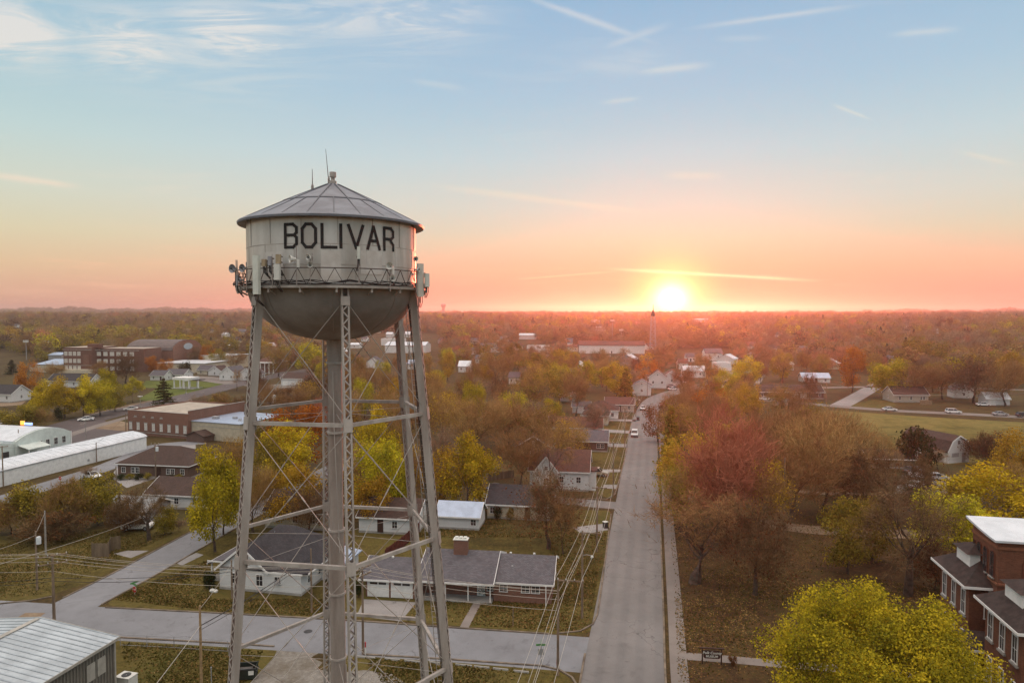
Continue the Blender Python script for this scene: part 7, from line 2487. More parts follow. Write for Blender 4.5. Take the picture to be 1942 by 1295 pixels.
yellow_flag()
for px, py, s, lb in ((403, 1122, .35, 'pale round garden stone left of the corner house, left one'), (409, 1123, .3, 'pale round garden stone left of the corner house, right one')):
    p = G(px, py); rng = np.random.default_rng(px)
    bm = bmesh.new(); bmesh.ops.create_icosphere(bm, subdivisions=2, radius=s)
    for v in bm.verts:
        v.co *= 1 + rng.uniform(-.12, .12); v.co.z *= .75
    me = bpy.data.meshes.new('garden_stone'); bm.to_mesh(me); bm.free(); me.materials.append(PLASTIC)
    o = link('garden_stone', me, None, (p.x, p.y, s * .5)); tag(o, lb, 'stone', 'garden stones')
p = G(584, 1197)
tag(MB().lathe([(0, .035), (.4, .035), (.42, .02), (.46, .015)], 20).build('manhole_cover', IRON, None, (p.x, p.y, .006)), 'round iron manhole cover in the cross street', 'manhole cover')
p = G(973, 1186); T = thing('yard_post', 'lone thin post on the lawn before the ranch house', 'post', p, 0); MB().tube([(0, 0, 0), (0, 0, 2.1)], .06, 6).build('shaft', POLE, T); MB().box((0, 0, 2.12), (.16, .16, .08)).build('cap', POLE, T)
p = G(401, 1305); T = thing('guy_post', 'short thin grey post right of the tan pole', 'post', p, 0); MB().tube([(0, 0, 0), (0, 0, 2.0)], .04, 6).build('shaft', GREYP, T); MB().box((0, 0, 2.0), (.1, .1, .1)).build('cap', GREYP, T)

# ================================================================== THE TREES THEMSELVES
def hero_tree():
    p = G(1662, 1392)
    rng = np.random.default_rng(77)
    k = p.y / FPX
    H = at(1650, 1126, p.y).z; R = 194 * k
    P, d, c = crown_points(rng, H, 2.0, R, 110, 82000, 'round', .42, (.12, .25))
    T = thing('tree', 'huge round yellow maple in front of the museum, biggest tree of all', 'tree', p, 0, 'leafy trees')
    mb, tips = limbs(rng, H * .92, 2.6, R * .8, .36, 3, 9)
    mb.build('trunk', BARK, T)
    link('crown', np_mesh('crown', leaves(rng, P, .235, .5, d), 4, leaf_mat('maple_leaves', [(0.085, 0.075, 0.010), (0.20, 0.165, 0.014), (0.36, 0.275, 0.018), (0.52, 0.36, 0.024)], .30)), T)
    TREES.append((p.x, p.y, R, T))


hero_tree()
gl, gb, gs = 'leafy trees', 'bare trees', 'shrubs'
for a in [
    # kind, label, px, base, top, width px, group
    ('limby_c', 'bare spreading tree reaching over the long street, right side', 1316, 1105, 915, 310, gb),
    ('brown_c', 'brown bare tree right of the spreading street tree', 1432, 1128, 945, 175, gb),
    ('red_a', 'tall pinkish-red feathery tree right of the long street', 1378, 1010, 772, 175, gb),
    ('amberbare_a', 'tawny bushy tree at the foot of the tall pinkish one', 1446, 1015, 868, 120, gb),
    ('brown_a', 'brown bare tree behind the tawny bushy tree', 1500, 985, 815, 180, gb),
    ('brown_b', 'wide brown bare tree left of the grey yard post', 1560, 965, 790, 190, gb),
    ('brown_c', 'dark brown bare tree left of the big dark oak', 1640, 985, 838, 150, gb),
    ('brown_b', 'brown bare tree at the near corner of the hay field', 1585, 905, 778, 150, gb),
    ('brown_a', 'brown bare tree behind the pinkish-red tree', 1470, 890, 768, 160, gb),
    ('olivebare_a', 'tawny bare tree left of the hay field', 1535, 860, 765, 120, gb),
    ('goldcon_a', 'narrow dark golden conifer beside the long street', 1272, 905, 772, 62, gl),
    ('amber_a', 'amber leafy tree by the sidewalk below the golden conifer', 1300, 962, 820, 110, gl),
    ('olivebare_a', 'thin olive tree overhanging the sidewalk', 1290, 1010, 875, 105, gl),
    ('orange_b', 'bright orange-yellow tree at the start of the field road', 1348, 812, 735, 76, gl),
    ('russet_a', 'russet tree leaning over the long street, furthest on its right', 1248, 838, 760, 58, gl),
    ('amberbare_a', 'thin amber tree between the russet tree and the orange one', 1305, 830, 765, 60, gb),
    ('olive_b', 'small green-topped tree on the museum lawn, left of a pair', 1608, 1088, 945, 105, gl),
    ('olive_a', 'small green-topped tree on the museum lawn, right of a pair', 1655, 1066, 948, 95, gl),
    ('limby_a', 'big dark oak with bare crooked limbs by the gravel yard', 1722, 1128, 872, 285, gb),
    ('yellow_a', 'broad yellow tree at the right edge behind the museum tower', 1890, 1040, 882, 190, gl),
    ('yellowgreen_a', 'yellow-green tree between the dark oak and the museum', 1806, 1060, 930, 150, gl),
    ('thicket_a', 'dark brown thicket beside the museum wing', 1772, 1120, 1025, 110, gs),
    ('shrub_dark', 'dark evergreen bush covering the left end of the barn', 1745, 888, 812, 78, gs),
    ('thicket_a', 'dark bushy thicket right of the barn', 1872, 882, 818, 85, gs),
    ('thicket_a', 'low brown thicket behind the yellow tree at the right edge', 1925, 905, 860, 70, gs),
    ('limby_b', 'little bare tree alone on the hay field edge', 1665, 872, 818, 66, gb),
    ('twiggy_a', 'small bare sapling left of the barn', 1778, 890, 850, 50, gb),
    ('brown_c', 'dark bare tree behind the brown shed by the barn', 1600, 940, 840, 130, gb),
    # left of / behind the tower
    ('yellowgreen_b', 'tall yellow-green tree beside the diagonal street, left of the tower', 408, 1046, 846, 116, gl),
    ('yellow_b', 'lower yellow crown of the trees beside the diagonal street', 424, 1015, 890, 80, gl),
    ('brown_b', 'brown bare tree behind the left tower leg', 480, 1008, 880, 95, gb),
    ('orange_a', 'orange-topped tree between left leg and riser, uppermost', 570, 905, 768, 120, gl),
    ('yellow_a', 'yellow tree between the left leg and riser', 545, 935, 800, 115, gl),
    ('amber_b', 'golden tree low behind the braces left of the riser', 560, 1000, 880, 110, gl),
    ('olive_b', 'green-yellow tree close to the left leg', 512, 965, 830, 80, gl),
    ('yellow_b', 'yellow dome-topped tree right of the centre leg', 722, 905, 768, 92, gl),
    ('yellowgreen_a', 'green-gold tree right of the centre leg, in front of the dome-topped one', 725, 985, 828, 110, gl),
    ('amber_a', 'copper-leaved tree low between the centre leg and right legs', 700, 1003, 900, 95, gl),
    ('amberbare_a', 'thin amber tree just left of the right-hand leg', 775, 960, 845, 80, gb),
    ('yellow_b', 'rounded yellow willow right of the right-hand leg', 886, 972, 823, 118, gl),
    ('amber_a', 'amber tree tucked between the right leg and the willow', 838, 962, 850, 92, gl),
    ('brown_c', 'large brown bare tree in front of the low cream house', 1040, 1040, 888, 158, gb),
    ('limby_b', 'tall bare tree with open limbs above the white gabled house', 1047, 935, 772, 135, gb),
    ('brown_b', 'wide brown bare tree, nearest of the mass beyond the willow', 905, 865, 752, 130, gb),
    ('brown_a', 'brown bare tree in the middle of the mass beyond the willow', 968, 852, 748, 110, gb),
    ('amberbare_a', 'yellowish bare-topped tree at the left of the brown mass', 838, 838, 742, 78, gb),
    ('yellowgreen_b', 'light yellow small tree in front of the driveways row', 1045, 812, 756, 52, gl),
    ('grey_a', 'pale grey-brown twiggy tree left of the driveways row', 1010, 835, 760, 80, gb),
    ('olivebare_a', 'olive-brown wide tree above the brown mass', 1005, 782, 705, 80, gb),
    ('olive_a', 'olive tree with split trunk in the centre of the town', 1062, 764, 691, 62, gl),
    ('olive_b', 'wide olive tree behind the split-trunk tree', 1016, 726, 670, 76, gl),
    ('yellowgreen_a', 'green-gold tree behind the split-trunk tree, right', 1076, 708, 662, 56, gl),
    ('yellowgreen_b', 'gold-topped tree left of the dark pine by the bend', 1113, 742, 684, 56, gl),
    ('yellow_a', 'big gold tree behind the dark pine by the bend', 1170, 752, 686, 62, gl),
    ('goldcon_a', 'dark pine at the end of the driveways row', 1186, 770, 699, 46, gl),
    ('orange_b', 'glowing orange-yellow tree left of the sunlit bend', 1229, 732, 680, 48, gl),
    ('brown_a', 'bare tree with thick trunk behind the driveways row', 1092, 790, 692, 60, gb),
    ('amber_b', 'amber tree far behind the right tower legs', 849, 722, 665, 34, gl),
    ('limby_b', 'round brown tree with thick trunk right of the amber one', 941, 740, 664, 60, gb),
    ('olive_b', 'dark olive round tree behind the thick-trunk brown tree', 922, 705, 678, 30, gl),
    ('conifer_a', 'lone distant conifer on the slope right of the tower', 869, 645, 619, 20, gl),
    ('olive_b', 'olive tree beside the wide pale house', 977, 700, 650, 40, gl),
    # right, middle distance
    ('yellow_a', 'yellow spreading tree beyond the porch bungalow', 1415, 738, 675, 60, gl),
    ('brown_a', 'bare tree standing in the street bend', 1298, 752, 685, 50, gb),
    ('limby_b', 'wide bare tree left of the large pale house', 1334, 728, 664, 60, gb),
    ('amberbare_a', 'low gold-brown tree behind the porch bungalow', 1352, 722, 690, 40, gb),
    ('limby_b', 'bare forked tree behind the brown ranch house', 1485, 726, 668, 62, gb),
    ('orange_a', 'bright orange tree beyond the farm drive', 1616, 745, 657, 52, gl),
    ('yellowgreen_a', 'yellow-green tree right of the farm drive', 1684, 756, 680, 80, gl),
    ('brown_b', 'bare tree over the tan house', 1740, 760, 690, 80, gb),
    ('brown_a', 'bare tree right of the tan house', 1788, 758, 684, 76, gb),
    ('brown_c', 'dark bare tree left of the small white shed', 1846, 764, 674, 86, gb),
    ('brown_b', 'bare tree right of the small white shed', 1908, 770, 682, 90, gb),
    ('amber_b', 'amber tree at the right edge above the field road', 1918, 735, 668, 56, gl),
    ('conifer_a', 'dark leaning conifer in the right-hand woods', 1717, 690, 640, 26, gl),
    ('olive_a', 'olive-yellow tree right of the leaning conifer', 1754, 706, 640, 76, gl),
    ('yellowgreen_b', 'yellow-green tree high in the right-hand woods', 1878, 670, 627, 60, gl),
    ('russet_a', 'round red-brown tree high in the right-hand woods', 1796, 642, 611, 34, gl),
    ('brown_c', 'brown tree before the brown ranch house wall', 1536, 760, 705, 40, gb),
    # left
    ('yellow_a', 'yellow tree, leftmost of the bright clump above the highway', 84, 790, 722, 62, gl),
    ('yellow_a', 'yellow tree with tallest dome in the bright clump above the highway', 122, 794, 714, 66, gl),
    ('yellow_b', 'golden tree in the middle of the bright clump above the highway', 158, 792, 712, 66, gl),
    ('yellowgreen_a', 'yellow-green tree at the right of the bright clump above the highway', 190, 788, 722, 56, gl),
    ('yellowgreen_b', 'green-yellow tree rising behind the bright clump', 202, 765, 699, 46, gl),
    ('olive_a', 'olive tree, last on the right of the bright clump', 218, 780, 730, 40, gl),
    ('vase_a', 'small vase-shaped yellow-green tree beside the highway bend', 252, 763, 715, 42, gl),
    ('pine_a', 'green tiered pine in front of the park lawn', 311, 778, 718, 54, gl),
    ('conifer_a', 'dark conifer near the left edge below the sports field', 22, 710, 682, 26, gl),
    ('orange_b', 'rust-orange tree right of the dark left conifer', 56, 752, 684, 46, gl),
    ('brown_a', 'bare tree before the school, left', 104, 722, 686, 42, gb),
    ('brown_c', 'dark bare tree before the school, right', 238, 728, 668, 58, gb),
    ('brown_b', 'low bare tree under the school windows', 190, 722, 684, 40, gb),
    ('orange_a', 'deep orange tree right of the school, left of two', 289, 708, 675, 28, gl),
    ('orange_b', 'light orange tree right of the school, right of two', 316, 710, 680, 34, gl),
    ('shrub_dark', 'dark evergreen behind the park pavilion', 351, 714, 686, 26, gs),
    ('brown_c', 'dark bare tree beside the school annexe', 371, 698, 656, 34, gb),
    ('orange_b', 'orange tree behind the white hip-roofed house', 394, 698, 652, 32, gl),
    ('olive_b', 'olive tree right of that orange tree', 415, 700, 661, 34, gl),
    ('brown_b', 'greyish tree left of the tower leg, above the close row', 447, 704, 664, 40, gb),
    ('limby_b', 'pollarded dark tree with thick trunk at the street fork', 449, 741, 697, 27, gb),
    ('bushy_b', 'tangled brown bushy tree below the street fork', 418, 790, 744, 56, gs),
    ('twiggy_a', 'bare twiggy shrub behind the brick hall', 374, 784, 748, 46, gs),
    ('thicket_a', 'dark thicket right of the tangled bushy tree', 452, 792, 752, 46, gs),
    ('olivebare_a', 'olive tree right of the left leg, by the mansion', 528, 714, 654, 48, gl),
    ('yellowgreen_a', 'yellow-green tree behind the riser, upper left', 588, 706, 650, 56, gl),
    ('thicket_a', 'red-brown thicket by the purple-roofed garage', 590, 752, 712, 70, gs),
    ('thicket_a', 'brown thicket at the end of the gravel lot', 545, 752, 734, 60, gs),
    ('bushy_a', 'dark bushy tree at the left edge below the clump', 30, 818, 768, 70, gs),
    ('bushy_b', 'brown bushy tree left of the bright clump', 66, 812, 772, 60, gs),
    ('shrub_dark', 'dark pointed evergreen at the foot of the clump', 112, 798, 772, 17, gs),
    # lower left shrubs
    ('bushy_b', 'dark olive bushy tree at the left edge beside the alley', 22, 1012, 938, 92, gs),
    ('bushy_a', 'broad olive bush, second from the left below the alley', 78, 1008, 915, 100, gs),
    ('bushy_b', 'dark bushy tree, third from the left below the alley', 132, 1008, 908, 92, gs),
    ('bushy_a', 'olive bushy tree in front of the open grey shed', 186, 996, 902, 84, gs),
    ('thicket_a', 'low dark thicket under the lower left shrubs', 108, 1024, 965, 130, gs),
    ('thicket_a', 'brown thicket left of the crooked bare tree', 236, 1010, 935, 70, gs),
    ('shrub_russet', 'round brown bush beside the alley at the left', 29, 944, 926, 26, gs),
    ('limby_a', 'crooked bare tree beside the grey open shed', 283, 1024, 898, 130, gb),
    ('bushy_a', 'small yellow-olive tree right of the crooked bare tree', 312, 1014, 962, 50, gs),
    ('twiggy_a', 'small twiggy shrub by the diagonal street', 339, 1008, 985, 26, gs),
    ('twiggy_a', 'bare red twiggy shrub by the alley', 166, 908, 884, 36, gs),
    ('amberbare_a', 'thin amber tree behind the tall yellow-green one', 448, 915, 828, 70, gb),
    ('twiggy_a', 'bare twiggy tree before the cream annex', 463, 832, 792, 46, gb),
    ('shrub_round', 'dark round clipped bush at the left of the corner house', 397, 1117, 1084, 28, gs),
    ('brown_c', 'brown bare tree behind the corner house roof', 585, 1015, 925, 90, gb),
    ('shrub_dark', 'dark evergreen shrub left of the garage doors', 680, 1133, 1100, 22, gs),
    ('shrub_round', 'dark round bush under the ranch house windows', 994, 1126, 1098, 26, gs),
    ('shrub_dark', 'dark shrub by the ranch house porch', 915, 1130, 1108, 22, gs),
    ('shrub_russet', 'small spiky shrub beside the museum sign', 1390, 1261, 1246, 20, gs),
    ('shrub_dark', 'dark shrub against the low cream house wall, left', 943, 985, 960, 18, gs),
    ('shrub_olive', 'olive shrub against the low cream house wall, right', 968, 987, 962, 16, gs),
    ('limby_b', 'bare tree on the lawn behind the ranch house', 1068, 1050, 925, 90, gb),
    ('brown_a', 'brown bare tree between the grey-roofed brick house and the white gabled one', 985, 925, 806, 110, gb),
    ('amberbare_a', 'thin amber tree beside the red roof of the white gabled house', 1082, 880, 792, 80, gb),
    ('grey_a', 'grey twiggy tree between the first two driveways', 1128, 832, 762, 56, gb),
    ('olivebare_a', 'thin olive tree behind the grey-roofed brick house', 1030, 862, 768, 92, gb),
]:
    tree_px(*a)
for i, x in enumerate((213, 229, 246, 262, 279, 322, 340)):
    tree_px('shrub_dark' if i % 2 else 'shrub_olive', 'low hedge bush before the brown hipped house, %s from the left' % ['first', 'second', 'third', 'fourth', 'fifth', 'sixth', 'last'][i], x, 909 + (i % 2), 896 + (i * 7) % 4, 19, 'hedge bushes', name='hedge_bush', cat='bush')

# ---- the rest of the trees one can still tell apart --------------------------
import bisect


def seg_dist(p, pts):
    best = 1e9
    for a, b in zip(pts[:-1], pts[1:]):
        ax, ay = a.x, a.y; dx, dy = b.x - ax, b.y - ay
        L2 = dx * dx + dy * dy
        t = 0 if L2 == 0 else max(0, min(1, ((p[0] - ax) * dx + (p[1] - ay) * dy) / L2))
        d = math.hypot(p[0] - ax - t * dx, p[1] - ay - t * dy)
        best = min(best, d)
    return best


ROADS_C = [(pts[::3] + [pts[-1]], hw) for pts, hw in ROADS]


def inside(p, poly):
    c = False; j = len(poly) - 1
    for i in range(len(poly)):
        xi, yi = poly[i]; xj, yj = poly[j]
        if (yi > p[1]) != (yj > p[1]) and p[0] < (xj - xi) * (p[1] - yi) / (yj - yi) + xi:
            c = not c
        j = i
    return c


def to_px(x, y, z=0.0):
    zz = z - EYE; c, s = math.cos(PITCH), math.sin(PITCH)
    d = y * c - zz * s; u = zz * c + y * s
    return CXP + FPX * x / d, CYP - FPX * u / d


# sight-lines that the picture shows open: (px range, ground py range)
OPEN = [(-40, 480, 690, 1295, 'x'), (300, 560, 715, 760, 'x'), (1560, 1980, 745, 880, 'x'), (1280, 1980, 1000, 1300, 'x'), (1380, 1470, 735, 770, 'x'),
        (1090, 1260, 745, 1300, 'x'), (640, 1130, 955, 1300, 'x'), (1080, 1250, 664, 692, 'x'), (-80, 80, 676, 720, 'x'), (90, 360, 676, 735, 'x'), (640, 840, 640, 705, 'x'),
        (980, 1090, 655, 672, 'x'), (1385, 1460, 700, 730, 'x'), (890, 1125, 830, 960, 'x'), (1260, 1400, 716, 756, 'x'), (1270, 1400, 664, 700, 'x'), (300, 480, 676, 730, 'x'), (1560, 1670, 726, 780, 'x')]


def hides(x, y, r, H):
    px, py = to_px(x, y); k = FPX / y
    for vx, vy, vw, vh, vd in VIS:
        if y < vd and abs(px - vx) < vw * .8 + r * k * .8 and py > vy - vh and py - H * k < vy - vh:
            return True
    return False


def free(x, y, r):
    px, py = to_px(x, y)
    for a, b, c, d, _ in OPEN:
        if a < px < b and c < py < d:
            return False
    for fx, fy, fr in FOOT:
        if math.hypot(x - fx, y - fy) < fr + r * .55:
            return False
    for pts, hw in ROADS_C:
        if seg_dist((x, y), pts) < hw + r * .55:
            return False
    for poly in CLEAR:
        if inside((x, y), poly):
            return False
    return True


LANDM = [l for l in LAND if len(l[0].split()) < 5]
fill = []
rng = np.random.default_rng(5)
cand = []
for i in range(60000):
    if len(cand) >= 172:
        break
    d = rng.uniform(130, 520); az = rad(rng.uniform(-38, 38))
    x, y = d * math.sin(az), d * math.cos(az)
    r = rng.uniform(3.6, 5.6)
    if any(math.hypot(x - t[0], y - t[1]) < (r + t[2]) * .54 for t in TREES) or any(math.hypot(x - c[0], y - c[1]) < (r + c[2]) * .60 for c in cand):
        continue
    if not free(x, y, r) or (hides(x, y, r, 11) and rng.uniform() < .8):
        continue
    cand.append((x, y, r))
KNAME = {'brown_a': 'brown bare tree', 'brown_b': 'brown bare tree', 'brown_c': 'dark bare tree', 'red_b': 'rusty bare tree', 'grey_a': 'grey bare tree', 'amberbare_a': 'thin amber tree', 'olivebare_a': 'thin olive tree',
         'amber_a': 'amber leafy tree', 'yellowgreen_a': 'yellow-green tree', 'olive_a': 'olive leafy tree', 'orange_b': 'orange tree', 'limby_b': 'open-limbed bare tree'}
for x, y, r in cand:
    k = rng.choice(['brown_a', 'brown_b', 'brown_c', 'red_b', 'grey_a', 'amberbare_a', 'olivebare_a', 'amber_a', 'yellowgreen_a', 'olive_a', 'limby_b'], p=[.16, .15, .07, .03, .08, .13, .13, .09, .08, .05, .03])
    px, py = to_px(x, y)
    best = min(LANDM, key=lambda l: math.hypot(l[1] - x, (l[2] - y) * .8))
    lx, ly = to_px(best[1], best[2])
    dx, dy = px - lx, py - ly
    rel = ('behind' if y > best[2] else 'in front of') if abs(dx) < 26 else ('left of' if dx < 0 else 'right of')
    fill.append([k, x, y, r, px, '%s %s the %s' % (KNAME[k], rel, best[0]), '%s %s the %s' % ('trees', rel, best[0])])
from collections import Counter, defaultdict
by = defaultdict(list)
for f in fill:
    by[f[5]].append(f)
ORD = ['first', 'second', 'third', 'fourth', 'fifth', 'sixth', 'seventh', 'eighth', 'ninth', 'tenth', 'eleventh', 'twelfth', 'thirteenth', 'fourteenth', 'fifteenth', 'sixteenth']
for key, l in by.items():
    l.sort(key=lambda f: f[4])
    for i, f in enumerate(l):
        lab = key if len(l) == 1 else '%s, %s from the left' % (key, ORD[i] if i < len(ORD) else str(i))
        plant(f[0], lab, f[1], f[2], rng.uniform(9, 14.5), f[3] * 2, 'trees among the houses')

# ---- leaf fall and grass tufts on the nearer lawns ------------------------------
def scatter_ground():
    r = np.random.default_rng(21)
    HARD = [[(a.x, a.y) for a in [G(*p) for p in q]] for q in ([(672, 1172), (688, 1130), (796, 1130), (764, 1182)], [(872, 1194), (890, 1158), (908, 1126), (920, 1131), (904, 1158), (888, 1194)], [(1080, 1002), (1152, 990), (1156, 1007), (1100, 1016)], [(330, 1066), (372, 1048), (386, 1052), (345, 1072)], [(215, 1050), (240, 1044), (282, 1044), (248, 1058)],
            [(1258, 1400), (1262, 1000), (1271, 1000), (1292, 1400)], [(1288, 1238), (1470, 1252), (1760, 1276), (1760, 1290), (1470, 1265), (1288, 1249)], [(676, 1140), (1044, 1140), (1044, 1020), (676, 1020)], [(400, 1136), (615, 1136), (615, 1020), (400, 1020)])]

    def fill_poly(px, n):
        q = [G(*p) for p in px]; poly = [(a.x, a.y) for a in q]
        xs, ys = [a[0] for a in poly], [a[1] for a in poly]; out = []
        while len(out) < n:
            x, y = r.uniform(min(xs), max(xs)), r.uniform(min(ys), max(ys))
            if inside((x, y), poly) and math.sin(x * .31 + 1) * math.sin(y * .27) + r.normal() * .5 > -.25 and all(seg_dist((x, y), pts) > hw + .4 for pts, hw in ROADS_C[:3]) and not any(inside((x, y), k) for k in HARD):
                out.append((x, y))
        return np.array(out)
    lawns = [([(1292, 1420), (1278, 1080), (1560, 1080), (1800, 1120), (1860, 1420)], 15000, 9000), ([(1278, 1080), (1262, 960), (1560, 930), (1760, 1060), (1560, 1080)], 8000, 3500),
             ([(700, 1174), (1124, 1200), (1150, 1010), (880, 980), (700, 1040)], 6500, 9000), ([(205, 1136), (420, 1160), (640, 1170), (640, 1100), (400, 1060)], 3500, 6000),
             ([(-60, 1140), (90, 1126), (330, 1010), (200, 1005), (-60, 1040)], 3500, 6500), ([(232, 1216), (500, 1232), (470, 1290), (240, 1400)], 1200, 5000), ([(690, 1246), (1050, 1272), (1090, 1390), (800, 1390), (700, 1262)], 1500, 6500)]
    L, Tf = [], []
    for px, nl, nt in lawns:
        L.append(fill_poly(px, nl)); Tf.append(fill_poly(px, nt))
    L, Tf = np.vstack(L), np.vstack(Tf)
    P = np.column_stack([L, np.full(len(L), .03) + r.uniform(0, .03, len(L))])
    o = link('fallen_leaves', np_mesh('fallen_leaves', leaves(r, P, .20, 3.0), 4, leaf_mat('dead_leaves', [(0.06, 0.034, 0.016), (0.13, 0.07, 0.028), (0.20, 0.12, 0.045), (0.27, 0.185, 0.075)], 0)))
    setting(o, 'stuff'); o['label'] = 'brown fallen leaves strewn over the lawns'; o['category'] = 'leaves'
    n = len(Tf); D = unit(np.column_stack([r.normal(size=(n, 2)) * .5, np.ones(n)]))
    V = twigs(r, np.column_stack([Tf, np.zeros(n)]), D, .2, .24)
    o = link('grass_tufts', np_mesh('grass_tufts', V, 3, leaf_mat('tuft_grass', [(0.05, 0.044, 0.012), (0.085, 0.074, 0.018), (0.125, 0.104, 0.03), (0.16, 0.13, 0.045)], .15)))
    setting(o, 'stuff'); o['label'] = 'rough tufts of grass in the lawns'; o['category'] = 'grass'


scatter_ground()

# ================================================================== FAR WOODS (one mass)
def far_proto(name, seed, m, H=12.5, R=5.2, n=900, size=.9, kind='leaf', shape='round', trunk=True):
    r = np.random.default_rng(seed)
    P, d, c = crown_points(r, H, 1.6, R, 16, n, shape, .45, (.30, .46))
    if kind == 'leaf':
        me = np_mesh(name, leaves(r, P, size, .4, d), 4, m)
    else:
        D = unit(unit(P - np.array([0, 0, 1.5])) * .8 + r.normal(size=(n, 3)) * .5 + np.array([0, 0, .3]))
        me = np_mesh(name, twigs(r, P, D, size * 1.9, size * .16), 3, m)
    return me


def far_conifer(name, seed, m):
    r = np.random.default_rng(seed)
    z = r.uniform(0, 1, 700) ** 1.3; a = r.uniform(0, 6.283, 700); q = (1 - z) ** .8 * 3.0 * r.uniform(.5, 1, 700)
    P = np.stack([np.cos(a) * q, np.sin(a) * q, 1 + z * 12], 1)
    return np_mesh(name, leaves(r, P, .9, .6), 4, m)


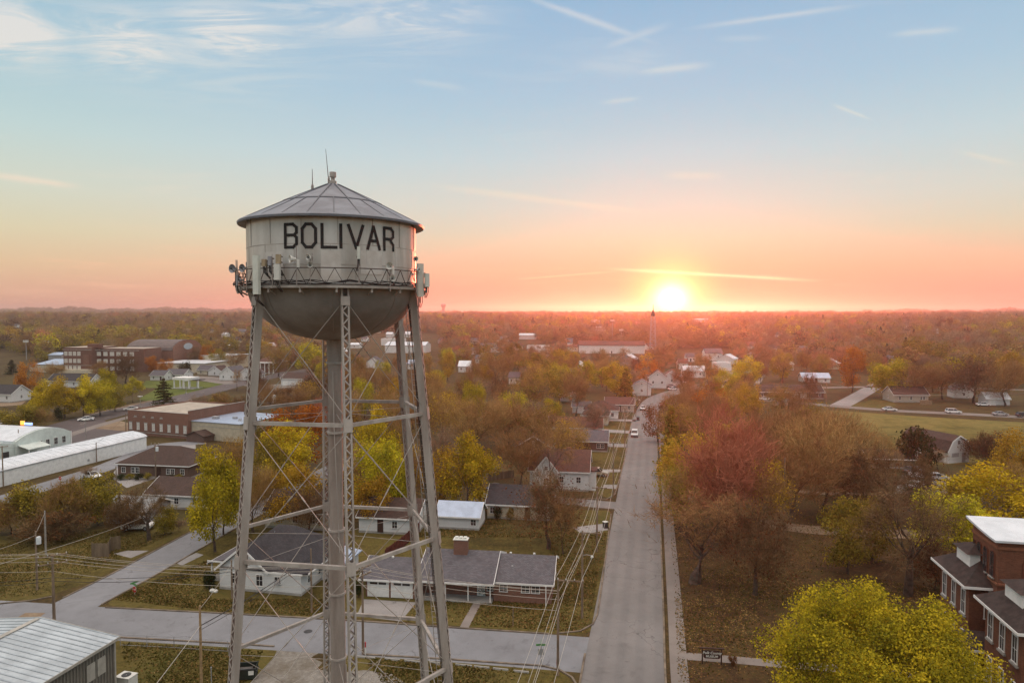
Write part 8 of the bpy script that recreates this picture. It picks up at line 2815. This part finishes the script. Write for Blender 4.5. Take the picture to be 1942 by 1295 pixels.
def build_woods():
    protos = [far_proto('far_a', 1, TWB, n=1900, size=.85, kind='twig'), far_proto('far_b', 2, TWG, n=1700, size=.9, kind='twig'), far_proto('far_c', 3, TWR, n=1700, size=.85, kind='twig'),
              far_proto('far_d', 4, TWB, n=700, size=.9), far_proto('far_e', 5, OLV, n=900, size=.85), far_proto('far_f', 6, AMB, n=800, size=.85), far_proto('far_g', 7, YGR, n=800, size=.85),
              far_conifer('far_h', 8, GRN), far_proto('far_i', 9, TWD, n=800, size=.9)]
    wts = np.array([.28, .21, .05, .13, .15, .03, .05, .015, .085])
    coll = bpy.data.collections.new('far_tree_kinds')
    for me in protos:
        o = bpy.data.objects.new(me.name, me); coll.objects.link(o)
    r = np.random.default_rng(11)
    pts = []; sc = []; ix = []
    tr = [(t[0], t[1], t[2]) for t in TREES if math.hypot(t[0], t[1]) > 280]

    def ring(r0, r1, n, s0, s1, chk):
        k = 0; tries = 0; n = int(n * 1.2)
        while k < n and tries < n * 6:
            tries += 1
            d = math.sqrt(r.uniform(r0 * r0, r1 * r1)); az = rad(r.uniform(-52, 47))
            x, y = d * math.sin(az), d * math.cos(az)
            s = r.uniform(s0, s1)
            if chk and (not free(x, y, 4.5 * s) or (hides(x, y, 5 * s, 12.5 * s) and r.uniform() < .9)):
                continue
            if chk and any(abs(x - t[0]) < 7 and abs(y - t[1]) < 7 for t in tr):
                continue
            # gaps and groves: the wood is not even
            g = math.sin(x * .011 + 1.3) * math.sin(y * .009 + .7) + .6 * math.sin(x * .027 + y * .019)
            if d > 700 and g < -.75 and r.uniform() < .8:
                continue
            pts.append((x, y, terr(x, y))); sc.append(s)
            gz = math.sin(x * .006 + .5) * math.cos(y * .005) + .5 * math.sin(x * .017 - y * .012)
            w = wts.copy()
            if gz > .5:
                w[4:7] *= 2.6
            if gz < -.4:
                w[4:7] *= .3; w[1] *= 1.5
            ix.append(int(r.choice(9, p=w / w.sum())))
            k += 1
    ring(430, 620, 1300, .9, 1.5, True)
    ring(620, 950, 2000, 1.2, 2.0, True)
    ring(950, 1500, 2800, 1.4, 2.2, True)
    ring(1500, 2400, 3800, 1.4, 2.3, False)
    ring(2400, 3600, 3800, 1.5, 2.3, False)
    ring(3600, 6000, 6500, 1.5, 2.3, False)
    me = bpy.data.meshes.new('far_woods')
    me.vertices.add(len(pts)); me.vertices.foreach_set('co', np.array(pts, np.float32).ravel())
    for nm, tp, dat in (('k', 'INT', np.array(ix, np.int32)),):
        a = me.attributes.new(nm, tp, 'POINT'); a.data.foreach_set('value', dat)
    a = me.attributes.new('s', 'FLOAT_VECTOR', 'POINT'); sv = np.array(sc, np.float32)[:, None] * np.stack([np.ones(len(sc)), np.ones(len(sc)), r.uniform(.62, .85, len(sc))], 1); a.data.foreach_set('vector', sv.astype(np.float32).ravel())
    rot = np.zeros((len(pts), 3), np.float32); rot[:, 2] = r.uniform(0, 6.283, len(pts))
    a = me.attributes.new('r', 'FLOAT_VECTOR', 'POINT'); a.data.foreach_set('vector', rot.ravel())
    o = bpy.data.objects.new('far_woods', me); C.objects.link(o)
    setting(o, 'stuff'); o['label'] = 'brown and olive autumn woods covering the land to the horizon'; o['category'] = 'woods'
    ng = bpy.data.node_groups.new('scatter', 'GeometryNodeTree')
    ng.interface.new_socket('Geometry', in_out='INPUT', socket_type='NodeSocketGeometry'); ng.interface.new_socket('Geometry', in_out='OUTPUT', socket_type='NodeSocketGeometry')
    N, L = ng.nodes, ng.links
    gi, go = N.new('NodeGroupInput'), N.new('NodeGroupOutput')
    ci = N.new('GeometryNodeCollectionInfo'); ci.inputs['Collection'].default_value = coll; ci.inputs['Separate Children'].default_value = True
    ip = N.new('GeometryNodeInstanceOnPoints'); ip.inputs['Pick Instance'].default_value = True

    def na(nm, tp):
        n = N.new('GeometryNodeInputNamedAttribute'); n.data_type = tp; n.inputs['Name'].default_value = nm
        return n.outputs['Attribute']
    mtp = N.new('GeometryNodeMeshToPoints'); L.new(gi.outputs[0], mtp.inputs[0])
    L.new(mtp.outputs[0], ip.inputs['Points']); L.new(ci.outputs[0], ip.inputs['Instance'])
    L.new(na('k', 'INT'), ip.inputs['Instance Index']); L.new(na('s', 'FLOAT_VECTOR'), ip.inputs['Scale'])
    er = N.new('FunctionNodeEulerToRotation'); L.new(na('r', 'FLOAT_VECTOR'), er.inputs[0]); L.new(er.outputs[0], ip.inputs['Rotation'])
    L.new(ip.outputs[0], go.inputs[0])
    md = o.modifiers.new('scatter', 'NODES'); md.node_group = ng


build_woods()

# ================================================================== THE AIR
HAZE_DENSITY = 0.0002


def build_haze():
    m = bpy.data.materials.new('haze_air'); m.use_nodes = True
    t = NT(m.node_tree); t.n.clear()
    out = t.new('ShaderNodeOutputMaterial'); v = t.new('ShaderNodeVolumePrincipled')
    v.inputs['Color'].default_value = (0.96, 0.90, 0.86, 1); v.inputs['Density'].default_value = HAZE_DENSITY; v.inputs['Anisotropy'].default_value = 0.75
    t.l.new(v.outputs[0], out.inputs['Volume'])
    o = MB().box((0, 0, 42.5), (13400, 13400, 87)).build('haze', m)
    setting(o, 'stuff'); o['label'] = 'thin evening haze hanging over the whole town'; o['category'] = 'haze'


build_haze()
